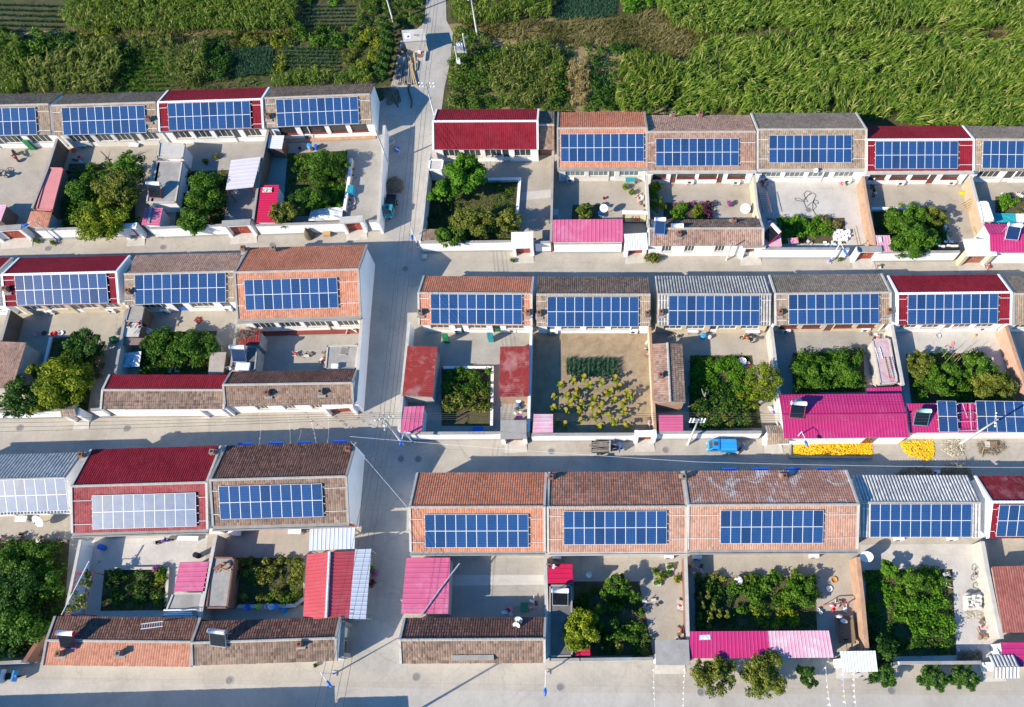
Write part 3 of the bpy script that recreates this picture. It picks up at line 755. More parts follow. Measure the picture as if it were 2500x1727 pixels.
def strips(B, A, L, W, Zp, Rp, g, t, lean=None):
    """arching leaf blades: base B, azimuth A, length L, width W, profiles"""
    k = len(Zp); n = len(B); dx = np.cos(A)[:, None] * np.array(Rp)[None] * L[:, None]; dy = np.sin(A)[:, None] * np.array(Rp)[None] * L[:, None]
    dz = np.array(Zp)[None] * L[:, None]; wprof = np.array([.55, 1, .8, .08])[:k] if k == 4 else np.array([.8, .7, .08])
    sx = -np.sin(A)[:, None] * W[:, None] * wprof[None]; sy = np.cos(A)[:, None] * W[:, None] * wprof[None]
    X, Y, Z = B[:, 0:1] + dx, B[:, 1:2] + dy, B[:, 2:3] + dz
    if lean is not None:
        hz = np.maximum(Z, 0); X = X + lean[:, 0:1] * hz; Y = Y + lean[:, 1:2] * hz; Z = Z * np.sqrt(np.maximum(.12, 1 - np.minimum(.88, (lean ** 2).sum(1, keepdims=True) * .55)))
    V = np.stack([np.stack([X - sx, Y - sy, Z], -1), np.stack([X + sx, Y + sy, Z + .012], -1)], 2).reshape(-1, 3)
    f = np.array([(2 * i, 2 * i + 1, 2 * i + 3, 2 * i + 2) for i in range(k - 1)])
    F = (np.arange(n)[:, None, None] * 2 * k + f[None]).reshape(-1, 4)
    U = np.repeat(np.stack([t, np.zeros(n)], -1), k - 1, axis=0)
    return V, F, U
def corn(pts, label, mat='corn', h=1.9, dens=3.4, leaves=9, ll=.75, lw=.05, lodge=0.0, ldir=0.0, name='maize_field', cat='crop field', tassel=True, z=None):
    g = rng(label); poly = wpoly(pts, h * .75 if z is None else z); p = scatter(poly, dens, g); n = len(p)
    ph = h * (.8 + .35 * g.random(n)); tn = np.clip(.45 + g.normal(0, .14, n), 0, 1)
    k = leaves; idx = np.repeat(np.arange(n), k); hb = ph[idx] * (.25 + .7 * g.random(n * k))
    B = np.column_stack([p[idx], hb]); A = g.random(n * k) * 2 * math.pi
    lean = None
    if lodge:
        fx = np.sin(p[:, 0] * .35 + p[:, 1] * .22) + np.sin(p[:, 0] * .13 - p[:, 1] * .5 + 1.0) + np.sin(p[:, 0] * .8 + 2) * .4
        an = ldir + fx * .55 + g.normal(0, .25, n); mg = lodge * (.55 + .45 * np.sin(p[:, 0] * .27 + p[:, 1] * .6) + g.normal(0, .12, n))
        lean = np.stack([np.cos(an) * mg, np.sin(an) * mg], -1)[idx]; A = an[idx] + g.normal(0, .9, n * k)
    t = np.clip(tn[idx] + g.normal(0, .2, n * k) + (hb / h - .6) * .25, 0, 1)
    V, F, U = strips(B, A, ll * (.7 + .6 * g.random(n * k)), np.full(n * k, lw), [0, .38, .42, .05], [0, .3, .68, 1.0], g, t, lean)
    if tassel:                                # stalks with pale tassels
        m = n; B2 = np.column_stack([p, ph * .55]); V2, F2, U2 = strips(B2, g.random(m) * 6.28, ph * .62, np.full(m, .03), [0, .35, .7, 1.0], [0, .03, .06, .12], g, np.clip(.85 + g.normal(0, .15, m), 0, 1), None if lean is None else lean[::k])
        F = np.concatenate([F, F2 + len(V)]); V = np.concatenate([V, V2]); U = np.concatenate([U, U2])
    o = link(name, npmesh(name, V, F, LM[mat], U)); return tag(o, label, cat, None, 'stuff')
def rows_crop(pts, label, mat='leek', h=.5, ang=0.0, sp=.75, along=.16, blades=5, bl=.5, bw=.035, name='crop_rows', cat='crops', jitter=.05, spread=.35):
    """low crops in planting rows"""
    g = rng(label); poly = wpoly(pts, h * .5); a = np.array(poly); lo, hi = a.min(0), a.max(0); ctr = (lo + hi) / 2; dg = np.linalg.norm(hi - lo)
    u = np.array([math.cos(ang), math.sin(ang)]); v = np.array([-u[1], u[0]])
    s = np.arange(-dg / 2, dg / 2, along); q = np.arange(-dg / 2, dg / 2, sp); S, Q = np.meshgrid(s, q)
    p = ctr + S.ravel()[:, None] * u + Q.ravel()[:, None] * v + g.normal(0, jitter, (S.size, 2)); p = p[inside(p, poly)]; n = len(p)
    idx = np.repeat(np.arange(n), blades); m = n * blades
    B = np.column_stack([p[idx] + g.normal(0, .05, (m, 2)), np.full(m, .02)])
    V, F, U = strips(B, g.random(m) * 6.28, bl * (.6 + .7 * g.random(m)), np.full(m, bw), [0, .55, .85], [0, spread * .5, spread * 1.3], g, np.clip(.5 + g.normal(0, .22, m), 0, 1))
    o = link(name, npmesh(name, V, F, LM[mat], U)); return tag(o, label, cat, None, 'stuff')
def grass(pts, label, mat='weed', h=.5, dens=14, name='weeds', cat='weeds'):
    g = rng(label); poly = wpoly(pts, h * .4); p = scatter(poly, dens, g)
    k = np.sin(p[:, 0] * .9) * np.sin(p[:, 1] * 1.3) + g.normal(0, .5, len(p)); p = p[k > -.7]; n = len(p); m = n * 4; idx = np.repeat(np.arange(n), 4)
    B = np.column_stack([p[idx] + g.normal(0, .08, (m, 2)), np.zeros(m)])
    tn = np.clip(.45 + .25 * np.sin(p[:, 0] * .6 + p[:, 1] * .4) + g.normal(0, .15, n), 0, 1)
    V, F, U = strips(B, g.random(m) * 6.28, h * (.5 + .9 * g.random(m)), np.full(m, .055), [0, .6, .8], [0, .35, .9], g, np.clip(tn[idx] + g.normal(0, .12, m), 0, 1))
    o = link(name, npmesh(name, V, F, LM[mat], U)); return tag(o, label, cat, None, 'stuff')
def heap(pts, label, mat, h=.25, dens=70, ln=.12, rd=.032, name='maize_cob_heap', cat='maize cobs', edge=.55, lift=.0):
    """spread of short rods (cobs, husks, stalks) heaped towards the middle"""
    g = rng(label); poly = wpoly(pts, .05); p = scatter(poly, dens, g); a = np.array(poly); c = a.mean(0); r = np.linalg.norm(a - c, axis=1).max()
    n = len(p); dist = np.linalg.norm((p - c), axis=1) / r; z = lift + .04 + h * np.clip(1.15 - dist / edge * .6, .05, 1) * g.random(n)
    A = g.random(n) * 6.28; tilt = g.normal(0, .35, n); d = np.stack([np.cos(A) * np.cos(tilt), np.sin(A) * np.cos(tilt), np.sin(tilt)], -1) * (ln * (.6 + .7 * g.random(n)))[:, None]
    s = unit(np.cross(d, np.array([0, 0, 1.0]))) * rd; w = unit(np.cross(d, s)) * rd; C = np.column_stack([p, z])
    # 4-sided spindle: two tips + 4 ring points = 8 triangles, as quads with repeated tip avoided: use a box-like rod
    ring = [s, w, -s, -w]
    V = np.stack([C - d + q * .55 for q in ring] + [C + q for q in ring] + [C + d + q * .45 for q in ring], 1).reshape(-1, 3)
    f = [(i, (i + 1) % 4, (i + 1) % 4 + 4, i + 4) for i in range(4)] + [(i + 4, (i + 1) % 4 + 4, (i + 1) % 4 + 8, i + 8) for i in range(4)] + [(8, 9, 10, 11)]
    F = (np.arange(n)[:, None, None] * 12 + np.array(f)[None]).reshape(-1, 4)
    U = np.repeat(np.stack([np.clip(.5 + g.normal(0, .28, n), 0, 1), np.zeros(n)], -1), len(f), axis=0)
    o = link(name, npmesh(name, V, F, LM[mat], U)); return tag(o, label, cat, None, 'stuff')
# ------------------------------------------------------------------ small things
CACHE = {}
def cached(key, fn):
    if key not in CACHE: CACHE[key] = fn()
    return CACHE[key]
def parts(root, items):
    """items: (name, key, builder -> (MB, mats, smooth)); meshes are shared by key"""
    for nm, key, fn in items:
        def mk(fn=fn, nm=nm):
            b, m, s = fn(); return b.mesh(nm, m, s)
        link(nm, cached(key, mk), root)
    return root
def ac(x, y, label, rz=0.0, z=.0, group='air conditioner units by house fronts'):
    r = thing('air_conditioner', P(x, y, z), rz, label, 'air conditioner', group)
    fan = lambda: (MB().lathe([(.22, 0), (.22, .02), (.05, .03), (0, .03)], 12), [DKGREY], False)
    parts(r, [('casing', 'ac1', lambda: (MB().box(-.45, .45, -.18, .18, .18, .85), [CERAM], False)),
              ('foot', 'ac2', lambda: (MB().box(-.4, -.33, -.2, .2, 0, .18).box(.33, .4, -.2, .2, 0, .18), [GALV], False))])
    f = link('fan_grille', cached('ac3', lambda: fan()[0].mesh('fan_grille', [DKGREY])), r, Matrix.Translation((-.12, -.18, .5)) @ Matrix.Rotation(R(90), 4, 'X'))
    return r
def freezer(x, y, label, rz=0.0, col=CERAM, s=(1.0, .6, .8), group=None, name='white_table', cat='table'):
    r = thing(name, P(x, y, 0), rz, label, cat, group); w, d, h = s
    MB().box(-w / 2, w / 2, -d / 2, d / 2, h - .06, h).build('top', col, r)
    for sx in (-1, 1):
        for sy in (-1, 1): MB().box(sx * (w / 2 - .08) - .03, sx * (w / 2 - .08) + .03, sy * (d / 2 - .08) - .03, sy * (d / 2 - .08) + .03, 0, h - .06).build('leg', GALV, r)
    MB().box(-w / 2 + .06, w / 2 - .06, -d / 2 + .06, d / 2 - .06, h * .35, h * .35 + .03).build('shelf', GALV, r)
    return r
def basin(x, y, label, mat, r=.27, z=0.0, h=.14, group=None):
    o = MB().lathe([(r * .72, 0), (r, h), (r * 1.04, h), (r * .95, h - .01), (r * .68, .02), (0, .02)], 14).build('basin', mat, smooth=True)
    o.location = P(x, y, z); return tag(o, label, 'basin', group)
def bucket(x, y, label, mat, r=.17, h=.32, z=0.0, group=None, cat='bucket', name='bucket'):
    root = thing(name, P(x, y, z), 0, label, cat, group)
    MB().lathe([(0, 0), (r * .8, 0), (r, h), (r * 1.05, h), (r * .92, h - .01), (r * .75, .03), (0, .03)], 14).build('body', mat, root, True)
    MB().tube([(r * math.cos(a), 0.05, h + r * .35 * math.sin(a)) for a in np.linspace(0, math.pi, 7)], .012, 4).build('handle', GALV, root)
    return root
def barrel(x, y, label, mat, r=.29, h=.9, lid=None, rz=0, z=0.0):
    root = thing('barrel', P(x, y, z), rz, label, 'barrel')
    MB().lathe([(0, 0), (r * .95, 0), (r * 1.02, h * .25), (r * 1.02, h * .75), (r * .95, h), (0, h)], 14).build('body', mat, root, True)
    MB().lathe([(r, 0), (r * 1.03, .05), (r * .9, .06), (0, .07)], 14, (0, 0, h)).build('lid', lid or mat, root, True)
    return root
def crate(x, y, label, mat, s=(.5, .4, .35), rz=0.0, z=0.0, name='cardboard_box', cat='box', group=None, flap=None):
    r = thing(name, P(x, y, z), rz, label, cat, group); w, d, h = s
    MB().box(-w / 2, w / 2, -d / 2, d / 2, 0, h).build('body', mat, r)
    MB().box(-w / 2 - .012, w / 2 + .012, -d / 2 - .012, d / 2 + .012, h * .86, h + .015).build('lid', flap or mat, r)
    return r
def dish(x, y, label, r=.62, h=1.0, az=200, el=42, z=0.0, mat=CERAM):
    root = thing('satellite_dish', P(x, y, z), 0, label, 'satellite dish')
    MB().tube([(0, 0, 0), (0, 0, h)], .045, 6).build('pole', GALV, root)
    d = Vector((math.sin(R(az)) * math.cos(R(el)), math.cos(R(az)) * math.cos(R(el)), math.sin(R(el))))
    M = Matrix.Translation((0, 0, h)) @ d.to_track_quat('Z', 'Y').to_matrix().to_4x4()
    prof = [(0, 0)] + [(r * t, .28 * r * t * t) for t in (.25, .5, .75, 1)] + [(r * 1.02, .28 * r + .01), (r, .28 * r - .02), (r * .5, .07 * r - .03), (0, -.03)]
    MB().lathe(prof, 18).build('dish', mat, root, True, M)
    a = MB(); 
    for k in range(3): a.tube([(r * .95 * math.cos(k * 2.09), r * .95 * math.sin(k * 2.09), .25 * r), (0, 0, r * .75)], .014, 4)
    a.lathe([(0, 0), (.06, 0), (.06, .12), (0, .12)], 8, (0, 0, r * .7)); a.build('feed_arm', DKGREY, root, False, M)
    return root
def heater(x, y, z, label, rz=0.0, tank=CERAM, cap=RED, coll=COLLECT, frame=GALV, w=1.55, L=1.55, drop=.7):
    """solar water heater: tank above a slanting bank of vacuum tubes, facing the camera side (south)"""
    c = P(x, y, z + .55); root = thing('solar_water_heater', Vector((c.x, c.y, z)), rz, label, 'water heater')
    a = R(42); y0, y1 = -L / 2 * math.cos(a), L / 2 * math.cos(a); z0, z1 = .12, .12 + L * math.sin(a)
    t = MB(); t.tube([(-w / 2, y1 + .1, z1 + .1), (w / 2, y1 + .1, z1 + .1)], .235, 14); t.build('tank', tank, root, True)
    for s_ in (-1, 1): MB().tube([(s_ * w / 2, y1 + .1, z1 + .1), (s_ * (w / 2 + .07), y1 + .1, z1 + .1)], [.24, .2], 14).build('end_cap', cap, root)
    n = 16; tb = MB()
    for i in range(n):
        xx = -w / 2 + .1 + (w - .2) * i / (n - 1); tb.tube([(xx, y0, z0), (xx, y1, z1)], .034, 5, cap=False)
    tb.build('tube_bank', coll, root)
    MB().add([(-w / 2 + .05, y0, z0 - .06), (w / 2 - .05, y0, z0 - .06), (w / 2 - .05, y1, z1 - .06), (-w / 2 + .05, y1, z1 - .06)], [(0, 1, 2, 3)]).build('reflector', DKGREY, root)
    f = MB()
    for s_ in (-1, 1):
        xx = s_ * (w / 2 - .02)
        f.box(xx - .02, xx + .02, y0 - .02, y0 + .02, -drop * .4, z0); f.box(xx - .02, xx + .02, y1 + .06, y1 + .12, -drop, z1 + .05)
        f.tube([(xx, y0, z0 - .02), (xx, y1, z1 - .02)], .025, 4); f.tube([(xx, y0, .0), (xx, y1 + .1, z1 * .6)], .018, 4)
    f.box(-w / 2 + .02, w / 2 - .02, y0 - .05, y0 + .03, z0 - .05, z0 + .04); f.build('stand', frame, root)
    return root
def lamp(x, y, tx, ty, hx, hy, label, h=4.3):
    """village street lamp: foot pixel, top pixel, lamp-head pixel"""
    b = P(x, y, 0); root = thing('street_lamp', b, 0, label, 'street lamp', 'blue and white street lamps')
    MB().box(-.22, .22, -.22, .22, 0, .12).build('footing', PALEC, root)
    MB().tube([(0, 0, .12), (0, 0, .95)], [.085, .08], 8).build('lower_pole', BLUE, root)
    MB().tube([(0, 0, .95), (0, 0, h)], [.07, .05], 8).build('pole', CERAM, root)
    e = P(hx, hy, h - .1) - b; e.z = 0
    e = e.normalized() * min(e.length, 1.5)
    MB().tube([(0, 0, h - .05), (e.x * .5, e.y * .5, h + .12), (e.x, e.y, h + .02)], .032, 6).build('arm', CERAM, root)
    d = e.normalized(); hM = basis((e.x, e.y, h - .02), (d.x, d.y, 0), (-d.y, d.x, 0), (0, 0, 1))
    MB().tube([(-.12, 0, 0), (.1, 0, .04), (.45, 0, .03), (.62, 0, 0)], [.08, .15, .14, .06], 8).build('lamp_head', BLUE, root, True, hM)
    return root
def upole(x, y, h, label, arms=(), r=.13, rz=0.0, mat=POLEC, guy=None, group='village utility poles'):
    """arms: (height, half length, azimuth deg)"""
    root = thing('utility_pole', P(x, y, 0), rz, label, 'utility pole', group)
    MB().tube([(0, 0, 0), (0, 0, h)], [r, r * .65], 10).build('pole', mat, root, True)
    for (z, hl, az) in arms:
        d = Vector((math.cos(R(az)), math.sin(R(az)), 0)); n = Vector((-d.y, d.x, 0)) * .15
        c = MB(); c.tube([d * -hl + n + Vector((0, 0, z)), d * hl + n + Vector((0, 0, z))], .045, 4); co = c.build('crossarm', GALV, root)
        for k in (-.95, -.5, .5, .95):
            MB().lathe([(0, 0), (.055, 0), (.09, .05), (.05, .08), (.08, .12), (.03, .2), (0, .2)], 8, tuple(d * hl * k + n + Vector((0, 0, z + .04)))).build('insulator', CERAM, co)
    return root
def wire(pts, label, r=.016, mat=None, sag=.4, group='overhead wires'):
    """pts: (px, py, z) hang between supports"""
    q = []
    for (a, b) in zip(pts[:-1], pts[1:]):
        A, B = P(*a), P(*b)
        for i in range(9): t = i / 8; p = A.lerp(B, t); p.z -= sag * 4 * t * (1 - t); q.append(p)
    o0 = q[0].copy(); o = MB().tube([p - o0 for p in q], r, 4).build('overhead_wire', mat or DKGREY); o.location = o0
    return tag(o, label, 'wire', group)
def manhole(x, y, label, r=.36):
    root = thing('manhole_cover', P(x, y, .008), 0, label, 'manhole cover', 'street manhole covers')
    parts(root, [('ring', 'mh1', lambda: (MB().lathe([(.30, .0), (.31, .012), (.40, .012), (.42, 0)], 20), [GREYC], False)),
                 ('lid', 'mh2', lambda: (MB().lathe([(.29, 0), (.29, .009), (.2, .009), (.2, .006), (.12, .006), (.12, .009), (0, .009)], 20), [IRON], False))])
    return root
def pot(x, y, label, mat='bright', r=.3, potm=None, hr=.35, n=160, leaf=.11, z=0.0, group=None):
    root = thing('potted_plant', P(x, y, z), 0, label, 'potted plant', group); g = rng(label)
    MB().lathe([(0, 0), (r * .45, 0), (r * .6, .28), (r * .66, .3), (r * .5, .3), (0, .26)], 12).build('pot', potm or pm('terracotta', (.42, .17, .09), .8, .1, 3), root, True)
    cc = np.array([[0, 0, .45]]) + g.normal(0, .09, (5, 3)); V, F, U = clump_leaves(cc, np.full(5, hr * .7), n, leaf, g, tone=np.full(5, .55))
    link('foliage', npmesh('foliage', V, F, LM[mat], U), root); return root
def ladder(a, b, label, z0=0.02, z1=0.02, w=.42, n=9, mat=BAMBOO):
    A, B = P(*a, z0), P(*b, z1); d = B - A; n_ = Vector((-d.y, d.x, 0)).normalized() * w / 2; root = thing('ladder', A, 0, label, 'ladder')
    for s_ in (-1, 1): MB().tube([n_ * s_, d + n_ * s_], .035, 5).build('rail', mat, root)
    for i in range(n):
        t = (i + .5) / n; MB().tube([d * t - n_, d * t + n_], .022, 4).build('rung', mat, root)
    return root
def rods(items, label, mat, r=.04, name='pole_stack', cat='poles', part='pole'):
    """loose poles / planks / pipes: list of (px,py,z, px,py,z)"""
    a0 = P(*items[0][:3]); a0.z = 0; root = thing(name, a0, 0, label, cat)
    for i, it in enumerate(items):
        rr = r[i % len(r)] if hasattr(r, '__len__') else r
        A, B = P(*it[:3]) - a0, P(*it[3:6]) - a0; m = (A + B) / 2; g = rng(label + str(i))
        MB().tube([A, m + Vector((g.normal(0, rr * .4), g.normal(0, rr * .4), 0)), B], [rr, rr * .9, rr * .75], 6).build(part, mat, root)
    return root
def junk(x, y, label, mats, w=1.2, d=.8, h=.5, n=10, z=0.0, rz=0.0, name='junk_heap', cat='junk', sz=.28):
    """a heap of odd boards, boxes and bundles, each a part"""
    g = rng(label); root = thing(name, P(x, y, z), rz, label, cat)
    for i in range(n):
        px_, py_ = g.uniform(-w / 2, w / 2), g.uniform(-d / 2, d / 2); M = Matrix.Translation((px_, py_, g.uniform(.02, h * .5))) @ Matrix.Rotation(g.uniform(0, 3.1), 4, 'Z') @ Matrix.Rotation(g.normal(0, .2), 4, 'X')
        m = mats[i % len(mats)]; k = i % 4; s = sz * g.uniform(.6, 1.4)
        if k == 0: MB().box(-s, s, -s * .5, s * .5, 0, s * .5).build('box', m, root, M=M)
        elif k == 1: MB().tube([(-s * 1.9, 0, .05), (s * 1.9, 0, .09)], .045, 6).build('stick', m, root, M=M)
        elif k == 2: MB().blob((0, 0, s * .5), (s, s * .7, s * .55), label + str(i)).build('bundle', m, root, True, M)
        else: MB().box(-s * 1.4, s * 1.4, -s * .7, s * .7, .04, .08).build('board', m, root, M=M)
    return root
def sacks(x, y, label, mats, n=4, s=.35, w=.8, d=.6, name='sack_heap', cat='sacks', z=0.0):
    g = rng(label); root = thing(name, P(x, y, z), 0, label, cat)
    for i in range(n):
        MB().blob((g.uniform(-w / 2, w / 2), g.uniform(-d / 2, d / 2), s * .45 + i * .05), (s * 1.2, s * .8, s * .5), label + str(i)).build('sack', mats[i % len(mats)], root, True)
    return root
def tarp(quad, z, label, mat, amp=.08, name='tarpaulin', cat='tarpaulin', n=9, skirt=.0):
    q = [P(x, y, z) for x, y in quad]; c = sum(q, Vector()) / 4; c.z = 0; g = rng(label); V = []
    for j in range(n):
        for i in range(n):
            s, t = i / (n - 1), j / (n - 1); p = (q[0].lerp(q[1], s)).lerp(q[3].lerp(q[2], s), t) - c; p.z += g.normal(0, amp) if 0 < i < n - 1 and 0 < j < n - 1 else -skirt
            V.append(p)
    o = MB().add(V, [(j * n + i, (j + 1) * n + i, (j + 1) * n + i + 1, j * n + i + 1) for j in range(n - 1) for i in range(n - 1)]).build(name, mat); o.location = c
    return tag(o, label, cat)
def block(quad, z, label, mat, name='concrete_block', cat='slab', zb=0.0):
    q = [P(x, y, z) for x, y in quad]; c = sum(q, Vector()) / 4; c.z = 0; q = [p - c for p in q]
    if (q[1] - q[0]).cross(q[2] - q[1]).z < 0: q.reverse()
    o = MB().prism([(p.x, p.y) for p in q], zb, z).build(name, mat); o.location = c; return tag(o, label, cat)
def wheel(root, x, y, r, w=.12, name='wheel', rim=GALV):
    M = Matrix.Translation((x, y, r)) @ Matrix.Rotation(R(90), 4, 'X')
    t = MB().lathe([(r * .55, -w / 2), (r, -w / 2), (r, w / 2), (r * .55, w / 2)], 14).build(name, BLACK, root, M=M)
    MB().lathe([(0, -w * .3), (r * .56, -w * .35), (r * .56, w * .35), (0, w * .3)], 12).build('rim', rim, t)
    return t
def trike(x, y, rz, label, cabm=CYAN, bedm=CYAN, cover=False, load=None, Lb=1.75, Wd=1.25, cab=True):
    """three-wheeled cargo tricycle, nose along local +x"""
    root = thing('cargo_tricycle', P(x, y, 0), rz, label, 'tricycle')
    b = MB(); x0, x1 = -Lb, -.05
    b.box(x0, x1, -Wd / 2, Wd / 2, .55, .62)
    for yy in (-Wd / 2, Wd / 2 - .04): b.box(x0, x1, yy, yy + .04, .62, .98)
    for xx in (x0, x1 - .04): b.box(xx, xx + .04, -Wd / 2 + .04, Wd / 2 - .04, .62, .98)
    b.box(x0 + .1, 1.0, -.2, .2, .42, .54); b.build('cargo_bed', bedm, root)
    if cover:
        pts = [(-Wd / 2, .98), (-Wd / 2, 1.5), (-Wd / 2 + .15, 1.62), (Wd / 2 - .15, 1.62), (Wd / 2, 1.5), (Wd / 2, .98)]
        vs = [(xx, p[0], p[1]) for xx in (x0 + .02, x1 - .02) for p in pts]; k = len(pts)
        MB().add(vs, [tuple(range(k)), tuple(range(2 * k - 1, k - 1, -1))] + [(i, i + k, i + 1 + k, i + 1) for i in range(k - 1)]).build('cargo_cover', bedm, root)
    if cab:
        c = MB(); pts = [(.02, .5), (.02, 1.62), (.25, 1.7), (.85, 1.68), (1.15, 1.1), (1.3, .95), (1.3, .5)]; k = len(pts); hw = Wd / 2 - .08
        vs = [(p[0], yy, p[1]) for yy in (-hw, hw) for p in pts]
        c.add(vs, [tuple(range(k - 1, -1, -1)), tuple(range(k, 2 * k))] + [(i, (i + 1) % k, (i + 1) % k + k, i + k) for i in range(k)])
        co = c.build('cab', cabm, root)
        MB().add([(.87, -hw + .08, 1.665), (1.13, -hw + .08, 1.16), (1.13, hw - .08, 1.16), (.87, hw - .08, 1.665)], [(0, 1, 2, 3)]).build('windscreen', GLASS, co, M=Matrix.Translation((.012, 0, .008)))
        MB().box(.3, .7, -.22, .22, 1.69, 1.73).build('roof_hatch', DKGREY, co)
        for s_ in (-1, 1):
            MB().box(.3, .85, s_ * hw - .006, s_ * hw + .006, 1.05, 1.5).build('side_window', GLASS, co)
            MB().lathe([(0, 0), (.09, 0), (.09, .05), (0, .05)], 10).build('headlight', CERAM, co, M=Matrix.Translation((1.3, s_ * .35, .75)) @ Matrix.Rotation(R(90), 4, 'Y'))
            MB().tube([(.95, s_ * hw, 1.2), (1.05, s_ * (hw + .22), 1.3)], .02, 4).build('mirror', DKGREY, co)
    else:
        MB().box(.1, .55, -.3, .3, .62, .78).build('seat', BLACK, root)
        MB().box(.95, 1.08, -.5, .5, .45, 1.15).build('front_fairing', cabm, root); MB().tube([(.85, -.4, 1.2), (.95, 0, 1.12), (.85, .4, 1.2)], .02, 5).build('handlebar', DKGREY, root)
        MB().lathe([(0, 0), (.12, 0), (.12, .08), (0, .08)], 10).build('headlight', CERAM, root, M=Matrix.Translation((1.08, 0, .95)) @ Matrix.Rotation(R(90), 4, 'Y'))
        MB().box(-.06, 0, -Wd / 2, Wd / 2, .62, 1.35).build('bed_head_frame', BLUEW, root)
    wheel(root, 1.0, 0, .3); wheel(root, -1.1, -Wd / 2 - .02, .32); wheel(root, -1.1, Wd / 2 + .02, .32)
    return root
def motorbike(x, y, rz, label, body=RED, shield=None):
    root = thing('motorbike', P(x, y, 0), rz, label, 'motorbike')
    wheel(root, .62, 0, .29, .1); wheel(root, -.62, 0, .29, .12)
    f = MB(); f.tube([(.62, 0, .3), (.42, 0, .85), (.1, 0, .62), (-.3, 0, .5), (-.62, 0, .32)], [.04, .05, .09, .09, .04], 6); f.build('frame', DKGREY, root)
    MB().blob((.12, 0, .78), (.3, .15, .14), label, j=.05).build('fuel_tank', body, root, True)
    MB().box(-.62, -.08, -.13, .13, .72, .82).build('seat', BLACK, root)
    MB().tube([(.38, -.36, .98), (.46, 0, .95), (.38, .36, .98)], .022, 5).build('handlebar', DKGREY, root)
    MB().add([(.5, -.22, .62), (.5, .22, .62), (.38, .2, 1.12), (.38, -.2, 1.12), (.62, -.15, .5), (.62, .15, .5)], [(0, 1, 2, 3), (4, 5, 1, 0)]).build('leg_shield', shield or body, root)
    MB().lathe([(0, 0), (.09, 0), (.09, .06), (0, .06)], 10).build('headlight', CERAM, root, M=Matrix.Translation((.52, 0, .9)) @ Matrix.Rotation(R(90), 4, 'Y'))
    MB().box(-.85, -.6, -.16, .16, .78, .95).build('rear_rack', GALV, root)
    return root
def bicycle(x, y, rz, label, mat=DKGREY, flat=False):
    M = Matrix.Translation(P(x, y, .05 if flat else 0)) @ Matrix.Rotation(rz, 4, 'Z') @ Matrix.Rotation(R(78 if flat else 8), 4, 'X')
    root = thing('bicycle', None, 0, label, 'bicycle', M=M)
    for xx in (-.52, .52):
        t = MB(); t.tube([(xx + .33 * math.cos(a), 0, .33 + .33 * math.sin(a)) for a in np.linspace(0, 2 * math.pi, 17)], .022, 5, cap=False); t.build('wheel', BLACK, root)
    f = MB()
    for a, b in (((-.52, .33), (-.1, .3)), ((-.1, .3), (.38, .75)), ((-.1, .3), (-.22, .8)), ((-.22, .72), (.36, .72)), ((-.52, .33), (-.22, .72)), ((.52, .33), (.36, .9))): f.tube([(a[0], 0, a[1]), (b[0], 0, b[1])], .022, 5)
    f.build('frame', mat, root); MB().box(-.34, -.1, -.06, .06, .8, .86).build('saddle', BLACK, root)
    MB().tube([(.28, -.28, .95), (.38, 0, .92), (.28, .28, .95)], .02, 5).build('handlebar', GALV, root); MB().box(-.75, -.35, -.1, .1, .7, .73).build('rack', GALV, root)
    return root
def bunting(pts, label, mats, n=10, s=.16, z0=2.6, z1=4.0, group='pennant strings over the street'):
    """string of small pennants from a wall to a point across the street"""
    A, B = P(*pts[0], z0), P(*pts[1], z1); root = thing('pennant_string', A, 0, label, 'bunting', group); d = B - A
    q = [d * (i / 12) - Vector((0, 0, 1.4 * (i / 12) * (1 - i / 12))) for i in range(13)]
    MB().tube(q, .008, 3).build('string', CERAM, root)
    for i in range(n):
        t = (i + .5) / n; p = d * t - Vector((0, 0, 1.4 * t * (1 - t))); a = d.normalized()
        g = rng(label + str(i)); sw = Vector((-.35 + g.normal(0, .25), g.normal(0, .2), -.9)).normalized() * s * 2
        MB().add([p - a * s * .7, p + a * s * .7, p + sw, p - a * s * .7 + Vector((.004, 0, 0)), p + a * s * .7 + Vector((.004, 0, 0)), p + sw + Vector((.004, 0, 0))], [(0, 1, 2), (5, 4, 3)]).build('pennant', mats[i % len(mats)], root)
    return root
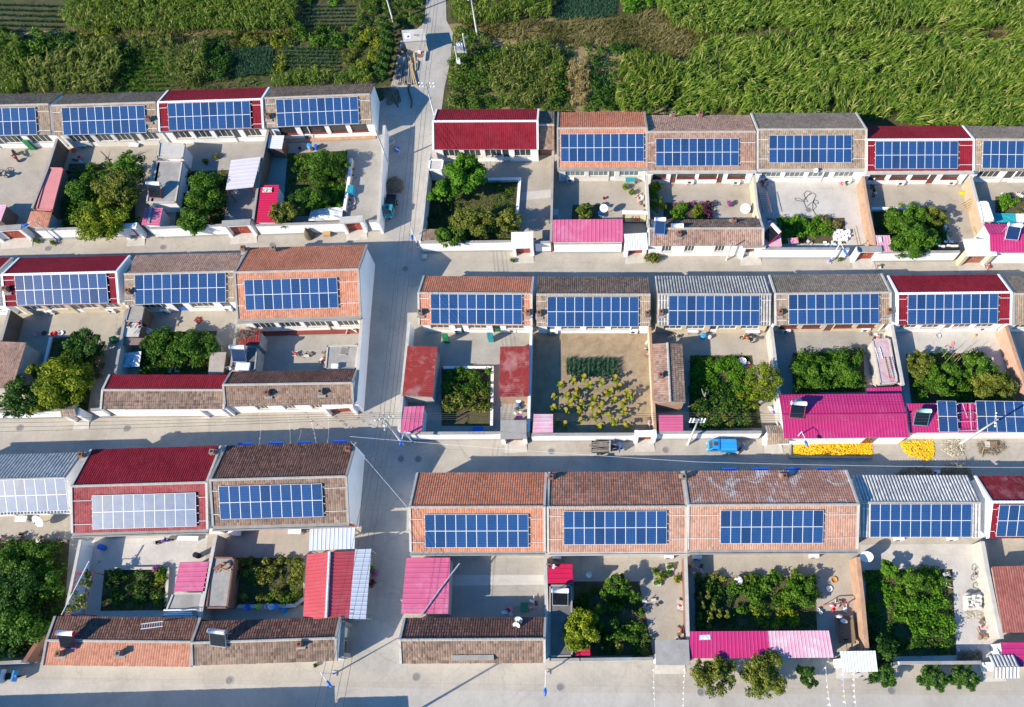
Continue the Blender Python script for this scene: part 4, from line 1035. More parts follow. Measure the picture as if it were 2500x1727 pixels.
def person(x, y, rz, label, group=None):
    """bent-over figure reaching to the ground; facing local +x"""
    me = bpy.data.meshes.new('body')
    J = {'pel': (0, 0, .86), 'ch': (.36, 0, 1.1), 'nk': (.5, 0, 1.12), 'hd': (.62, 0, 1.1), 'hd2': (.72, 0, 1.05)}
    E = [('pel', 'ch'), ('ch', 'nk'), ('nk', 'hd'), ('hd', 'hd2')]; rad = {'pel': .15, 'ch': .16, 'nk': .065, 'hd': .105, 'hd2': .085}
    for s_, n_ in ((-1, 'r'), (1, 'l')):
        J.update({'hip' + n_: (-.02, s_ * .1, .82), 'kn' + n_: (.08, s_ * .14, .46), 'an' + n_: (-.02, s_ * .15, .08), 'to' + n_: (.17, s_ * .16, .04),
                  'sh' + n_: (.4, s_ * .19, 1.08), 'el' + n_: (.52, s_ * .24, .82), 'wr' + n_: (.68, s_ * .17, .62), 'pa' + n_: (.74, s_ * .15, .56)})
        E += [('pel', 'hip' + n_), ('hip' + n_, 'kn' + n_), ('kn' + n_, 'an' + n_), ('an' + n_, 'to' + n_), ('ch', 'sh' + n_), ('sh' + n_, 'el' + n_), ('el' + n_, 'wr' + n_), ('wr' + n_, 'pa' + n_)]
        rad.update({'hip' + n_: .105, 'kn' + n_: .07, 'an' + n_: .05, 'to' + n_: .04, 'sh' + n_: .075, 'el' + n_: .05, 'wr' + n_: .034, 'pa' + n_: .04})
        for f in range(5):
            k = 'f%d%s' % (f, n_); J[k] = (.8 + (.03 if f in (2, 3) else 0) - (.05 if f == 0 else 0), s_ * (.15 + (f - 2) * .022 * (1 if f else 1.6)), .5 + (.03 if f == 0 else 0)); E.append(('pa' + n_, k)); rad[k] = .01
    keys = list(J); me.from_pydata([J[k] for k in keys], [(keys.index(a), keys.index(b)) for a, b in E], [])
    tmp = bpy.data.objects.new('tmp', me); COL.objects.link(tmp)
    sm = tmp.modifiers.new('skin', 'SKIN'); me.skin_vertices[0].data
    for i, k in enumerate(keys): me.skin_vertices[0].data[i].radius = (rad[k], rad[k] * (.8 if k in ('pel', 'ch') else 1)); me.skin_vertices[0].data[i].use_root = (k == 'pel')
    ss = tmp.modifiers.new('sub', 'SUBSURF'); ss.levels = ss.render_levels = 1
    dg = bpy.context.evaluated_depsgraph_get(); m2 = bpy.data.meshes.new_from_object(tmp.evaluated_get(dg)); bpy.data.objects.remove(tmp)
    for m in (SHIRT, NAVY, SKIN): m2.materials.append(m)
    for p in m2.polygons:
        c = p.center; p.use_smooth = True
        p.material_index = 1 if (c.z < .9 and c.x < .22) else (2 if (c.x > .5 and (abs(c.y) < .1 or c.z < .8)) else 0)
    root = thing('person', P(x, y, 0), rz, label, 'person', group)
    b = link('body', m2, root)
    MB().blob((.6, 0, 1.14), (.12, .115, .1), 'hair', j=.06).build('hair', BLACK, root, True)
    f = MB()
    for s_ in (-1, 1): f.blob((.79, s_ * .035, 1.06), (.012, .014, .012), 'e', j=0)
    f.blob((.795, 0, 1.02), (.02, .015, .02), 'n', j=0); f.build('face', SKIN, root)
    return root
# ------------------------------------------------------------------ ground
SOIL = pm('field_soil', (.085, .08, .035), .95, .35, .5, dirt=(.035, .07, .012), dirt_amt=.85, bump=.4)
EARTH = pm('bare_earth', (.335, .26, .175), .95, .2, 1.2, dirt=(.17, .125, .08), dirt_amt=.5, bump=.5)
BED = pm('garden_soil', (.10, .085, .045), .95, .3, 1.5, dirt=(.06, .075, .02), dirt_amt=.6, bump=.5)
DRYG = pm('dry_grass_ground', (.27, .215, .11), .95, .3, .8, dirt=(.10, .11, .03), dirt_amt=.7, bump=.5)
STREET = concrete('street_concrete', (.42, .39, .34), (.25, .225, .195), .6, 4.6, .4)
LANE = concrete('lane_concrete', (.40, .385, .355), (.15, .15, .15), .75, 4.2, .55)
YARD = concrete('yard_concrete', (.41, .375, .32), (.21, .18, .15), .65, 0, .35)
YARDG = concrete('yard_concrete_grey', (.37, .355, .325), (.18, .165, .15), .65, 3.4, .4)
YARDW = concrete('yard_concrete_new', (.52, .505, .48), (.35, .335, .31), .35, 3.8, .2)
ME = bpy.data.meshes.new('ground'); s_ = 600.0
ME.from_pydata([(-s_, -s_, -.04), (s_, -s_, -.04), (s_, s_, -.04), (-s_, s_, -.04)], [], [(0, 1, 2, 3)]); ME.materials.append(SOIL)
struct(link('ground', ME))
sheet('street', [(-600, 300), (905, 262), (935, 245), (950, 225), (1066, 322), (3200, 335), (3200, 2100), (-700, 2100)], 0.0, STREET)
sheet('lane', [(1045, -70), (1038, 40), (1030, 62), (978, 100), (962, 180), (950, 225), (925, 300), (945, 420), (935, 600), (925, 800), (885, 1000), (888, 1290), (872, 1500), (862, 1640), (985, 1640), (998, 1500), (1005, 1360), (1020, 1160), (985, 1080), (1000, 800), (1030, 660), (1025, 610), (1050, 390), (1066, 322), (1078, 270), (1085, 215), (1100, 150), (1106, 80), (1090, 50), (1087, -70)], .005, LANE)
LOTQ = {
 'A1': [(-160, 345), (130, 338), (70, 572), (-230, 585)], 'A2': [(136, 342), (388, 335), (352, 572), (75, 575)],
 'A3': [(392, 335), (646, 328), (612, 560), (357, 570)], 'A4': [(650, 330), (930, 318), (925, 562), (618, 562)],
 'B1': [(1050, 395), (1350, 395), (1345, 612), (1025, 614)], 'B2': [(1352, 440), (1582, 440), (1582, 608), (1348, 610)],
 'B3': [(1584, 440), (1848, 440), (1858, 608), (1584, 608)], 'B4': [(1850, 440), (2112, 440), (2135, 625), (1858, 625)],
 'B5': [(2116, 445), (2380, 445), (2420, 640), (2137, 640)], 'B6': [(2384, 440), (2700, 440), (2740, 650), (2424, 650)],
 'C1': [(-20, 765), (292, 755), (245, 1010), (-80, 1020)], 'C2': [(296, 755), (575, 752), (550, 960), (262, 960)],
 'C3': [(580, 800), (895, 795), (880, 960), (565, 960)], 'E1': [(1000, 815), (1297, 812), (1292, 1072), (985, 1078)],
 'E2': [(1300, 812), (1590, 812), (1600, 1072), (1293, 1072)], 'E3': [(1594, 812), (1884, 810), (1905, 1070), (1602, 1070)],
 'E4': [(1890, 810), (2176, 806), (2210, 1000), (1905, 1000)], 'E5': [(2182, 808), (2470, 806), (2540, 1010), (2214, 1010)],
 'F1': [(-150, 1265), (168, 1262), (150, 1620), (-250, 1640)], 'F2': [(190, 1320), (508, 1308), (490, 1520), (150, 1520)],
 'F3': [(515, 1310), (870, 1300), (845, 1520), (500, 1525)], 'H1': [(1000, 1365), (1332, 1363), (1330, 1520), (990, 1522)],
 'H2': [(1338, 1365), (1674, 1362), (1678, 1616), (1335, 1618)], 'H3': [(1678, 1362), (2096, 1358), (2115, 1610), (1682, 1614)],
 'H4': [(2100, 1330), (2408, 1328), (2450, 1618), (2110, 1620)], 'H5': [(2412, 1325), (2750, 1320), (2800, 1625), (2452, 1622)]}
for k, q in LOTQ.items():
    sheet('courtyard', q, .010, {'E2': EARTH, 'B4': YARDW, 'F2': YARDW, 'A4': YARDG, 'A3': YARDG, 'C3': YARDG, 'E1': YARDG, 'H1': YARDG, 'E4': YARDG, 'E5': YARDW, 'H4': YARDW}.get(k, YARD))
def bed(pts, mat=BED, z=.03): return sheet('garden_bed', pts, z, mat)
for q in ([(168, 400), (330, 400), (330, 560), (150, 560)], [(440, 420), (560, 415), (545, 560), (425, 565)], [(702, 375), (848, 368), (835, 525), (690, 530)],
          [(1050, 436), (1266, 436), (1258, 600), (1030, 600)], [(1398, 500), (1470, 500), (1470, 535), (1395, 535)], [(1620, 495), (1738, 495), (1740, 536), (1620, 536)],
          [(1895, 532), (2062, 532), (2066, 595), (1905, 595)], [(2130, 514), (2308, 514), (2320, 612), (2140, 615)], [(2430, 480), (2520, 480), (2520, 520), (2430, 520)],
          [(125, 825), (240, 820), (215, 1005), (85, 1010)], [(350, 812), (530, 808), (510, 915), (340, 915)], [(1078, 897), (1204, 897), (1200, 1040), (1078, 1040)],
          [(1685, 868), (1836, 868), (1860, 1045), (1682, 1045)], [(1935, 862), (2108, 862), (2112, 958), (1935, 958)], [(2212, 865), (2400, 862), (2480, 982), (2225, 985)],
          [(-60, 1318), (170, 1318), (150, 1600), (-80, 1610)], [(255, 1390), (412, 1388), (405, 1490), (245, 1492)], [(565, 1362), (735, 1362), (742, 1478), (570, 1480)],
          [(1400, 1420), (1560, 1420), (1595, 1600), (1405, 1602)], [(1696, 1410), (1990, 1408), (1995, 1538), (1698, 1545)], [(2112, 1392), (2325, 1390), (2335, 1600), (2118, 1605)]):
    bed(q)
sheet('path', [(1270, 470), (1352, 462), (1352, 482), (1268, 490)], .016, YARDW)
sheet('path', [(1100, 1404), (1330, 1404), (1330, 1428), (1098, 1430)], .016, YARDW)
sheet('path', [(1055, 1240), (1068, 1150), (1090, 1160), (1075, 1260)], .011, STREET)
sheet('road', [(-300, 1652), (0, 1657), (450, 1668), (960, 1680), (1400, 1691), (2500, 1698), (3000, 1700), (3000, 2050), (-400, 2050)], .004, concrete('road_concrete', (.44, .42, .385), (.28, .265, .245), .5, 5.2, .3))
# dirt shoulders and field tracks
sheet('track', [(1085, 60), (1240, 48), (1500, 40), (1690, 70), (1730, 95), (1660, 140), (1620, 300), (1560, 320), (1090, 330), (1100, 150), (1110, 85)], -.02, DRYG)
sheet('track', [(1640, 95), (2600, 70), (2600, 105), (1680, 135)], -.015, DRYG)
sheet('track', [(-100, 70), (700, 70), (960, 60), (1030, 70), (960, 190), (910, 262), (-100, 280)], -.02, SOIL)
sheet('track', [(-100, 74), (160, 76), (160, 86), (-100, 90)], -.012, EARTH)
sheet('track', [(160, 78), (700, 74), (700, 86), (160, 92)], -.012, DRYG)
# ------------------------------------------------------------------ farmhouses
BLUEGL = pm('pale_window_glass', (.16, .21, .22), .1, .3, 1.0, spec=.9)
house('A1', (-135, 335), (125, 328), 232, 259, 'dark-tiled farmhouse beside the pink flat-roofed shed', ('tile', 'tan'), ('tile', 'dark'), wallm=WHITE, pattern='.w.dw.w.')
house('A2', (133, 330), (386, 322), 229, 255, 'dark-tiled farmhouse behind the overgrown yard with a dead trunk', ('tile', 'tan'), ('tile', 'dark'), frontm=TILEW, pattern='.wd.w.wd.w.', chim=((366, 296),))
house('A3', (390, 321), (643, 313), 219, 247, 'maroon-roofed farmhouse with white copings above the pale metal canopy', ('step', 'maroon'), ('step', 'maroon'), coping=WHITE, ridgem=WHITE, pattern='.w.w.wd.w.')
house('A4', (652, 311), (908, 301), 210, 236, 'brown-tiled farmhouse at the lane corner beside the log pile', ('tile', 'tan'), ('tile', 'brownn'), frame=REDFRM, pattern='.w.dw.w.w.', chim=((657, 289),), plinth=BRICKT)
house('B1', (1058, 365), (1313, 364), 268, 297, 'maroon-roofed farmhouse without any solar panels', ('step', 'maroon'), ('step', 'maroon'), ridgem=WHITE, coping=WHITE, pattern='.w.w.wd.w.')
house('B1p', (1316, 364), (1353, 364), 272, 306, 'narrow dark-tiled passage building joined to the maroon house', ('tile', 'brown'), ('tile', 'dark'), ze=2.7, pattern='', name='passage_building', cat='building', wallm=BRICKR, of=1.2)
house('B2', (1362, 417), (1580, 416), 275, 314, 'orange-tiled farmhouse facing the mural screen wall', ('tile', 'orange'), ('tile', 'orangen'), g=.42, coping=GREYC, frontm=TILEW, pattern='.W.Wd.W.', glass=BLUEGL)
house('B3', (1580, 423), (1846, 422), 282, 323, 'pinkish-tiled farmhouse with red-brown window frames', ('tile', 'pinkt'), ('tile', 'pinkt'), g=.42, frame=REDFRM, pattern='.w.dW.Wd.W.', chim=((1643, 285), (1709, 285)), gutm=PALEC)
house('B4', (1850, 419), (2115, 418), 277, 317, 'brown-tiled farmhouse above the white yard with a coiled hose', ('tile', 'tan'), ('tile', 'grey'), g=.42, coping=PALEC, pattern='.W.W.wd.W.', glass=BLUEGL, gutm=PALEC)
house('B5', (2116, 425), (2378, 424), 309, 342, 'maroon-roofed farmhouse above the bamboo pole yard', ('step', 'maroon'), ('step', 'maroon'), g=.45, coping=WHITE, ridgem=WHITE, frame=REDFRM, pattern='.w.w.wd.w.', gutm=PALEC)
house('B6', (2381, 417), (2640, 418), 310, 342, 'grey-tiled farmhouse by the turquoise sheet, running out of the picture', ('tile', 'tan'), ('tile', 'grey'), pattern='.w.dw.w.', frame=WFRM)
house('C0', (-250, 755), (-4, 749), 634, 674, 'maroon roof end beside the maroon house with the yellowing tree', ('step', 'maroon'), ('step', 'maroon'), coping=PALEC)
house('C1', (13, 748), (291, 741), 629, 668, 'maroon-roofed farmhouse above the yellowing courtyard tree', ('step', 'maroon'), ('step', 'maroon'), coping=WHITE, ridgem=WHITE, frontm=CREAM, pattern='.w.w.dw.w.', chim=((20, 711),))
house('C2', (305, 744), (573, 737), 622, 667, 'brown-tiled farmhouse above the red chilli heap', ('tile', 'tan'), ('tile', 'pinkt'), pattern='.w.d.w.d.', chim=((318, 716),), doorm=BLUE)
house('C3', (579, 789), (880, 781), 603, 662, 'big orange-tiled farmhouse beside the long white lane wall', ('tile', 'orange'), ('tile', 'orangen'), ze=4.0, g=.5, coping=GREYC, pattern='.W.W.Wd.W.', chim=((598, 612), (672, 613)), plinth=REDFRM)
house('D1', (247, 999), (547, 999), 916, 953, 'south range roofed maroon on one slope and mottled tiles on the other', ('tile', 'brown'), ('step', 'maroon'), ze=2.9, of=.25, coping=PALEC, pattern='', name='south_range', cat='outbuilding')
house('D2', (550, 992), (863, 987), 907, 938, 'brown-tiled south range with two chimneys and white street wall', ('tile', 'brown'), ('tile', 'brownr'), ze=2.9, of=.25, coping=GREYC, pattern='pp.w.p.w.p.w.ppp', name='south_range', cat='outbuilding', chim=((656, 964), (786, 961)))
house('E1', (1023, 793), (1298, 795), 676, 717, 'orange-tiled farmhouse between two rusty red sheds', ('tile', 'orange'), ('tile', 'orangen'), coping=PALEC, pattern='.w.d.w.d.w.', doorm=GREEN, chim=((1028, 767), (1290, 768)))
house('E2', (1310, 796), (1588, 796), 677, 720, 'brown-tiled farmhouse above the sunflower plot', ('tile', 'tan'), ('tile', 'brownn'), pattern='.d.w.w.wd.', chim=((1317, 770), (1580, 771)))
house('E3', (1604, 795), (1882, 795), 675.5, 719, 'black and white ribbed-roof farmhouse with the motorbike outside', ('rib', 'rib'), ('rib', 'rib'), pattern='.w.w.dw.w.', chim=((1613, 768),), wallm=CREAM)
house('E4', (1893, 793.5), (2174, 790), 671, 716.5, 'grey-brown tiled farmhouse behind the long magenta hall', ('tile', 'tan'), ('tile', 'grey'), coping=PALEC, pattern='.w.w.dw.w.', frontm=CREAM, frame=REDFRM, chim=((1902, 768), (2167, 765)))
house('E5', (2190, 793.5), (2467, 790), 672.5, 716, 'maroon-roofed farmhouse behind the rooftop solar rack', ('step', 'maroon'), ('step', 'maroon'), coping=WHITE, ridgem=WHITE, pattern='.w.w.dw.w.')
house('E6', (2474, 793), (2760, 790), 674, 717, 'tan-tiled farmhouse end beside the maroon house and rooftop rack', ('tile', 'tan'), ('tile', 'grey'), coping=GREYC)
house('F1', (-190, 1262), (168, 1252), 1112, 1172, 'whitened ribbed-roof farmhouse under glare-tinted pale panels', ('rib', 'ribw'), ('rib', 'ribw'), pattern='.w.w.dw.w.', ze=3.2)
house('F2', (175, 1313), (506, 1303), 1095, 1183, 'maroon-roofed farmhouse under glaring pale panels', ('step', 'maroonp'), ('step', 'maroon'), ze=3.9, g=.45, coping=PALEC, pattern='.W.W.dW.', chim=((206, 1114),))
house('F3', (519, 1297), (850, 1288), 1086, 1168, 'dark brown-tiled farmhouse beside the red metal shed and lane', ('tile', 'brown'), ('tile', 'brownr'), ze=3.9, g=.5, coping=GREYC, pattern='.W.W.dW.', chim=((524, 1107), (853, 1100)), awn=((577, 613), (652, 688), (723, 759), (808, 845)), frontm=ROSE)
house('G1', (104, 1624), (466, 1628), 1507, 1566, 'south range with orange tiles towards the street and dark tiles behind', ('tile', 'orange'), ('tile', 'brownr'), ze=3.0, of=.2, coping=GREYC, pattern='', name='south_range', cat='outbuilding', chim=((152, 1597), (297, 1596)))
house('G2', (470, 1625), (822, 1613), 1513, 1564, 'brown-tiled south range with one chimney by the dark alley gate', ('tile', 'brown'), ('tile', 'brownr'), ze=3.0, of=.2, coping=GREYC, pattern='', name='south_range', cat='outbuilding', chim=((736, 1574),))
house('H1', (1002, 1357), (1330, 1356), 1155, 1238, 'orange-tiled corner farmhouse above the pink metal shed', ('tile', 'orange'), ('tile', 'orangen'), ze=3.6, g=.4, coping=PALEC, pattern='.W.W.dW.')
house('H2', (1338, 1357), (1676, 1355), 1153, 1238, 'red-brown tiled farmhouse above the dark flat shed', ('tile', 'washs'), ('tile', 'brownm'), ze=3.6, g=.35, coping=PALEC, pattern='.W.W.dW.', gutm=PALEC, chim=((1346, 1168), (1668, 1168)))
house('H3', (1680, 1354), (2094, 1352), 1150, 1233, 'widest farmhouse, its rear tiles streaked with white lime wash', ('tile', 'washs'), ('tile', 'wash'), ze=3.6, g=.45, coping=PALEC, pattern='.W.W.dW.W.', frontm=CREAM, chim=((1912, 1166),), awn=((1765, 1801), (1841, 1879), (1920, 1957), (1998, 2035)))
house('H4', (2102, 1312), (2393, 1312), 1161.5, 1228, 'white ribbed-roof farmhouse with plastered grey verges', ('rib', 'ribw'), ('rib', 'ribw'), pattern='.w.w.dw.w.', frontm=CREAM, ze=3.2)
house('H5', (2411, 1314), (2700, 1314), 1163, 1226, 'maroon-roofed farmhouse with faded rear slope running out of the picture', ('step', 'maroon'), ('step', 'maroonw'), coping=WHITE, ridgem=WHITE, pattern='.w.w.dw.w.', ze=3.2)
house('I1', (979, 1620), (1330, 1618), 1509, 1561.5, 'brown-tiled south range with a raised cement parapet on its eave', ('tile', 'brown'), ('tile', 'brownr'), ze=3.0, of=.2, coping=PALEC, pattern='', name='south_range', cat='outbuilding')
house('B3r', (1585, 600), (1863, 599), 537, 558.5, 'pinkish-tiled south range with slit windows in its white street wall', ('tile', 'pinkt'), ('tile', 'brownn'), ze=2.7, of=.2, coping=PALEC, pattern='p.w.p.w.pp.w.pp.w.', name='south_range', cat='outbuilding', chim=((1657, 576), (1790, 543)))
house('E4h', (1914, 1071), (2220, 1068), 962.5, 1013.5, 'long magenta sheet-metal hall behind the maize cob heap', ('metal', MAGENTA), ('metal', MAGENTA), ze=2.9, of=.15, ridgem=MAGENTA, pattern='pppppppp.g.pp', name='sheet_metal_hall', cat='outbuilding', doorm=REDDOOR)
house('B6r', (2418, 617), (2640, 617), 547, 574, 'magenta sheet-metal building beside the turquoise sheet', ('metal', MAGENTA), ('metal', MAGENTA), ze=2.7, of=.15, ridgem=MAGENTA, pattern='', name='sheet_metal_hall', cat='outbuilding')
house('E3s', (1673, 984), (1665, 840), 0, 0, 'brown-tiled side shed with its ridge running away from the street', ('tile', 'brown'), ('tile', 'pinkt'), ze=2.6, of=.15, pattern='.w.d.', name='side_shed', cat='outbuilding', side=((1596, 912), (1630, 906)), wallm=BRICKT, chim=((1612, 921),))
house('F3s', (862, 1505), (868, 1345), 0, 0, 'red sheet-metal gabled shed with a white ridge strip by the lane', ('metal', ROSERED), ('metal', ROSERED), ze=2.8, of=.1, pattern='', name='sheet_metal_shed', cat='outbuilding', side=((745, 1425), (801, 1424)), ridgem=WSTEEL)
house('S1', (-330, 1990), (640, 1960), 1762, 1850, 'tiled farmhouse across the bottom street, just beyond the picture', ('tile', 'orange'), ('tile', 'brown'), ze=3.2, pattern='.w.w.dw.w.w.')
house('S2', (655, 1960), (838, 1955), 1776, 1860, 'brown-tiled farmhouse end across the bottom street beyond the picture', ('tile', 'tan'), ('tile', 'brown'), ze=3.2)

SOL = [('A1', -13.5, 298, 'blue solar array on the dark roof beside the pink shed'), ('A2', 253.5, 294, 'blue solar array on the dark roof above the overgrown yard'),
 ('A3', 511, 283, 'blue solar array on the maroon roof above the pale canopy'), ('A4', 775, 273, 'blue solar array on the brown roof by the log pile'),
 ('B2', 1470.5, 361, 'solar array filling the orange roof above the mural screen'), ('B3', 1702.5, 372, 'solar array on the pinkish roof with red window frames below'),
 ('B4', 1978.5, 364, 'solar array on the brown roof above the coiled hose yard'), ('B5', 2238, 379, 'solar array on the maroon roof above the bamboo poles'),
 ('B6', 2500, 378, 'solar array on the grey roof by the turquoise sheet'), ('C1', 150, 707, 'light blue solar array on the maroon roof above the yellowing tree'),
 ('C2', 440, 705, 'light blue solar array on the brown roof above the chilli heap'), ('C3', 711, 718, 'solar array in the middle of the big orange roof'),
 ('E1', 1163, 755.5, 'solar array on the orange roof between two rusty sheds'), ('E2', 1447.5, 761.5, 'solar array on the brown roof above the sunflower plot'),
 ('E3', 1743.5, 759, 'solar array on the black and white ribbed roof'), ('E4', 2036, 755, 'solar array on the grey-brown roof behind the magenta hall'),
 ('E5', 2326.5, 755, 'solar array on the maroon roof behind the rooftop rack'), ('F1', 38, 1211, 'glare-tinted pale solar array under the whitened ribbed roof'),
 ('F2', 352, 1248, 'glaring whitish solar array on the large maroon roof'), ('F3', 661.5, 1225, 'light blue solar array on the dark brown roof by the lane'),
 ('H1', 1163.5, 1297, 'solar array on the orange corner roof above the pink shed'), ('H2', 1502, 1289, 'solar array on the roof above the dark flat shed'),
 ('H3', 1884.5, 1287, 'solar array on the widest, lime-streaked roof'), ('H4', 2248, 1271.5, 'solar array under the white ribbed rear slope'),
 ('H5', 2560, 1272, 'solar array on the faded maroon roof at the picture edge')]
for k, cx, cy, lb in SOL: solar(k, cx, cy, lb)
# ------------------------------------------------------------------ courtyard walls (pixels follow the wall tops)
def swall(pts, label, h=2.1): return wall(pts, h, label, WHITE, GREYC, .26, WBASE)
wall([(139, 338), (116, 410), (78, 508)], 2.3, 'brown brick wall between the pink shed yard and the overgrown yard', BRICKG, GREYC)
swall([(-120, 566), (-2, 561)], 'white street wall stub left of the gate by the pink shed')
swall([(86, 561), (316, 553)], 'white street wall below the overgrown yard and its big tree', 2.0)
wall([(388, 395), (362, 545)], 2.2, 'white side wall along the shed with the slanting water heater', WHITE, GREYC)
swall([(364, 557), (556, 549)], 'white street wall below the two dense trees of the canopy yard')
wall([(654, 318), (637, 400), (617, 538)], 2.3, 'brick wall between the pale canopy yard and the crimson shed', BRICKR, GREYC)
swall([(624, 550), (832, 543)], 'white street wall behind the hay cone')
swall([(900, 540), (920, 539)], 'short white wall stub at the lane corner')
wall([(938, 306), (928, 475), (923, 545)], 2.3, 'tall white lane wall beside the parked tricycle', WHITE, PALEC, .3)
wall([(857, 386), (851, 440), (840, 512)], .75, 'low white garden wall beside the turquoise tank', PALEC, WHITE, .3)
wall([(1049, 369), (1030, 553), (1024, 587)], 2.3, 'white lane wall of the maroon house without panels', WHITE, PALEC)
swall([(1026, 592), (1247, 589)], 'white street wall beneath the drooping olive tree')
swall([(1306, 592), (1344, 591)], 'short white wall right of the flat white gate canopy')
wall([(1350, 368), (1345, 590)], 2.3, 'dark brick wall between the walnut yard and the mural yard', BRICKG, GREYC)
wall([(1191, 437), (1269, 436), (1259, 566)], .6, 'low white wall bordering the walnut tree garden', PALEC, WHITE, .3)
swall([(1352, 594), (1518, 593)], 'white street wall in front of the pink ribbed roof')
wall([(1579, 428), (1584, 535)], 2.3, 'pale wall between the mural yard and the flower yard', PALEC, PALEC)
wall([(1841, 428), (1849, 506), (1857, 538)], 2.2, 'cream wall between the flower yard and the hose yard', CREAM, PALEC)
swall([(1860, 607), (2074, 607)], 'long white street wall below the hedge and pale block stack')
wall([(2107, 430), (2122, 520), (2138, 598)], 2.2, 'sunlit tan brick wall beside the white hose yard', BRICKT, pm('tan_cap', (.5, .33, .22), .9, .15, 2), .3)
swall([(2143, 616), (2344, 614)], 'white street wall behind the round tree of the bamboo yard')
wall([(2370, 430), (2399, 540), (2417, 596)], 2.2, 'sunlit tan wall beside the leaning bamboo poles', pm('tan_plaster', (.50, .38, .27), .9, .12, 1.2), PALEC, .3)
wall([(2128, 509), (2292, 508)], .5, 'low white wall at the back of the bamboo yard garden', WHITE, WHITE, .3, ch=.05)
wall([(2305, 536), (2317, 590)], .6, 'short white wall right of the round tree', WHITE, WHITE, .3, ch=.05)
wall([(23, 757), (2, 832)], 2.3, 'dark brick wall left of the yellowing tree yard', BRICKG, GREYC)
wall([(308, 754), (281, 910)], 2.2, 'grey wall between the yellowing tree yard and the cluttered sheds', PALEC, GREYC)
swall([(-80, 1008), (184, 1000)], 'white street wall beneath the yellowing tree')
swall([(220, 1001), (246, 999)], 'short white wall beside the small tiled gate pillar')
wall([(123, 823), (109, 886)], .4, 'low white kerb wall of the yellowing tree garden', PALEC, WHITE, .25)
wall([(883, 777), (867, 984)], 3.0, 'tall long white wall facing the lane beside the big orange house', WHITE, PALEC, .3)
wall([(577, 800), (563, 905)], 2.2, 'grey wall between the chilli yard and the blue collector shed', PALEC, GREYC)
wall([(525, 822), (539, 842), (533, 862)], .7, 'low pale angled wall at the edge of the chilli yard garden', PALEC, CREAM, .25)
wall([(999, 786), (981, 965), (974, 1050)], 2.3, 'white lane wall beside the rusty red shed', WHITE, PALEC, .3)
swall([(1002, 1058), (1224, 1057)], 'white street wall below the fenced bean garden')
wall([(1082, 897), (1202, 897), (1200, 1040)], .55, 'low white wall around the bean garden', PALEC, WHITE, .25)
wall([(1297, 799), (1292, 970), (1290, 1054)], 2.2, 'white wall between the rusty sheds and the earth yard', PALEC, WHITE)
swall([(1296, 1061), (1550, 1060)], 'white street wall below the sunflower plot')
wall([(1587, 799), (1597, 1000), (1600, 1052)], 2.2, 'tan wall between the earth yard and the tiled side shed', CREAM, BRICKT)
swall([(1604, 1056), (1860, 1055)], 'white street wall beside the parked blue tricycle')
wall([(1883, 798), (1897, 910), (1912, 1058)], 2.2, 'whitewashed wall under the thin yellow-green tree', PALEC, PALEC, .3)
wall([(2178, 794), (2205, 940)], 2.2, 'whitewashed wall beside the shed roof with ladders', PALEC, PALEC, .3)
wall([(2457, 796), (2500, 925), (2516, 985)], 2.2, 'pinkish tan wall right of the big shrub garden', pm('pink_tan_plaster', (.52, .33, .25), .9, .12, 1.2), BRICKT, .35)
wall([(196, 1318), (161, 1492)], 2.2, 'white side wall behind the vine arbour and blue pipe', WHITE, PALEC)
wall([(105, 1546), (60, 1614)], 2.0, 'red-brown brick wall slanting beside the orange south range', BRICKR, BRICKR, .35)
swall([(-60, 1622), (52, 1616)], 'low white street wall beside the cyan truck', 1.5)
wall([(527, 1306), (504, 1420), (487, 1512)], 2.3, 'grey cement wall between the pink shed and the basin row yard', GREYC, PALEC, .3)
wall([(580, 1481), (718, 1479), (741, 1462)], .5, 'low cement wall carrying the coloured wash basins', GREYC, PALEC, .3)
wall([(257, 1389), (410, 1387), (404, 1488)], .35, 'low cement kerb around the dark arbour garden', GREYC, PALEC, .22)
wall([(1331, 1360), (1335, 1508), (1337, 1614)], 2.2, 'pale wall between the pink metal shed yard and the dark shed', PALEC, PALEC, .3)
swall([(1340, 1612), (1594, 1609)], 'white street wall below the row garden and yellow-green tree')
wall([(1674, 1360), (1681, 1610)], 2.2, 'reddish brick wall between the pot plant yard and the wide house yard', BRICKR, PALEC, .3)
wall([(2095, 1360), (2107, 1470), (2118, 1592)], 2.2, 'sunlit orange brick wall beside the wide house yard', BRICKT, BRICKT, .35)
swall([(2196, 1619), (2396, 1618)], 'white street wall behind the round street shrubs')
wall([(2399, 1322), (2413, 1400), (2446, 1560)], 2.2, 'rough pale wall beside the sack and bicycle clutter', PALEC, PALEC, .35)

# ------------------------------------------------------------------ gates (pixels at the foot of the doors)
gate((14, 586), (76, 582), 'red double gate under a cement slab beside the pink shed', fwd=.35, back=.35, canm=GREYC)
gate((322, 579), (350, 578), 'narrow red gate beside the big overgrown tree', canopy='none')
gate((572, 574), (622, 571), 'red double gate below the pale canopy yard', canm=GREYC, fwd=.35, back=.45)
gate((853, 566), (890, 563), 'red gate under a pale slab behind the two cardboard boxes', canm=PALEC, fwd=.4, back=.5)
gate((1262, 621), (1296, 620), 'dark red gate under a wide flat white canopy', canm=WHITE, fwd=.8, back=1.4, hc=2.55)
gate((1532, 622), (1568, 620), 'red gate under a white ribbed metal canopy', canopy='metal', canm=WSTEEL, fwd=.9, back=1.3)
gate((1812, 626), (1850, 625), 'red gate with striped piers right of the slit-window range', canm=GREYC, fwd=.3, back=.35)
gate((2085, 635), (2126, 634), 'red gate with a cement slab left of the round tree wall', canm=GREYC, fwd=.35, back=.4)
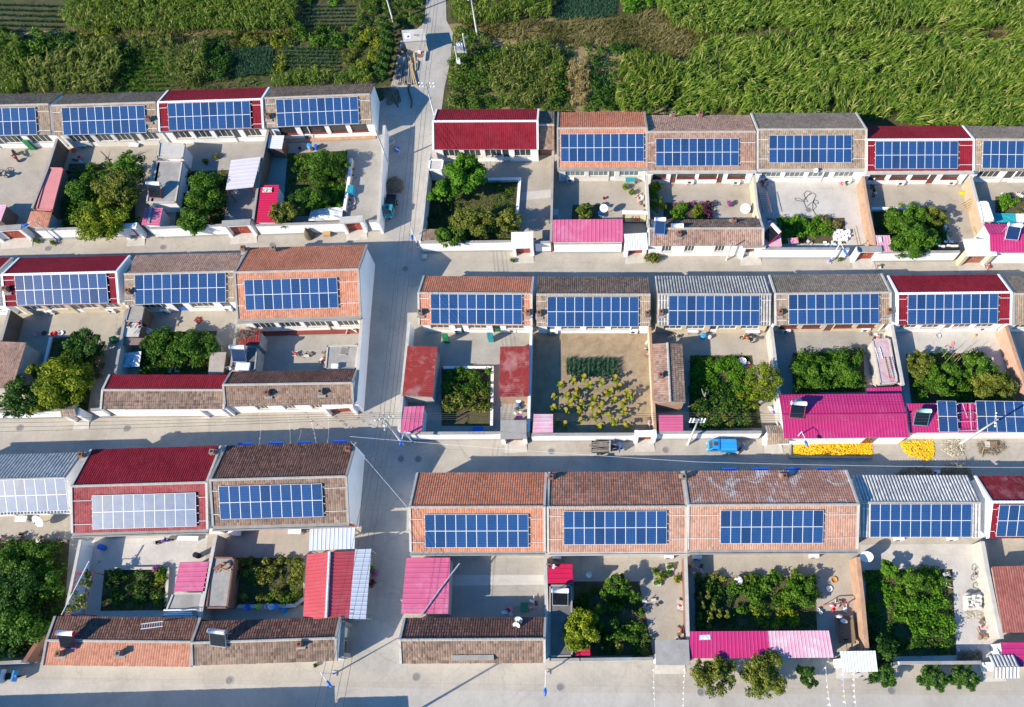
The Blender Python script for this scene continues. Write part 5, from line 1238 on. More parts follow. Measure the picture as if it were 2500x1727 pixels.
gate((2343, 645), (2396, 644), 'brown garage gate under a broad white canopy', doorm=BRNDOOR, h=2.6, canm=WHITE, fwd=.5, back=1.8, pierm=CREAM)
gate((192, 1024), (214, 1023), 'small tiled gate pillar at the end of the yellowing tree wall', canopy='tile', canm=('tile', 'tan'), fwd=.5, back=.8, over=.3)
gate((514, 1013), (556, 1011), 'red gate in the mottled-tile south range', canopy='none', ramp=False)
gate((812, 1010), (866, 1006), 'red gate below the two-chimney south range', canopy='none', ramp=False)
gate((1237, 1078), (1279, 1077), 'red gate under a deep grey slab beside the rusty shed yard', canm=GREYC, back=1.6, fwd=.5)
gate((1556, 1076), (1589, 1075), 'uncovered red gate of the earth yard', canopy='none')
gate((1871, 1080), (1900, 1079), 'gate under a small two-sided tile roof by the magenta hall', canopy='tile', canm=('tile', 'tan'), fwd=.9, back=1.1, over=.5)
gate((848, 1596), (851, 1534), 'black alley gate at the end of the one-chimney range', doorm=DKGREY, canopy='none', ramp=False, pierm=GREYC)
gate((1606, 1611), (1664, 1611), 'gate under a broad dark grey slab between street trees and range', canm=GREYC, fwd=.55, back=1.7, hc=2.5)
gate((2046, 1622), (2108, 1621), 'gate under a white ribbed canopy by the tan brick wall', canopy='metal', canm=WSTEEL, fwd=.75, back=1.1)
gate((2404, 1630), (2440, 1629), 'gate under a small ribbed tile roof beside the brush pile', canopy='tile', canm=('rib', 'ribw'), fwd=1.0, back=1.0, over=.5)

# ------------------------------------------------------------------ sheds and lean-tos (roof corners in pixels)
def q4(x0, y0, x1, y1): return [(x0, y0), (x1, y0), (x1, y1), (x0, y1)]
shed([(117, 410), (156, 411), (129, 516), (88, 513)], 2.1, 'long pink flat-roofed shed with plants along its edge', 'flat', ROSE, BRICKG, edge=ROSE)
shed([(76, 516), (127, 519), (117, 556), (64, 552)], 2.3, 'small orange-tiled lean-to beside the gate', 'tile', T['orange'], PALEC, dz=.25)
shed([(-70, 500), (17, 500), (2, 540), (-80, 545)], 2.3, 'pale pink ribbed lean-to at the edge of the pink shed yard', 'metal', FADEDP, BRICKG, ribs='x')
shed([(389, 347), (453, 352), (447, 388), (384, 386)], 2.3, 'pale flat shed roof with a pink patch beside the maroon house', 'flat', PALEC, WHITE, edge=PALEC)
shed([(374, 394), (447, 394), (430, 496), (357, 496)], 2.2, 'grey flat-roofed shed under the slanting water heater', 'flat', GREYC, WHITE, edge=PALEC)
shed([(355, 508), (398, 508), (389, 551), (345, 549)], 2.1, 'small pink ribbed roof at the foot of the heater shed', 'metal', PINKM, WHITE, ribs='x')
shed([(564, 391), (637, 383), (618, 457), (551, 464)], 2.9, 'pale lilac metal canopy on red-brown posts', 'metal', PALESH, None, ribs='x', open_=True, name='metal_canopy', cat='canopy', pitch=.55)
shed([(637, 452), (681, 452), (672, 544), (626, 544)], 2.2, 'bright crimson ribbed shed roof in the brick wall corner', 'metal', CRIMSON, WHITE, ribs='x')
shed([(657, 331), (694, 331), (688, 364), (653, 362)], 2.0, 'small bluish corrugated lean-to beside the brown house', 'metal', BLUEW, BRICKR, ribs='x', pitch=.3)
shed([(1049, 390), (1084, 390), (1079, 418), (1046, 416)], 2.3, 'small white flat-roofed cube beside the walnut tree', 'flat', PALEC, WHITE, edge=WHITE)
shed([(1034, 560), (1070, 560), (1072, 586), (1031, 587)], 2.2, 'small brown tiled lean-to in the walnut yard corner', 'tile', T['brown'], WHITE, dz=.2)
shed([(1350, 537), (1521, 535), (1521, 591), (1349, 592)], 2.45, 'long pink ribbed roof beside the mural screen', 'metal', PINKM, WHITE, dz=.35, pitch=.46)
shed([(1863, 557), (1904, 556), (1909, 602), (1864, 602)], 2.2, 'faded pink ribbed shed roof under the red water heater', 'metal', FADEDP, WHITE, ribs='x')
shed([(2136, 575), (2172, 575), (2180, 615), (2142, 616)], 2.2, 'faded pink ribbed shed beside the round tree', 'metal', FADEDP, BRICKT, pitch=.3)
shed([(2387, 493), (2411, 492), (2427, 540), (2398, 542)], 2.2, 'white flat shed with a red patch behind the bamboo wall', 'flat', WHITE, CREAM, edge=WHITE)
shed([(-60, 832), (65, 837), (30, 949), (-110, 945)], [2.3, 2.9, 2.9, 2.3], 'lean-to roofed with coarse brown tiles beside the yellowing tree', 'tile', T['pinkt'], PALEC)
shed([(316, 747), (354, 748), (346, 786), (305, 786)], 2.1, 'cement-roofed shed in the cluttered strip', 'flat', GREYC, BRICKG, edge=GREYC)
shed([(303, 788), (346, 788), (338, 822), (297, 822)], 2.0, 'pale slab shed heaped with scrap', 'flat', PALEC, BRICKG)
shed([(298, 824), (352, 826), (352, 842), (293, 842)], 1.9, 'brown board lean-to in the cluttered strip', 'flat', pm('brown_board', (.24, .17, .15), .8, .15, 2), WOOD, open_=True, posts=WOOD)
shed([(513, 861), (552, 860), (545, 912), (508, 913)], 2.0, 'grey slab shed beside the chilli yard garden', 'flat', pm('warm_slab', (.40, .35, .30), .9, .12, 1.5), BRICKG)
shed([(586, 806), (637, 806), (633, 842), (581, 844)], 2.4, 'dull red ribbed lean-to topped with brushwood', 'metal', RUSTRED, PALEC, pitch=.3)
shed([(570, 847), (630, 846), (624, 906), (562, 908)], 2.2, 'flat shed carrying the blue collector water heater', 'flat', DARKC, PALEC, edge=GREYC)
shed([(799, 845), (877, 843), (870, 902), (793, 903)], 2.1, 'flat cement shed with a pallet on its roof', 'flat', GREYC, PALEC, edge=PALEC)
shed([(995, 845), (1068, 847), (1056, 970), (982, 967)], 2.5, 'rusty red sheet shed along the lane wall', 'metal', RUSTRED, PALEC, ribs='x', pitch=.24)
shed([(1221, 847), (1292, 845), (1291, 968), (1217, 970)], 2.5, 'rusty red sheet shed beside the earth yard', 'metal', RUSTRED, BRICKT, ribs='x', pitch=.24)
shed([(987, 993), (1037, 992), (1030, 1055), (977, 1056)], 2.3, 'pink ribbed shed roof at the lane corner under the lamp', 'metal', PINKM, WHITE, pitch=.42)
shed([(1263, 1012), (1276, 1012), (1276, 1030), (1250, 1030)], 1.4, 'tiny pink pen roof beside the blue barrel', 'metal', PINKM, BRICKT, pitch=.2)
shed([(1303, 1011), (1350, 1011), (1350, 1056), (1300, 1057)], 2.2, 'pale pink ribbed roof in the earth yard corner', 'metal', FADEDP, PALEC, ribs='x', pitch=.4)
shed([(1608, 1013), (1667, 1013), (1668, 1053), (1609, 1053)], 2.2, 'pale pink ribbed roof below the tiled side shed', 'metal', PINKM, BRICKT, ribs='x', pitch=.4)
shed([(2128, 830), (2172, 826), (2192, 936), (2148, 940)], 2.1, 'patchy white and magenta shed roof laid with ladders', 'flat', pm('patchy_magenta', (.55, .42, .44), .7, .1, 1.5, dirt=(.5, .04, .16), dirt_amt=.9), PALEC, edge=PALEC)
shed([(2116, 948), (2200, 944), (2203, 958), (2117, 961)], 2.1, 'narrow magenta strip roof behind the magenta hall', 'metal', MAGENTA, PALEC, pitch=.3)
shed([(2213, 986), (2520, 983), (2545, 1056), (2222, 1057)], 2.5, 'magenta sheet roof under the solar rack', 'metal', MAGENTA, WHITE, dz=.3, pitch=.3)
shed([(439, 1373), (511, 1371), (500, 1444), (424, 1445)], 2.3, 'pink ribbed shed roof beside the arbour garden', 'metal', PINKM, PALEC, ribs='x', pitch=.5)
shed([(422, 1448), (498, 1447), (485, 1508), (398, 1509)], 2.1, 'grey flat shed roof strewn with white planks', 'flat', GREYC, PALEC, edge=PALEC)
shed([(516, 1360), (573, 1361), (556, 1486), (503, 1486)], 2.1, 'cement-roofed shed edged with red bricks', 'flat', GREYC, BRICKR, edge=BRICKR)
shed([(756, 1292), (868, 1288), (866, 1340), (754, 1345)], 3.1, 'bluish-white ribbed porch roof against the dark brown house', 'metal', BLUEW, WHITE, open_=True, posts=GALV, name='porch_roof', cat='canopy', pitch=.42)
shed([(867, 1341), (907, 1340), (893, 1512), (852, 1511)], [2.9, 2.5, 2.5, 2.9], 'bluish-white ribbed awning hanging over the lane', 'metal', BLUEW, None, ribs='x', open_=True, posts=GALV, name='lane_awning', cat='canopy', pitch=.42)
shed([(992, 1362), (1099, 1361), (1094, 1499), (979, 1499)], 2.7, 'large pink ribbed shed under the leaning pipe', 'metal', PINKM, PALEC, ribs='x', pitch=.5)
shed([(1338, 1377), (1397, 1377), (1399, 1424), (1338, 1425)], 2.3, 'small crimson ribbed roof above the dark shed', 'metal', CRIMSON, PALEC, ribs='x', pitch=.45)
shed([(1341, 1428), (1397, 1428), (1398, 1603), (1340, 1605)], 2.2, 'long dark flat-roofed shed carrying a water heater', 'flat', DARKC, PALEC, edge=GREYC)
shed([(1402, 1571), (1440, 1571), (1441, 1601), (1402, 1601)], 2.0, 'small crimson roof under the yellow-green tree', 'metal', CRIMSON, PALEC, ribs='x', pitch=.3)
shed([(1685, 1542), (2024, 1540), (2036, 1606), (1684, 1608)], 2.4, 'long ribbed roof, magenta then faded whitish pink', 'metal', MAGENTA, WHITE, dz=.3, pitch=.36, split=(.56, FADEDP))
shed([(2442, 1568), (2560, 1568), (2575, 1628), (2452, 1629)], 2.3, 'magenta ribbed shed roof right of the ribbed gate', 'metal', MAGENTA, WHITE, ribs='x', pitch=.5)
shed([(2421, 1384), (2560, 1380), (2590, 1543), (2448, 1545)], [2.4, 3.0, 3.0, 2.4], 'reddish tiled side shed beside the sack clutter', 'tile', T['brownr'] if False else tiles('rose_tiles', (.30, .10, .085), (.36, .135, .115), (.42, .18, .15), (.22, .11, .095), .4), PALEC)
# gate parapet on the south range eave
block([(1103, 1600), (1205, 1599), (1206, 1612), (1104, 1613)], 3.6, 'raised cement parapet on the eave of the brown south range', GREYC, 'eave_parapet', 'parapet', 2.6)
# field pump house, well and corner works
ph = shed([(980, 74), (1034, 71), (1041, 98), (985, 102)], 2.2, 'small concrete pump house with a painted flat roof at the field lane', 'flat', PALEC, PALEC, edge=None, name='pump_house', cat='building')
def local_quad(root, quad, z, mat, nm):
    Mi = root.matrix_basis.inverted(); q = [Mi @ P(x, y, z) for x, y in quad]; b = MB(); b.add(q, [(3, 2, 1, 0)]); return b.build(nm, mat, root)
local_quad(ph, [(985, 82), (1001, 81), (1003, 94), (989, 95)], 2.205, WHITE, 'painted_square')
local_quad(ph, [(993, 88), (999, 86), (1000, 91), (995, 93)], 2.21, BLUE, 'painted_emblem')
for i in range(4): local_quad(ph, [(1011 + i * 3.4, 84.5), (1013.4 + i * 3.4, 84.3), (1013.6 + i * 3.4, 87.4), (1011.2 + i * 3.4, 87.6)], 2.205, DKGREY, 'painted_character')
local_quad(ph, [(1015, 89.5), (1025, 89), (1025, 90), (1015, 90.5)], 2.206, GREYC, 'painted_line')
wl = thing('well_head', P(1027, 140, 0), 0, 'square concrete well head with a round opening by the logs', 'well')
MB().box(-.75, .75, -.75, .75, 0, .35).build('kerb', PALEC, wl); MB().lathe([(.42, 0), (.5, .04), (.5, .0)], 16, (0, 0, .35)).build('rim', GREYC, wl); MB().lathe([(.42, .356), (0, .356)], 16).build('opening', BRICKR, wl)
# mural screen wall with the good-luck character
scw = thing('screen_wall', None, 0, 'red-framed screen wall with a bright mural of a red good-luck character', 'screen wall', M=Matrix.Translation(P(1519, 545, 0)))
sa, sb = P(1519, 547, 0), P(1580, 547, 0); sw = (sb - sa).length
MB().box(0, sw, 0, .3, 0, 2.0).build('wall', REDFRM, scw); MB().box(-.08, sw + .08, -.08, .38, 2.0, 2.16).build('coping', WHITE, scw)
def mural():
    m, nt, b = _nt('mural_paint'); geo = N(nt, 'ShaderNodeNewGeometry'); n1 = noise(nt, 1.6, 4, .6, geo.outputs['Position'], .5)
    c = ramp(nt, n1.outputs[0], [(.2, (.75, .75, .68)), (.45, (.72, .62, .2)), (.56, (.72, .72, .62)), (.7, (.16, .35, .08)), (.85, (.6, .25, .05))]).outputs[0]
    nt.links.new(c, b.inputs['Base Color']); b.inputs['Roughness'].default_value = .4; return m
MB().box(.3, sw - .25, -.03, -.004, .35, 1.85).build('mural', mural(), scw)
MB().box(.22, sw - .17, -.015, -.003, .27, 1.93).build('mural_border', GREEN, scw)
ch_ = MB(); cxm = sw / 2; 
def stroke(x0, z0, x1, z1, w=.085): 
    d = Vector((x1 - x0, 0, z1 - z0)).normalized(); n = Vector((-d.z, 0, d.x)) * w / 2; a = Vector((cxm + x0, -.045, z0)); b = Vector((cxm + x1, -.045, z1))
    ch_.add([a - n, b - n, b + n, a + n], [(0, 1, 2, 3)])
for s_ in ((-.42, 1.66, -.32, 1.56), (-.55, 1.45, -.2, 1.48), (-.2, 1.47, -.55, 1.05), (-.37, 1.3, -.37, .55), (-.3, 1.12, -.18, 1.0), (-.08, 1.62, .6, 1.66),
           (0, 1.45, .5, 1.48), (0, 1.45, .02, 1.2), (.5, 1.48, .48, 1.2), (.0, 1.2, .5, 1.2), (-.05, 1.02, .58, 1.05), (-.05, 1.03, -.03, .55), (.58, 1.05, .55, .55), (-.05, .57, .56, .57), (.26, 1.03, .26, .57), (-.04, .8, .56, .81)): stroke(*s_)
ch_.build('painted_character', RED, scw)
# ------------------------------------------------------------------ fields beyond the village
corn([(1690, 118), (1760, 92), (2560, 78), (2560, 305), (2420, 310), (2120, 285), (1840, 283), (1640, 283), (1618, 255), (1640, 190)], 'wide wind-flattened maize field behind the right-hand houses', 'cornr', 1.7, 3.9, 8, .95, .055, .9, R(35))
corn([(1575, -80), (2560, -80), (2560, 62), (1900, 66), (1720, 72), (1650, 52), (1600, 20)], 'wind-flattened maize field beyond the grassy track', 'cornr', 1.7, 4.4, 8, .95, .055, .85, R(25))
corn([(1510, 150), (1560, 125), (1640, 140), (1662, 190), (1630, 240), (1590, 268), (1505, 268), (1495, 220)], 'rounded clump of tall maize behind the orange mural house', 'corn', 2.2, 4.5, 9, .85, .055, .5, R(60))
corn([(160, -90), (718, -90), (722, 30), (715, 62), (180, 66), (152, 40)], 'upright maize field beside the leek rows', 'corn', 2.0, 4.4, 9, .7, .05)
corn([(1098, -80), (1348, -80), (1350, 30), (1240, 46), (1105, 50)], 'upright maize block beside the tall white pole', 'corn', 2.0, 4.4, 9, .7, .05)
corn([(655, 176), (900, 168), (905, 196), (660, 200)], 'strip of maize right behind the brown house by the log pile', 'corn', 1.7, 4.2, 9, .7, .05)
corn([(1385, 150), (1432, 140), (1440, 200), (1425, 250), (1388, 248)], 'dead straw-coloured maize patch in the weeds', 'dry', 1.7, 4.6, 9, .6, .05)
corn([(1225, 110), (1350, 95), (1375, 150), (1345, 250), (1240, 255), (1190, 200)], 'half-dry maize mixed with weeds above the maroon roof', 'mixed', 1.7, 3.4, 9, .65, .05)
corn([(60, 150), (130, 125), (280, 95), (285, 180), (255, 225), (60, 225)], 'half-dry leaning maize behind the dark-tiled houses', 'mixed', 1.8, 3.6, 9, .75, .05, .6, R(60))
corn([(400, 120), (495, 95), (505, 150), (480, 205), (405, 205)], 'pale maize patch beside the green planting rows', 'mixed', 1.8, 3.6, 9, .65, .05)
corn([(-40, 90), (40, 85), (60, 160), (50, 225), (-40, 225)], 'dark maize stand at the corner of the vegetable plots', 'corn', 1.7, 3.0, 9, .7, .05)
corn([(310, 80), (420, 82), (420, 112), (315, 112)], 'short maize row above the green planting rows', 'mixed', 1.4, 3.6, 8, .6, .05)
rows_crop([(-60, 4), (152, 4), (150, 74), (-60, 78)], 'bluish leek rows beside the upright maize', 'leek', .5, R(-1), .95, .16, 6, .5)
rows_crop([(1358, -60), (1512, -60), (1500, 40), (1440, 46), (1356, 50)], 'dense bluish leek plot by the track', 'leek', .5, R(2), .34, .13, 6, .5)
rows_crop([(566, 120), (665, 112), (668, 180), (560, 190)], 'dense bluish leek square above the maize strip', 'leek', .5, 0, .34, .13, 6, .5)
rows_crop([(692, 112), (828, 112), (830, 165), (688, 170)], 'leek rows with bare soil between', 'leek', .45, 0, .62, .16, 6, .45)
rows_crop([(738, 14), (860, 10), (868, 62), (728, 66)], 'sparse leek rows near the leaning pole', 'leek', .45, R(2), .7, .17, 6, .42)
rows_crop([(322, 125), (420, 122), (405, 225), (308, 225)], 'bright green planting rows between maize patches', 'bright', .4, 0, .75, .14, 7, .36)
GP = 'shrubs and plots behind the left-hand houses'
bushes([(-30, 80), (120, 80), (130, 125), (60, 160), (-30, 150)], 'broad-leaved green shrubs at the end of the leek rows', 'green', 1.2, .9, .6, 80, .17, 'shrubs', 'shrubs')
bushes([(120, 80), (200, 82), (215, 130), (120, 140)], 'dark weedy shrubs below the track edge', 'dark', 1.1, 1.0, .55, 75, .14, 'shrubs', 'shrubs')
bushes([(200, 78), (280, 70), (290, 110), (210, 130)], 'yellow-flecked shrubs above the leaning maize', 'yellow', 1.0, 1.0, .5, 70, .13, 'shrubs', 'shrubs')
bushes([(10, 170), (60, 160), (60, 226), (5, 226)], 'bright low leaves behind the first dark roof', 'bright', .5, 1.6, .4, 50, .11)
bushes([(290, 100), (325, 112), (310, 228), (265, 228)], 'dark hollow of low shrubs between the maize patches', 'dark', .6, 1.2, .45, 60, .12, 'shrubs', 'shrubs')
bushes([(420, 112), (400, 210), (320, 226), (300, 210), (330, 110)], 'low green leaves among the planting rows', 'green', .35, .7, .3, 30, .1)
bushes([(495, 90), (560, 90), (562, 190), (500, 200)], 'tall dark shrubs left of the leek square', 'dark', 1.3, 1.0, .55, 85, .13, 'shrubs', 'shrubs')
bushes([(560, 80), (720, 78), (720, 112), (560, 115)], 'low weedy shrubs above the leek square', 'olive', .6, 1.2, .45, 55, .12, 'shrubs', 'shrubs')
bushes([(668, 78), (700, 78), (692, 170), (668, 180)], 'yellow-green shrub strip between the leek plots', 'yellow', .8, 1.4, .4, 60, .11, 'shrubs', 'shrubs')
bushes([(725, 66), (880, 66), (880, 110), (700, 110)], 'mixed green shrubs above the leek rows', 'green', 1.0, .9, .55, 75, .14, 'shrubs', 'shrubs')
bushes([(835, 100), (882, 110), (875, 170), (838, 175)], 'brown-green weeds right of the leek rows', 'olive', .6, 1.4, .4, 55, .1, 'shrubs', 'shrubs')
bushes([(880, 75), (925, 70), (922, 170), (875, 178)], 'bright yellow-green bushes beside the dark hedge', 'yellow', 1.2, 1.1, .5, 85, .12, 'shrubs', 'shrubs')
bushes([(730, -40), (860, -40), (868, 8), (738, 10)], 'bright green leafy plot at the field top', 'bright', .7, 1.5, .45, 60, .13)
bushes([(860, -60), (935, -60), (950, 30), (940, 64), (875, 64)], 'tangled green weeds beside the leaning pole', 'gweed', .8, 1.3, .5, 60, .12, 'shrubs', 'shrubs')
bushes([(955, -60), (1030, -60), (1030, 55), (960, 68)], 'weedy verge left of the field lane', 'gweed', .7, 1.3, .45, 60, .12, 'weeds', 'weeds')
bushes([(1510, -60), (1575, -60), (1590, 15), (1560, 32), (1515, 30)], 'bright green bushy strip beside the leek plot', 'bright', .9, 1.5, .5, 60, .13)
bushes([(1430, 112), (1500, 108), (1540, 118), (1505, 160), (1490, 268), (1440, 262), (1440, 200)], 'dark green creeper mound beside the dead maize', 'dark', 1.2, 1.3, .6, 75, .13, 'shrubs', 'shrubs')
bushes([(1115, 60), (1180, 90), (1230, 120), (1200, 200), (1240, 258), (1095, 262), (1100, 150)], 'rank green weeds right of the transformer', 'gweed', 1.0, 1.3, .55, 70, .13, 'shrubs', 'shrubs')
bushes([(1345, 130), (1390, 140), (1385, 262), (1310, 262), (1350, 240)], 'green bushes below the dead maize', 'green', 1.0, 1.3, .5, 70, .13, 'shrubs', 'shrubs')
bushes([(1440, 230), (1500, 225), (1500, 268), (1400, 268)], 'leafy fringe behind the orange mural house roof', 'green', .8, 1.5, .4, 60, .11, 'shrubs', 'shrubs')
grass([(1110, 52), (1360, 52), (1500, 44), (1600, 30), (1660, 60), (1720, 85), (1690, 120), (1640, 150), (1540, 125), (1440, 115), (1360, 100), (1240, 100), (1180, 80)], 'tall dry yellowish weeds along the field track', 'weed', .75, 11)
grass([(1690, 88), (2560, 74), (2560, 92), (1700, 118)], 'dry grass on the track between the maize fields', 'weed', .5, 10)
grass([(160, 76), (700, 74), (880, 66), (880, 74), (700, 88), (160, 92)], 'dry grass strip along the left track', 'weed', .4, 9)
grass([(1098, 130), (1250, 110), (1400, 110), (1400, 275), (1085, 275)], 'green and yellow grass under the weeds above the maroon roof', 'gweed', .5, 6)
grass([(-40, 80), (700, 80), (930, 70), (900, 230), (-40, 240)], 'grassy undergrowth of the left vegetable plots', 'gweed', .35, 4)
# hedge along the lane: individual dark shrubs
for i, (x, y) in enumerate(((938, 62), (942, 82), (946, 102), (944, 122), (938, 142), (934, 160), (928, 178))):
    tree(x, y, 1.3, (1.05, 1.05, 1.1), 'dark', 'dark green hedge shrub beside the field lane', 800, .13, 10, .05, 'hedge shrubs beside the lane', name='hedge_shrub', cat='shrub')

# ------------------------------------------------------------------ trees
tree(250, 535, 2.9, (3.2, 2.6, 1.5), 'yellow', 'large yellow-green tree spilling over the street wall', 4200, .17, 34, .16)
tree(285, 468, 2.6, (2.6, 2.6, 1.5), 'olive', 'olive peach tree in the middle of the overgrown yard', 3200, .16, 26, .12)
tree(318, 415, 2.4, (1.5, 2.4, 1.5), 'green', 'narrow leaning tree at the back of the overgrown yard', 2200, .15, 18, .1)
tree(200, 470, 2.0, (1.6, 2.4, 1.2), 'green', 'shady fruit tree at the left of the overgrown yard', 1800, .15, 16, .1)
tree(470, 540, 2.3, (1.7, 1.6, 1.3), 'green', 'smaller bright tree leaning over the canopy yard wall', 2200, .15, 18, .1)
tree(500, 470, 2.3, (2.2, 2.8, 1.5), 'green', 'dense fruit tree left of the pale metal canopy', 3400, .15, 26, .12)
tree(798, 405, 1.5, (2.6, 1.9, 1.0), 'green', 'spreading fruit tree in the brown house garden', 3000, .14, 22, .1)
tree(698, 522, 2.0, (1.8, 1.5, 1.2), 'olive', 'rounded tree overhanging the street beside the crimson shed', 2000, .15, 18, .1)
tree(758, 485, 1.6, (2.3, 1.6, 1.0), 'green', 'low tree in the front of the brown house garden', 2200, .14, 18, .1)
tree(1135, 425, 3.2, (2.5, 2.3, 1.9), 'bright', 'tall walnut tree in front of the maroon house without panels', 4200, .2, 26, .17)
tree(1080, 465, 3.0, (1.8, 1.3, 1.2), 'bright', 'lower walnut bough beside the white lane wall', 1900, .2, 14, .1)
tree(1150, 545, 2.6, (2.6, 1.9, 1.4), 'olive', 'feathery olive tree behind the street wall', 3600, .15, 28, .14)
tree(1235, 545, 2.3, (1.9, 1.6, 1.2), 'olive', 'smaller feathery tree beside the flat white gate', 2000, .15, 18, .1)
tree(1100, 580, 2.3, (1.7, 1.3, 1.2), 'green', 'green tree drooping over the white street wall', 1700, .15, 14, .1)
tree(2230, 588, 2.6, (2.6, 2.1, 1.7), 'green', 'round tree overhanging the bamboo yard wall', 4200, .17, 28, .16)
tree(2215, 528, 1.8, (2.9, 1.5, 1.1), 'green', 'wide fruit bush at the back of the bamboo yard', 2600, .15, 20, .1)
tree(2283, 530, 1.8, (1.6, 1.3, 1.0), 'olive', 'yellowing shrub at the right of the bamboo yard', 1400, .14, 12, .08)
tree(206, 848, 2.6, (1.9, 2.1, 1.5), 'dark', 'dark green tree at the back of the yellowing tree yard', 2600, .16, 20, .13)
tree(165, 930, 2.7, (2.6, 2.9, 1.7), 'yellow', 'yellowing tree rising over the street wall', 4600, .17, 34, .16)
tree(112, 978, 2.2, (1.7, 1.4, 1.2), 'yellow', 'small yellow-green tree beside the street wall', 1600, .16, 12, .1)
tree(45, 972, 2.4, (2.4, 2.0, 1.4), 'dark', 'dark tree left of the yellowing tree', 2600, .16, 20, .13)
tree(88, 910, 1.8, (1.0, 1.0, .9), 'yellow', 'small pale tree in the shade of the tiled lean-to', 700, .15, 9, .07)
tree(395, 840, 1.8, (2.0, 1.8, 1.2), 'green', 'leafy fruit tree beside the cluttered sheds', 2400, .15, 20, .1)
tree(475, 850, 1.8, (2.3, 1.9, 1.2), 'green', 'broad fruit tree beside the low angled wall', 2600, .15, 22, .1)
tree(1868, 930, 2.8, (1.9, 2.2, 1.3), 'yellow', 'thin yellow-green tree against the whitewashed wall', 1500, .13, 22, .12)
tree(1838, 975, 2.6, (1.5, 1.3, .9), 'yellow', 'low sparse bough over the shrub garden', 800, .13, 10, .08)
tree(1980, 905, 1.5, (2.0, 2.0, 1.0), 'green', 'bushy fruit tree left of the magenta hall garden', 2600, .15, 20, .1)
tree(2060, 900, 1.5, (2.2, 2.2, 1.0), 'green', 'bushy fruit tree beside the ladder shed', 2800, .15, 22, .1)
tree(2245, 895, 1.6, (1.5, 1.7, 1.1), 'olive', 'yellowish fruit tree left in the big shrub garden', 1900, .14, 16, .1)
tree(2300, 915, 1.6, (1.9, 1.9, 1.1), 'green', 'leafy tree in the centre of the big shrub garden', 2400, .15, 18, .1)
tree(2385, 900, 1.6, (1.8, 1.7, 1.1), 'green', 'tree mixed with dry canes in the big shrub garden', 2000, .15, 16, .1)
tree(2430, 945, 1.8, (2.4, 1.5, 1.1), 'olive', 'spreading tree behind the solar rack', 2600, .15, 20, .1)
tree(60, 1370, 1.7, (2.6, 1.7, 1.0), 'green', 'leafy tree below the stone-edged yard wall', 2800, .15, 22, .1)
tree(30, 1445, 2.0, (2.8, 2.0, 1.3), 'dark', 'dense dark tree in the tree-filled yard', 3200, .16, 24, .12)
tree(110, 1430, 1.7, (1.7, 1.8, 1.1), 'green', 'green tree beside the vine arbour wall', 1900, .15, 16, .1)
tree(40, 1535, 2.3, (2.8, 2.0, 1.4), 'green', 'bright-leaved tree near the brick wall', 3200, .16, 24, .13)
tree(8, 1588, 2.0, (1.4, 1.0, 1.0), 'dark', 'tree leaning over the street beside the cyan truck', 1600, .15, 14, .1)
tree(1418, 1540, 2.7, (1.6, 1.8, 1.2), 'yellow', 'bright yellow-green tree beside the dark shed', 2600, .16, 22, .12)
tree(1508, 1428, 1.5, (1.2, 1.1, .9), 'green', 'round green bush at the head of the row garden', 1300, .14, 12, .08)
tree(2165, 1388, 1.6, (.9, .8, .7), 'bright', 'small round bright tree in the ribbed house yard', 800, .14, 9, .07)
tree(1960, 1440, 1.3, (1.7, 1.4, .9), 'green', 'rounded bush at the right of the wide house garden', 1900, .14, 16, .08)
tree(2230, 1420, 1.4, (1.7, 1.2, .9), 'green', 'loose fruit tree in the ribbed house garden', 1600, .14, 14, .08)
SG = 'shrubs along the bottom street'
tree(1744, 1648, 2.2, (1.9, 1.6, 1.2), 'olive', 'willowy street tree in front of the magenta roof', 2600, .14, 22, .11)
tree(1861, 1648, 2.4, (2.1, 1.9, 1.4), 'olive', 'fuller willowy street tree before the magenta and faded roof', 3200, .14, 26, .12)
tree(1972, 1651, 1.6, (1.05, 1.0, .9), 'dark', 'small clipped street tree beside the faded pink roof', 1200, .15, 12, .08)
tree(2152, 1652, 1.5, (1.15, 1.15, .95), 'dark', 'clipped round street shrub beside the white ribbed canopy', 1400, .15, 12, .08)
tree(2280, 1654, 1.5, (1.45, 1.15, .95), 'dark', 'clipped oval street shrub before the ribbed house wall', 1500, .15, 14, .08, 'oval street shrubs before the ribbed house wall')
tree(2356, 1653, 1.5, (1.45, 1.1, .95), 'dark', 'clipped oval street shrub before the ribbed house wall', 1500, .15, 14, .08, 'oval street shrubs before the ribbed house wall')
tree(2150, 1585, 1.5, (1.5, 1.7, 1.0), 'dark', 'glossy bush in the corner behind the white ribbed canopy', 1700, .15, 14, .08)
tree(1425, 518, 1.3, (1.1, .9, 1.0), 'mixed', 'clump of maize and shrubs behind the pink ribbed roof', 900, .16, 10, .05, name='garden_shrub', cat='shrub')
# bare trees and dead wood
def dead_tree(x, y, h, label, br, r=.1, mat=DEADW):
    root = thing('dead_tree', P(x, y, 0), 0, label, 'dead tree'); MB().tube([(0, 0, 0), (.05, .05, h * .5), (.0, .1, h)], [r, r * .8, r * .4], 7).build('trunk', mat, root)
    for (dx, dy, z0, z1) in br: MB().tube([(0, .05, z0), (dx * .6, dy * .6, (z0 + z1) / 2 + .1), (dx, dy, z1)], [r * .6, r * .45, r * .2], 5).build('branch', mat, root)
dead_tree(276, 404, 2.6, 'leafless pruned trunk in the overgrown yard', ((.9, .5, 1.2, 2.4), (-.3, .3, 1.6, 2.6), (.3, -.4, 1.4, 2.1)))
dead_tree(1717, 975, 1.8, 'grey gnarled dead trunk in the shrub garden', ((-.4, .6, .8, 1.7), (.4, .3, .9, 1.6), (.2, -.5, .5, 1.0)), .16)
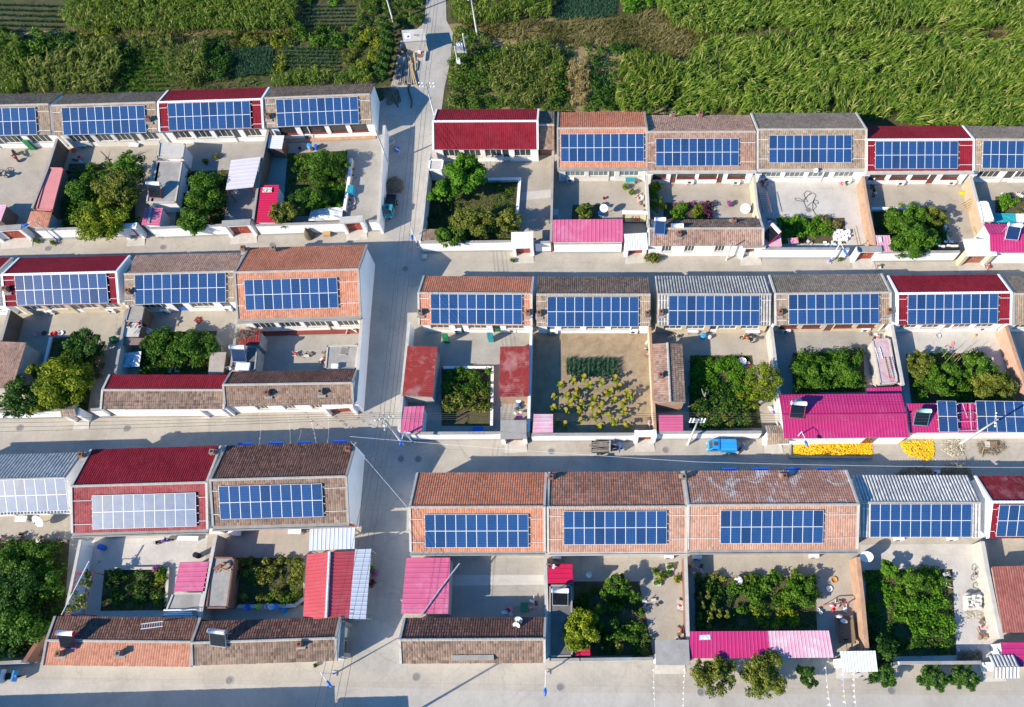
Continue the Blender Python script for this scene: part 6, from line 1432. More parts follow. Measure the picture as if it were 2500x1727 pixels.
# ------------------------------------------------------------------ courtyard gardens
bushes([(172, 402), (335, 402), (335, 545), (160, 545)], 'overgrown undergrowth of the yard with the dead trunk', 'green', 1.1, 1.3, .5, 60, .13)
bushes([(442, 424), (552, 420), (545, 552), (432, 556)], 'low greenery under the canopy yard trees', 'dark', .7, 1.4, .45, 60, .12)
bushes([(712, 385), (845, 378), (835, 470), (770, 470), (775, 440), (705, 430)], 'mixed low shrubs in the brown house garden', 'green', .7, 1.2, .42, 60, .12)
bushes([(780, 450), (842, 445), (836, 510), (775, 515)], 'bright leafy vegetables beside the low garden wall', 'bright', .6, 2.0, .4, 60, .11)
bushes([(712, 380), (760, 378), (758, 395), (712, 398)], 'sunlit grass patch in the brown house garden', 'bright', .2, 3, .25, 40, .07)
rows_crop([(705, 433), (780, 430), (780, 443), (705, 446)], 'short dry seedling row in the brown house garden', 'olive', .2, 0, .3, .1, 6, .2)
bushes([(1195, 445), (1262, 445), (1258, 520), (1200, 510)], 'sparse weeds beside the low white garden wall', 'gweed', .3, 1.2, .3, 35, .09)
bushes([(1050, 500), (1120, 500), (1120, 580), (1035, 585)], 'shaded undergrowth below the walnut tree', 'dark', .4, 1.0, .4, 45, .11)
bushes([(1588, 452), (1608, 448), (1625, 500), (1600, 510), (1586, 490)], 'grape vines climbing the flower yard wall', 'yellow', 1.5, 3.2, .42, 70, .14, 'grape_vines', 'vines')
bushes([(1642, 500), (1675, 498), (1676, 535), (1640, 536)], 'leafy green bed in the flower yard', 'bright', .7, 3.2, .35, 70, .11)
bushes([(1698, 500), (1718, 498), (1720, 534), (1698, 534)], 'yellow-green bed beside the purple shrub', 'yellow', .6, 3.5, .32, 60, .1)
bushes([(1720, 496), (1738, 498), (1738, 534), (1720, 534)], 'dark purple shrub bed in the flower yard', 'purple', .8, 4, .35, 70, .11)
bushes([(1640, 494), (1735, 492), (1735, 500), (1640, 502)], 'purple flower edging of the flower yard beds', 'flower', .4, 3.5, .2, 30, .07)
bushes([(1900, 533), (2000, 530), (2050, 548), (2030, 575), (1955, 578), (1905, 590)], 'lush green leaf bed in the white hose yard', 'bright', .6, 2.6, .42, 70, .12)
bushes([(2000, 530), (2045, 532), (2064, 560), (2050, 572), (2010, 560)], 'yellowing plants at the end of the leaf bed', 'weed', .7, 2.4, .38, 50, .11)
bushes([(2160, 512), (2300, 510), (2312, 600), (2170, 605)], 'green undergrowth of the bamboo yard garden', 'green', .8, 1.4, .5, 60, .13)
bushes([(2432, 485), (2480, 485), (2480, 515), (2432, 518)], 'low green plants beside the turquoise sheet', 'bright', .5, 1.8, .4, 55, .11)
bushes([(2480, 495), (2530, 490), (2530, 520), (2480, 520)], 'yellow-green plants at the edge beside the turquoise sheet', 'olive', .4, 1.8, .4, 50, .1)
bushes([(2442, 478), (2470, 476), (2472, 496), (2446, 498)], 'bright leafy bush behind the turquoise sheet', 'bright', .9, 3.0, .4, 70, .12)
bushes([(150, 840), (240, 830), (215, 1000), (100, 1000)], 'shaded undergrowth below the yellowing tree', 'dark', .5, 1.1, .4, 50, .12)
bushes([(230, 850), (262, 850), (250, 920), (225, 920)], 'yellowing dry plants beside the grey wall', 'weed', .9, 2.2, .38, 55, .1)
bushes([(352, 815), (528, 810), (510, 910), (345, 910)], 'tangled garden greenery of the chilli yard', 'green', .7, 1.3, .45, 55, .12)
bushes([(1085, 905), (1196, 903), (1194, 960), (1085, 965)], 'dark green bean plants in the low-walled garden', 'green', 1.0, 2.2, .42, 70, .12)
bushes([(1083, 950), (1198, 950), (1196, 1000), (1083, 1004)], 'yellowing bean plants in the low-walled garden', 'olive', 1.2, 2.2, .42, 70, .12)
rows_crop([(1386, 876), (1512, 876), (1510, 918), (1386, 920)], 'dark green onion rows in the earth yard', 'leek', .55, R(90), .55, .12, 8, .6, .05)
bushes([(1690, 872), (1790, 870), (1830, 910), (1828, 960), (1690, 965)], 'bright sweet-potato leaves in the shrub garden', 'bright', .5, 2.8, .42, 65, .11)
bushes([(1688, 930), (1740, 940), (1820, 985), (1840, 1040), (1690, 1042)], 'dark bean shrubs below the gnarled trunk', 'dark', 1.0, 1.7, .45, 65, .13)
bushes([(1690, 1005), (1845, 1005), (1848, 1040), (1690, 1040)], 'yellowing row of shrubs along the street wall inside', 'olive', 1.0, 1.8, .4, 65, .12)
bushes([(1940, 862), (2104, 860), (2104, 952), (1940, 955)], 'green garden undergrowth behind the magenta hall', 'green', .9, 1.5, .5, 60, .13)
bushes([(2225, 868), (2400, 862), (2470, 965), (2240, 975)], 'thick green undergrowth of the big shrub garden', 'green', 1.0, 1.4, .5, 60, .13)
bushes([(-50, 1322), (165, 1322), (140, 1590), (-70, 1600)], 'thick green undergrowth of the tree-filled yard', 'green', .8, 1.1, .55, 60, .13)
bushes([(262, 1394), (400, 1392), (396, 1480), (255, 1482)], 'dark green garden behind the vine arbour', 'dark', .6, 1.6, .4, 60, .12)
bushes([(375, 1395), (405, 1395), (400, 1470), (380, 1470)], 'flowering border on the arbour garden edge', 'yellow', .5, 2.6, .3, 50, .1)
for i, y in enumerate((1367, 1395, 1412, 1450)):
    bushes([(578, y - 6), (735, y - 8), (735, y + 10), (575, y + 10)], ['trained bean row along the top of the basin yard garden', 'second bean row of the basin yard garden', 'third bean row of the basin yard garden', 'bean row nearest the wash basins'][i], 'olive', .9, 2.4, .34, 65, .11)
bushes([(690, 1368), (738, 1368), (740, 1440), (715, 1445)], 'yellowing bean tangle beside the red gabled shed', 'olive', 1.0, 2.2, .4, 65, .11)
bushes([(630, 1445), (730, 1440), (728, 1474), (650, 1476)], 'bright lettuce bed behind the wash basins', 'bright', .4, 2.4, .35, 60, .1)
for i, y in enumerate((1455, 1490, 1525, 1555, 1585)):
    bushes([(1425 + i * 8, y - 9), (1560 + i * 7, y - 9), (1565 + i * 6, y + 9), (1430 + i * 8, y + 9)], 'staked vegetable row in the row garden, number %s from the round bush' % ('one two three four five'.split()[i]), 'green' if i != 4 else 'olive', .9, 1.9, .38, 60, .13)
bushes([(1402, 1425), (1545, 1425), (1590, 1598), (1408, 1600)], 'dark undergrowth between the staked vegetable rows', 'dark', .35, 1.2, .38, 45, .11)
bushes([(1790, 1405), (1990, 1410), (1995, 1470), (1900, 1480), (1790, 1500)], 'leafy green plants in the wide house garden', 'green', .8, 1.9, .48, 65, .13)
bushes([(1700, 1412), (1790, 1408), (1790, 1520), (1700, 1525)], 'dark vegetable beds in the wide house garden', 'dark', .6, 1.5, .42, 60, .12)
for i, (x, y) in enumerate(((1708, 1455), (1728, 1452), (1715, 1478), (1742, 1482), (1708, 1505), (1735, 1505), (1756, 1498), (1730, 1525), (1775, 1500))):
    tree(x, y, .8, (.42, .42, .4), 'olive', 'pale staked pepper plant in the wide house garden', 200, .13, 5, .02, 'pepper plants in the wide house garden', name='pepper_plant', cat='plant')
bushes([(1840, 1470), (1945, 1475), (1940, 1525), (1850, 1530)], 'yellowing vines on the wide house garden edge', 'yellow', .7, 1.9, .4, 60, .12)
bushes([(1700, 1402), (1870, 1402), (1870, 1415), (1700, 1415)], 'flowering hedge along the wide house garden path', 'olive', .8, 2.6, .3, 55, .1)
bushes([(2108, 1385), (2176, 1390), (2176, 1480), (2112, 1490)], 'low dark leaf bed by the orange brick wall', 'bright', .3, 2.2, .38, 55, .1)
bushes([(2178, 1432), (2195, 1432), (2200, 1500), (2180, 1500)], 'narrow bright leaf strip in the ribbed house garden', 'bright', .4, 3.0, .3, 60, .1)
bushes([(2190, 1392), (2295, 1390), (2325, 1470), (2325, 1555), (2230, 1555), (2185, 1500)], 'broad green shrub bed of the ribbed house garden', 'bright', .8, 2.0, .45, 65, .12)
bushes([(2215, 1540), (2325, 1540), (2325, 1580), (2220, 1580)], 'mixed shrubs at the foot of the ribbed house garden', 'dark', .8, 1.8, .42, 60, .12)
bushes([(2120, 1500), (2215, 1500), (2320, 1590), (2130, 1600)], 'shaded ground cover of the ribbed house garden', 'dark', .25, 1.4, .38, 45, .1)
bushes([(1578, 620), (1605, 622), (1612, 642), (1580, 642)], 'olive bush at the foot of the slit-window wall', 'olive', .9, 3.5, .42, 80, .12, 'wayside_bush', 'bush')
for x, y, lb in ((88, 590, 'tuft of weeds at the gate pier beside the pink shed'), (133, 595, 'tuft of weeds at the foot of the left street lamp'), (1252, 640, 'weed tuft beside the flat white gate'),
                 (2052, 632, 'weed tuft beside the lamp at the white hose yard'), (770, 1624, 'weeds along the foot of the one-chimney range')):
    bushes([(x - 6, y - 5), (x + 6, y - 5), (x + 6, y + 5), (x - 6, y + 5)], lb, 'gweed', .4, 9, .22, 45, .09, 'weed_tuft', 'weeds')
# sunflower plot in the earth yard
gs = rng('sunflowers')
spots = [(1370, 940), (1400, 930), (1425, 925), (1355, 970), (1385, 965), (1410, 955), (1440, 945), (1470, 935), (1500, 925), (1352, 1000), (1392, 990), (1420, 985), (1450, 975), (1480, 960), (1510, 945),
         (1530, 960), (1385, 1005), (1415, 1000), (1445, 995), (1470, 990), (1500, 975), (1522, 985), (1360, 1030), (1420, 1025), (1450, 1020), (1485, 1015), (1525, 1010), (1500, 1030), (1465, 1040), (1528, 1040), (1540, 965), (1378, 1040), (1492, 955), (1405, 970), (1460, 1008)]
def sunflower_meshes(k):
    g = rng('sf%d' % k); n = 11; hb = np.linspace(.35, 1.35, n); B = np.column_stack([np.zeros(n), np.zeros(n), hb])
    V, F, U = strips(B, g.random(n) * 6.28, np.full(n, .5) * (.7 + .5 * g.random(n)), np.full(n, .13), [0, .15, .05, -.25], [0, .4, .75, 1.0], g, np.clip(.55 + g.normal(0, .25, n), 0, 1))
    return npmesh('leaves', V, F, LM['yellow'], U)
SFL = [sunflower_meshes(k) for k in range(4)]
SST = MB().tube([(0, 0, 0), (.02, 0, .8), (.1, .05, 1.5)], [.028, .022, .016], 5).mesh('stem', [pm('sunflower_stem', (.22, .24, .06), .8, .15, 3)])
SHD = MB().lathe([(0, .03), (.10, .03), (.11, 0), (.2, .01), (.2, -.01), (0, -.03)], 12, (.13, .06, 1.5)).mesh('flower_head', [pm('seed_head', (.45, .30, .05), .8, .2, 5)])
for i, (x, y) in enumerate(spots):
    p = P(x, y, .6); p.z = 0; r = thing('sunflower', p, float(gs.random() * 6.28), 'drooping sunflower with yellowing leaves in the earth yard', 'sunflower', 'sunflowers in the earth yard'); r.scale = (1, 1, float(.75 + .4 * gs.random()))
    link('stem', SST, r); link('leaves', SFL[i % 4], r); link('flower_head', SHD, r)

# low weeds covering the open soil of each garden bed
for i, (q, d) in enumerate((([(1052, 440), (1262, 440), (1256, 596), (1034, 596)], 'walnut tree garden'), ([(128, 828), (238, 824), (212, 1002), (90, 1006)], 'yellowing tree garden'), ([(352, 815), (528, 811), (508, 912), (342, 912)], 'chilli yard garden'), ([(704, 378), (846, 371), (833, 522), (692, 527)], 'brown house garden'),
        ([(1688, 871), (1834, 871), (1856, 1042), (1685, 1042)], 'shrub garden with the dead trunk'), ([(2133, 517), (2306, 517), (2318, 609), (2143, 612)], 'bamboo yard garden'), ([(258, 1393), (409, 1391), (402, 1487), (248, 1489)], 'arbour garden'), ([(568, 1365), (732, 1365), (739, 1475), (573, 1477)], 'basin yard garden'), ([(1698, 1413), (1988, 1411), (1992, 1535), (1700, 1542)], 'wide house garden'), ([(2115, 1395), (2322, 1393), (2332, 1597), (2121, 1602)], 'ribbed house garden'))):
    grass(q, 'low green weeds over the soil of the ' + d, 'gweed', .16, 16)
# ------------------------------------------------------------------ solar rack on the magenta shed
def rackM(px_, py_, z, tilt): t = R(tilt); return basis(P(px_, py_, z), (1, 0, 0), (0, math.cos(t), math.sin(t)), (0, -math.sin(t), math.cos(t)))
solar(None, 0, 0, 'four-panel solar block on the rack over the magenta roof', 2, 2, rackM(2293, 1055, 2.95, 12), .35, False)
solar(None, 0, 0, 'long solar block on the rack beside the slanting pole', 6, 2, rackM(2388, 1055, 2.95, 12), .35, False)
rk = thing('solar_rack', P(2290, 1055, 0), 0, 'bare steel rack rails between the two solar blocks', 'rack')
ra = P(2290, 1055, 0)
for (xa, ya, xb, yb, z0, z1) in ((2336, 985, 2388, 984, 3.55, 3.55), (2337, 1008, 2389, 1007, 3.3, 3.3), (2338, 1030, 2390, 1029, 3.1, 3.1), (2339, 1052, 2391, 1051, 2.98, 2.98), (2368, 984, 2372, 1052, 3.55, 2.98), (2350, 986, 2362, 1020, 3.5, 2.7)):
    MB().tube([P(xa, ya, z0) - ra, P(xb, yb, z1) - ra], .035, 4).build('rail', GALV, rk)
# ------------------------------------------------------------------ water heaters
def zroof(k, x, y): p, s = on_roof(HOUSES[k], x, y); return p.z
heater(378, 468, 2.2, 'solar water heater with a red stand on the grey flat shed', R(-3), frame=ROSERED, cap=CERAM)
heater(1611, 556, zroof('B3r', 1611, 556), 'solar water heater with a bright cyan frame on the slit-window range', 0, frame=CYAN, coll=COLLECTB, cap=CERAM, w=1.2)
heater(1881, 573, 2.2, 'red-framed solar water heater on the faded pink shed', R(-55), frame=RED, w=1.5)
heater(2473, 570, zroof('B6r', 2473, 574), 'solar water heater on the magenta building', R(-4), cap=CERAM, coll=COLLECTB)
heater(583, 868, 2.2, 'solar water heater with a blue collector on the flat shed', 0, coll=COLLECTB, cap=CERAM)
heater(1947, 1005, zroof('E4h', 1947, 1010), 'solar water heater on the long magenta hall', R(-3), frame=ROSERED, cap=CERAM)
heater(2250, 1023, 2.6, 'mint green solar water heater on the racked magenta roof', R(-3), tank=pm('mint_tank', (.35, .62, .5), .35, .05, 2), cap=RED, frame=TEAL)
heater(165, 1566, zroof('G1', 165, 1570), 'white solar water heater on the orange and dark south range', R(-2), frame=pm('purple_frame', (.3, .06, .25), .5, .1, 2))
heater(532, 1562, zroof('G2', 532, 1566), 'silver solar water heater on the one-chimney range', R(-6), tank=GALV, cap=GALV, coll=pm('grey_tubes', (.05, .06, .07), .2, .2, 3))
heater(1368, 1462, 2.2, 'white solar water heater on the long dark shed', 0, cap=CERAM)
tk = thing('water_tank', P(1653, 555, zroof('B3r', 1653, 556)), 0, 'white cylindrical water tank lying on the slit-window range', 'water tank'); MB().tube([(-.7, 0, .3), (.7, 0, .3)], .28, 14).build('body', CERAM, tk, True)
for s_ in (-.5, .5): MB().box(s_ - .05, s_ + .05, -.3, .3, -.3, .12).build('cradle', GALV, tk)
for s_ in (-1, 1): MB().tube([(s_ * .7, 0, .3), (s_ * .74, 0, .3)], [.3, .26], 14).build('end_ring', BRNDOOR, tk)
# ------------------------------------------------------------------ lamps, poles, wires
lamp(142, 588, 0, 0, 69, 549, 'blue-headed street lamp by the orange-tiled lean-to')
lamp(1021, 602, 0, 0, 1006, 577, 'blue-headed street lamp at the walnut yard corner')
lamp(2024, 641, 0, 0, 2060, 612, 'blue-headed street lamp before the white hose yard')
lamp(1009, 1083, 0, 0, 981, 1076, 'blue-headed street lamp beside the pink corner shed')
lamp(1932, 1084, 0, 0, 1966, 1079, 'blue-headed street lamp beside the walled maize heap')
lamp(817, 1645, 0, 0, 800, 1665, 'blue-headed street lamp before the one-chimney range')
lamp(1337, 1641, 0, 0, 1331, 1690, 'blue-headed street lamp before the dark shed yard')
upole(948, 400, 6.5, 'plain concrete pole against the tall white lane wall')
upole(1060, 281, 5.8, 'pole with a double crossarm rack near the pump house', ((5.5, .95, 0), (4.9, .95, 0)), r=.1)
upole(1166, 92, 9.0, 'tall white pole standing in the weeds by the maize block', ((7.2, 1.3, 175), (6.8, .8, 80)))
upole(960, 53, 8.5, 'leaning field pole beside the leek rows', r=.11)
upole(985, 1086, 8.6, 'crossroads pole with two crossed insulator arms', ((8.4, .95, 15), (8.0, .95, 100)))
upole(1679, 1086, 8.4, 'pole with twin vertical insulator arms beside the blue tricycle', ((8.2, .75, 0), (7.7, .75, 0), (7.2, .75, 0)))
upole(2344, 1084, 8.2, 'slanting-looking white pole beside the husk heap', ((8.0, .75, 75),))
upole(1773, 636, 4.25, 'short concrete post before the slit-window range', r=.09)
upole(909, 1800, 9.0, 'street pole whose long shadow crosses the bottom street', ((8.7, .8, 0),))
tr = thing('transformer_platform', P(1121, 169, 0), 0, 'pole-mounted transformer platform between two white posts in the weeds', 'transformer'); tb_ = P(1140, 138, 0) - P(1121, 169, 0)
for o_ in (Vector((0, 0, 0)), tb_): MB().tube([o_, o_ + Vector((0, 0, 3.9))], .1, 8).build('post', POLEC, tr)
tm = tb_ / 2; MB().box(-.2, tb_.x + .2, tm.y - .5, tm.y + .5, 2.2, 2.32).build('platform', GALV, tr)
to = MB().box(tm.x - .45, tm.x + .45, tm.y - .35, tm.y + .35, 2.32, 3.15).build('transformer', GALV, tr)
for k in range(3): MB().lathe([(.07, 0), (.1, .1), (.05, .15), (.09, .22), (.03, .35), (0, .35)], 8, (tm.x - .3 + k * .3, tm.y, 3.15)).build('bushing', CERAM, to)
fz = MB()
for k in range(7): fz.box(tm.x - .5, tm.x + .5, tm.y - .33 + k * .11, tm.y - .31 + k * .11, 2.4, 3.0)
fz.build('cooling_fin', DKGREY, to); MB().box(-.25, .25, -.2, .2, 1.0, 1.7, M=Matrix.Translation((.1, .1, 0))).build('switch_box', CERAM, tr)
MB().tube([(-.6, 0, 3.6), (tb_.x + .6, tb_.y, 3.6)], .05, 4).build('crossarm', GALV, tr)
for i, dx in enumerate((-16, -6, 8, 18)):
    wire([(1063 + dx * .6, -60, 7.0), (1031 + dx, 178, 5.6), (943 + dx, 1014, 8.5), (800 + dx * 2, 1735, 8.3)], 'dark power wire running the length of the lane', .018)
for i, dy in enumerate((0, 9, 18, 27)):
    wire([(-120, 1022 + dy * 1.3, 7.6), (943, 1008 + dy * .5, 8.4)], 'dark power wire above the left street', .018, group='wires above the left street')
    wire([(943, 1008 + dy * .5, 8.4), (1709, 1008 + dy * .6, 8.0), (2453, 1006 + dy * .8, 7.9), (2800, 1006 + dy, 7.9)], 'dark power wire above the right street', .016, group='wires above the right street')
wire([(854, 1066, 6.2), (1700, 1128, 5.6), (2540, 1142, 5.6)], 'pale cable slung along the right street', .012, CERAM)
wire([(856, 1078, 6.2), (995, 1240, 5.2)], 'pale cable crossing the lane to the orange corner house', .012, CERAM)
# ------------------------------------------------------------------ vehicles and person
trike(1753, 1095, R(180), 'bright blue covered cargo tricycle parked on the street', CYAN, CYAN, True)
trike(1489, 1097, R(0), 'blue-nosed cargo tricycle loaded with firewood', BLUE, DKGREY, False, cab=False, Lb=2.0)
trike(955, 517, R(-91), 'teal-cabbed cargo tricycle with an empty dark bed in the lane', TEAL, DKGREY, False, Lb=1.9)
trike(24, 1652, R(2), 'cyan cargo tricycle half out of the picture by the low wall', CYAN, CYAN, True, cab=False, Lb=2.2)
g_ = rng('fw'); fwd = []
for i in range(34):
    y0 = g_.uniform(1079, 1104); fwd.append((g_.uniform(1436, 1450), y0, .85 + .25 * g_.random(), g_.uniform(1478, 1505), y0 + g_.uniform(-8, 5), .9 + .3 * g_.random()))
rods(fwd, 'firewood load of long grey branches on the blue-nosed tricycle', DEADW, (.02, .032, .025, .04), 'firewood_load', 'firewood', 'branch')
motorbike(1823, 832, R(160), 'orange-black motorbike outside the ribbed-roof house', pm('orange_paint', (.6, .15, .02), .4, .1, 2))
motorbike(1806, 1098, R(52), 'blue and white scooter behind the covered tricycle', BLUE, CERAM)
motorbike(405, 1324, R(15), 'blue-purple scooter outside the glaring-panel house', pm('purple_paint', (.12, .06, .35), .4, .1, 2))
motorbike(44, 386, R(-60), 'dark moped in the pink shed yard', DKGREY, RED)
bicycle(12, 412, R(20), 'bicycle lying in the shade of the pink shed yard', flat=True)
motorbike(8, 432, R(170), 'silver moped half in shade in the pink shed yard', GALV)
bicycle(2372, 1398, R(75), 'bicycle leaning in the clutter beside the rough pale wall', DKGREY)
bicycle(2380, 1416, R(60), 'second bicycle beside the covered sack heap', GALV, True)
motorbike(2128, 470, R(95), 'dark motorbike in the shade of the tan brick wall', DKGREY)
person(2285, 1157, R(200), 'person in a pale blue shirt bending over the brushwood pile')
# ------------------------------------------------------------------ air conditioners and tables by the house fronts
for x, y, d in ((620, 340, 'maroon house above the pale canopy'), (1393, 445, 'orange mural house'), (1684, 449, 'red-framed pinkish house'), (1796, 450, 'red-framed pinkish house'), (1870, 442, 'white hose yard house'), (2066, 447, 'white hose yard house'),
                (2196, 452, 'maroon bamboo yard house'), (2320, 451, 'maroon bamboo yard house'), (128, 766, 'maroon yellowing-tree house'), (277, 762, 'maroon yellowing-tree house'), (409, 764, 'chilli yard house'), (561, 758, 'chilli yard house'),
                (1119, 811, 'rusty shed house'), (1252, 810, 'rusty shed house'), (1353, 814, 'sunflower house'), (1547, 813, 'sunflower house'), (1917, 812, 'house behind the magenta hall'), (2110, 809, 'house behind the magenta hall'),
                (2200, 806, 'maroon house behind the rack'), (2395, 806, 'maroon house behind the rack'), (1700, 1363, 'widest house'), (1984, 1360, 'widest house'), (1360, 1363, 'dark shed house'), (1632, 1361, 'dark shed house'), (2190, 1318, 'white ribbed house'), (2320, 1317, 'white ribbed house')):
    ac(x, y, 'white air conditioner unit at the front of the ' + d, .0)
for x, y, d, s in ((207, 357, 'white table left of the dead trunk', (1.0, .8, .5)), (252, 352, 'white laundry table behind the dead trunk', (1.3, .7, .75)), (330, 358, 'low white step bench by the dark-tiled front', (1.2, .5, .35)),
                   (759, 333, 'white table with a red cloth at the brown house terrace', (1.1, .9, .75)), (872, 327, 'white table beside the red chilli strip', (1.2, .7, .75)), (1538, 448, 'turquoise-topped table at the orange mural house', (1.2, .6, .8)),
                   (1690, 812, 'table with an orange basket outside the ribbed-roof house', (1.2, .7, .75)), (1834, 812, 'white table outside the ribbed-roof house', (1.6, .8, .8)), (580, 1304, 'white table at the dark brown house', (1.3, .6, .8)), (725, 1300, 'cluttered white table by the ribbed porch', (1.3, .6, .75)), (60, 1270, 'low white table near the satellite dish', (1.2, .6, .6)), (462, 1316, 'cement bench at the glaring-panel house', (2.2, .45, .4))):
    freezer(x, y, d, .0, CERAM if 'turq' not in d else TEAL, s)
# ------------------------------------------------------------------ dishes
dish(111, 1275, 'large white satellite dish in the stone-edged yard', .68)
dish(1816, 520, 'white satellite dish on a post in the flower yard', .62)
dish(2117, 443, 'white satellite dish at the tan brick wall', .66)
dish(2102, 1363, 'white satellite dish at the end of the widest roof', .66, 1.6)
dish(1474, 524, 'white satellite dish beside the blue boxes', .5, 1.4)
dish(1990, 420, 'tiny satellite dish on the eave of the hose yard house', .28, .3, z=3.1)
dish(1268, 1513, 'small blue-grey satellite dish on the rear eave of the parapet range', .4, .4, z=3.1, mat=BLUEW)
dish(1262, 1526, 'white satellite dish lower on the parapet range roof', .36, .35, z=3.4)
dish(1810, 886, 'wire satellite dish lying on a white mat', .5, .25, el=80, mat=GALV)
# ------------------------------------------------------------------ basins, buckets, barrels
for x, y, m, lb in ((605, 1484, BLUE, 'blue basin on the low cement wall'), (633, 1482, pm('lime_plastic', (.3, .6, .05), .5, .05, 2), 'lime green basin on the low cement wall'), (645, 1483, PINKP, 'pink basin between green and white basins'), (654, 1481, GALV, 'steel basin between the green and white basins'),
                    (663, 1482, CERAM, 'white basin on the low cement wall'), (674, 1482, CYAN, 'bright cyan basin on the low cement wall')): basin(x, y, lb, m, .3, .52)
basin(694, 1491, 'cyan basin standing on the ground below the basin wall', CYAN, .3)
for x, y, m, lb in ((131, 816, RED, 'red basin on the garden edge beside another'), (140, 815, ROSERED, 'dark red basin next to the red one'), (150, 815, CERAM, 'white basin next to the two red ones'), (90, 817, PINKP, 'pink basin in the shade of the brick wall'), (109, 815, DKGREY, 'dark basin in the yellowing tree yard'),
                    (2290, 821, GALV, 'wide steel basin with a red bottom in the shrub garden yard'), (1438, 1404, CERAM, 'white basin at the edge of the row garden'), (2024, 1438, CERAM, 'white basin with brown grain by the brick wall'), (2036, 1416, pm('grain', (.5, .26, .05), .9, .2, 6), 'round tray of orange grain by the brick wall'), (180, 368, RED, 'dark red basin near the dead trunk')): basin(x, y, lb, m, .3)
for x, y, m, lb in ((733, 364, DKGREY, 'dark bucket on the brick garden edge'), (1475, 486, RED, 'red bucket in the mural yard'), (54, 1305, DKGREY, 'black bucket on the stone edge'), (243, 1370, CERAM, 'white bucket in the arbour yard shade'), (1996, 1490, CERAM, 'white bucket by the bush of the wide garden'), (2002, 1497, CERAM, 'second white bucket by the bush of the wide garden'), (2336, 1588, CERAM, 'white bucket beside the brush pile')): bucket(x, y, lb, m)
barrel(760, 366, 'blue-lidded barrel on the brick garden edge', GALV, lid=CYAN); barrel(775, 365, 'dark blue barrel beside the blue-lidded one', BLUE, .24, .7)
barrel(1268, 985, 'blue barrel in the brick pit beside the rusty shed', BLUE, .3, .95, CERAM); barrel(1716, 824, 'bright blue barrel outside the ribbed-roof house', CYAN, .3, .6); barrel(1732, 826, 'small pale blue barrel beside the bright one', BLUEW, .2, .45)
barrel(255, 1338, 'dark blue barrel in the arbour yard', BLUE, .28, .8); barrel(486, 1358, 'dark blue barrel above the pink ribbed shed', NAVY, .28, .8); barrel(1800, 1420, 'white stone jar with a round lid in the wide garden', CERAM, .42, .7); barrel(1946, 985, 'grey water drum behind the hall heater', GALV, .3, .8, z=2.9)
crate(859, 471, 'turquoise tank beside the low garden wall', CYAN, (.7, 1.1, .8), name='water_box', cat='tank', flap=TEAL)
crate(796, 573, 'cardboard box beside the hay cone', pm('cardboard', (.46, .31, .17), .8, .1, 2), (.45, .75, .5), name='cardboard_box', group='cardboard boxes beside the hay cone'); crate(805, 573, 'cardboard box beside the hay cone', MATS['cardboard'], (.4, .75, .5), name='cardboard_box', group='cardboard boxes beside the hay cone')
crate(1466, 524, 'blue plastic box under the mural yard dish', CYAN, (.5, .5, .45), name='plastic_box'); crate(1357, 525, 'pale blue crate in the shade behind the pink roof', BLUEW, (.6, .9, .6), name='plastic_crate')
crate(282, 833, 'dark green bin leaning at the grey wall', GREEN, (.7, .5, .7), R(20), name='bin', cat='bin'); crate(217, 1348, 'blue-grey boiler at the arbour yard wall', BLUEW, (.6, 1.1, 1.0), R(-8), name='boiler', cat='boiler'); crate(1281, 1484, 'dark green bin in the pink metal shed yard', GREEN, (.7, .8, .9), name='bin', cat='bin')
crate(595, 898, 'white framed box with a brown panel on the flat shed', CERAM, (1.5, .9, .35), 0, 2.21, name='roof_box', flap=WSTEEL); crate(820, 898, 'white and rust box on the pallet shed roof', CERAM, (.7, .5, .5), 0, 2.12, name='roof_box')
crate(1168, 1052, 'blue sheet-covered box at the street wall', CYAN, (1.1, .55, .5), name='covered_box', flap=BLUE); crate(1025, 130, 'small white block on the well head', CERAM, (.3, .3, .3), 0, .36, name='stone_block')
crate(1037, 629, 'square concrete block in the street at the walnut corner', PALEC, (.55, .5, .3), name='concrete_block', cat='block')
# ------------------------------------------------------------------ heaps
heap([(1938, 1078), (2128, 1077), (2131, 1112), (1936, 1113)], 'walled bed of bright yellow maize cobs before the magenta hall', 'cob', .34, 165, .11, .034)
wall([(1930, 1074), (1929, 1115), (2130, 1116)], .3, 'low rubble edging of the yellow maize bed', GREYC, None, .22, ch=0)
heap([(2196, 1078), (2276, 1076), (2281, 1095), (2279, 1118), (2262, 1125), (2232, 1118), (2205, 1104)], 'loose heap of bright yellow maize cobs on the street', 'cob', .24, 150, .11, .034)
heap([(2190, 1076), (2286, 1076), (2288, 1124), (2265, 1134), (2215, 1118)], 'stray maize cobs around the loose heap', 'cob', .02, 9, .11, .034)
heap([(2298, 1078), (2340, 1074), (2356, 1090), (2352, 1112), (2325, 1116), (2300, 1100)], 'heap of pale maize husks beside the slanting pole', 'husk', .25, 110, .13, .035, 'husk_heap', 'husks')
heap([(2385, 1080), (2450, 1076), (2458, 1095), (2430, 1112), (2390, 1110)], 'straw heap under loose boards beside the husks', 'straw', .3, 90, .2, .02, 'straw_heap', 'straw')
heap([(2190, 1156), (2205, 1146), (2262, 1143), (2276, 1152), (2274, 1166), (2192, 1168)], 'grey brushwood pile behind the ribbed roof', 'straw', 1.5, 130, .28, .022, 'brushwood_pile', 'brushwood')
heap([(2296, 1150), (2312, 1136), (2345, 1141), (2366, 1154), (2374, 1166), (2296, 1166)], 'taller brushwood pile with pale tops behind the ribbed roof', 'straw', 1.7, 130, .28, .022, 'brushwood_pile', 'brushwood')
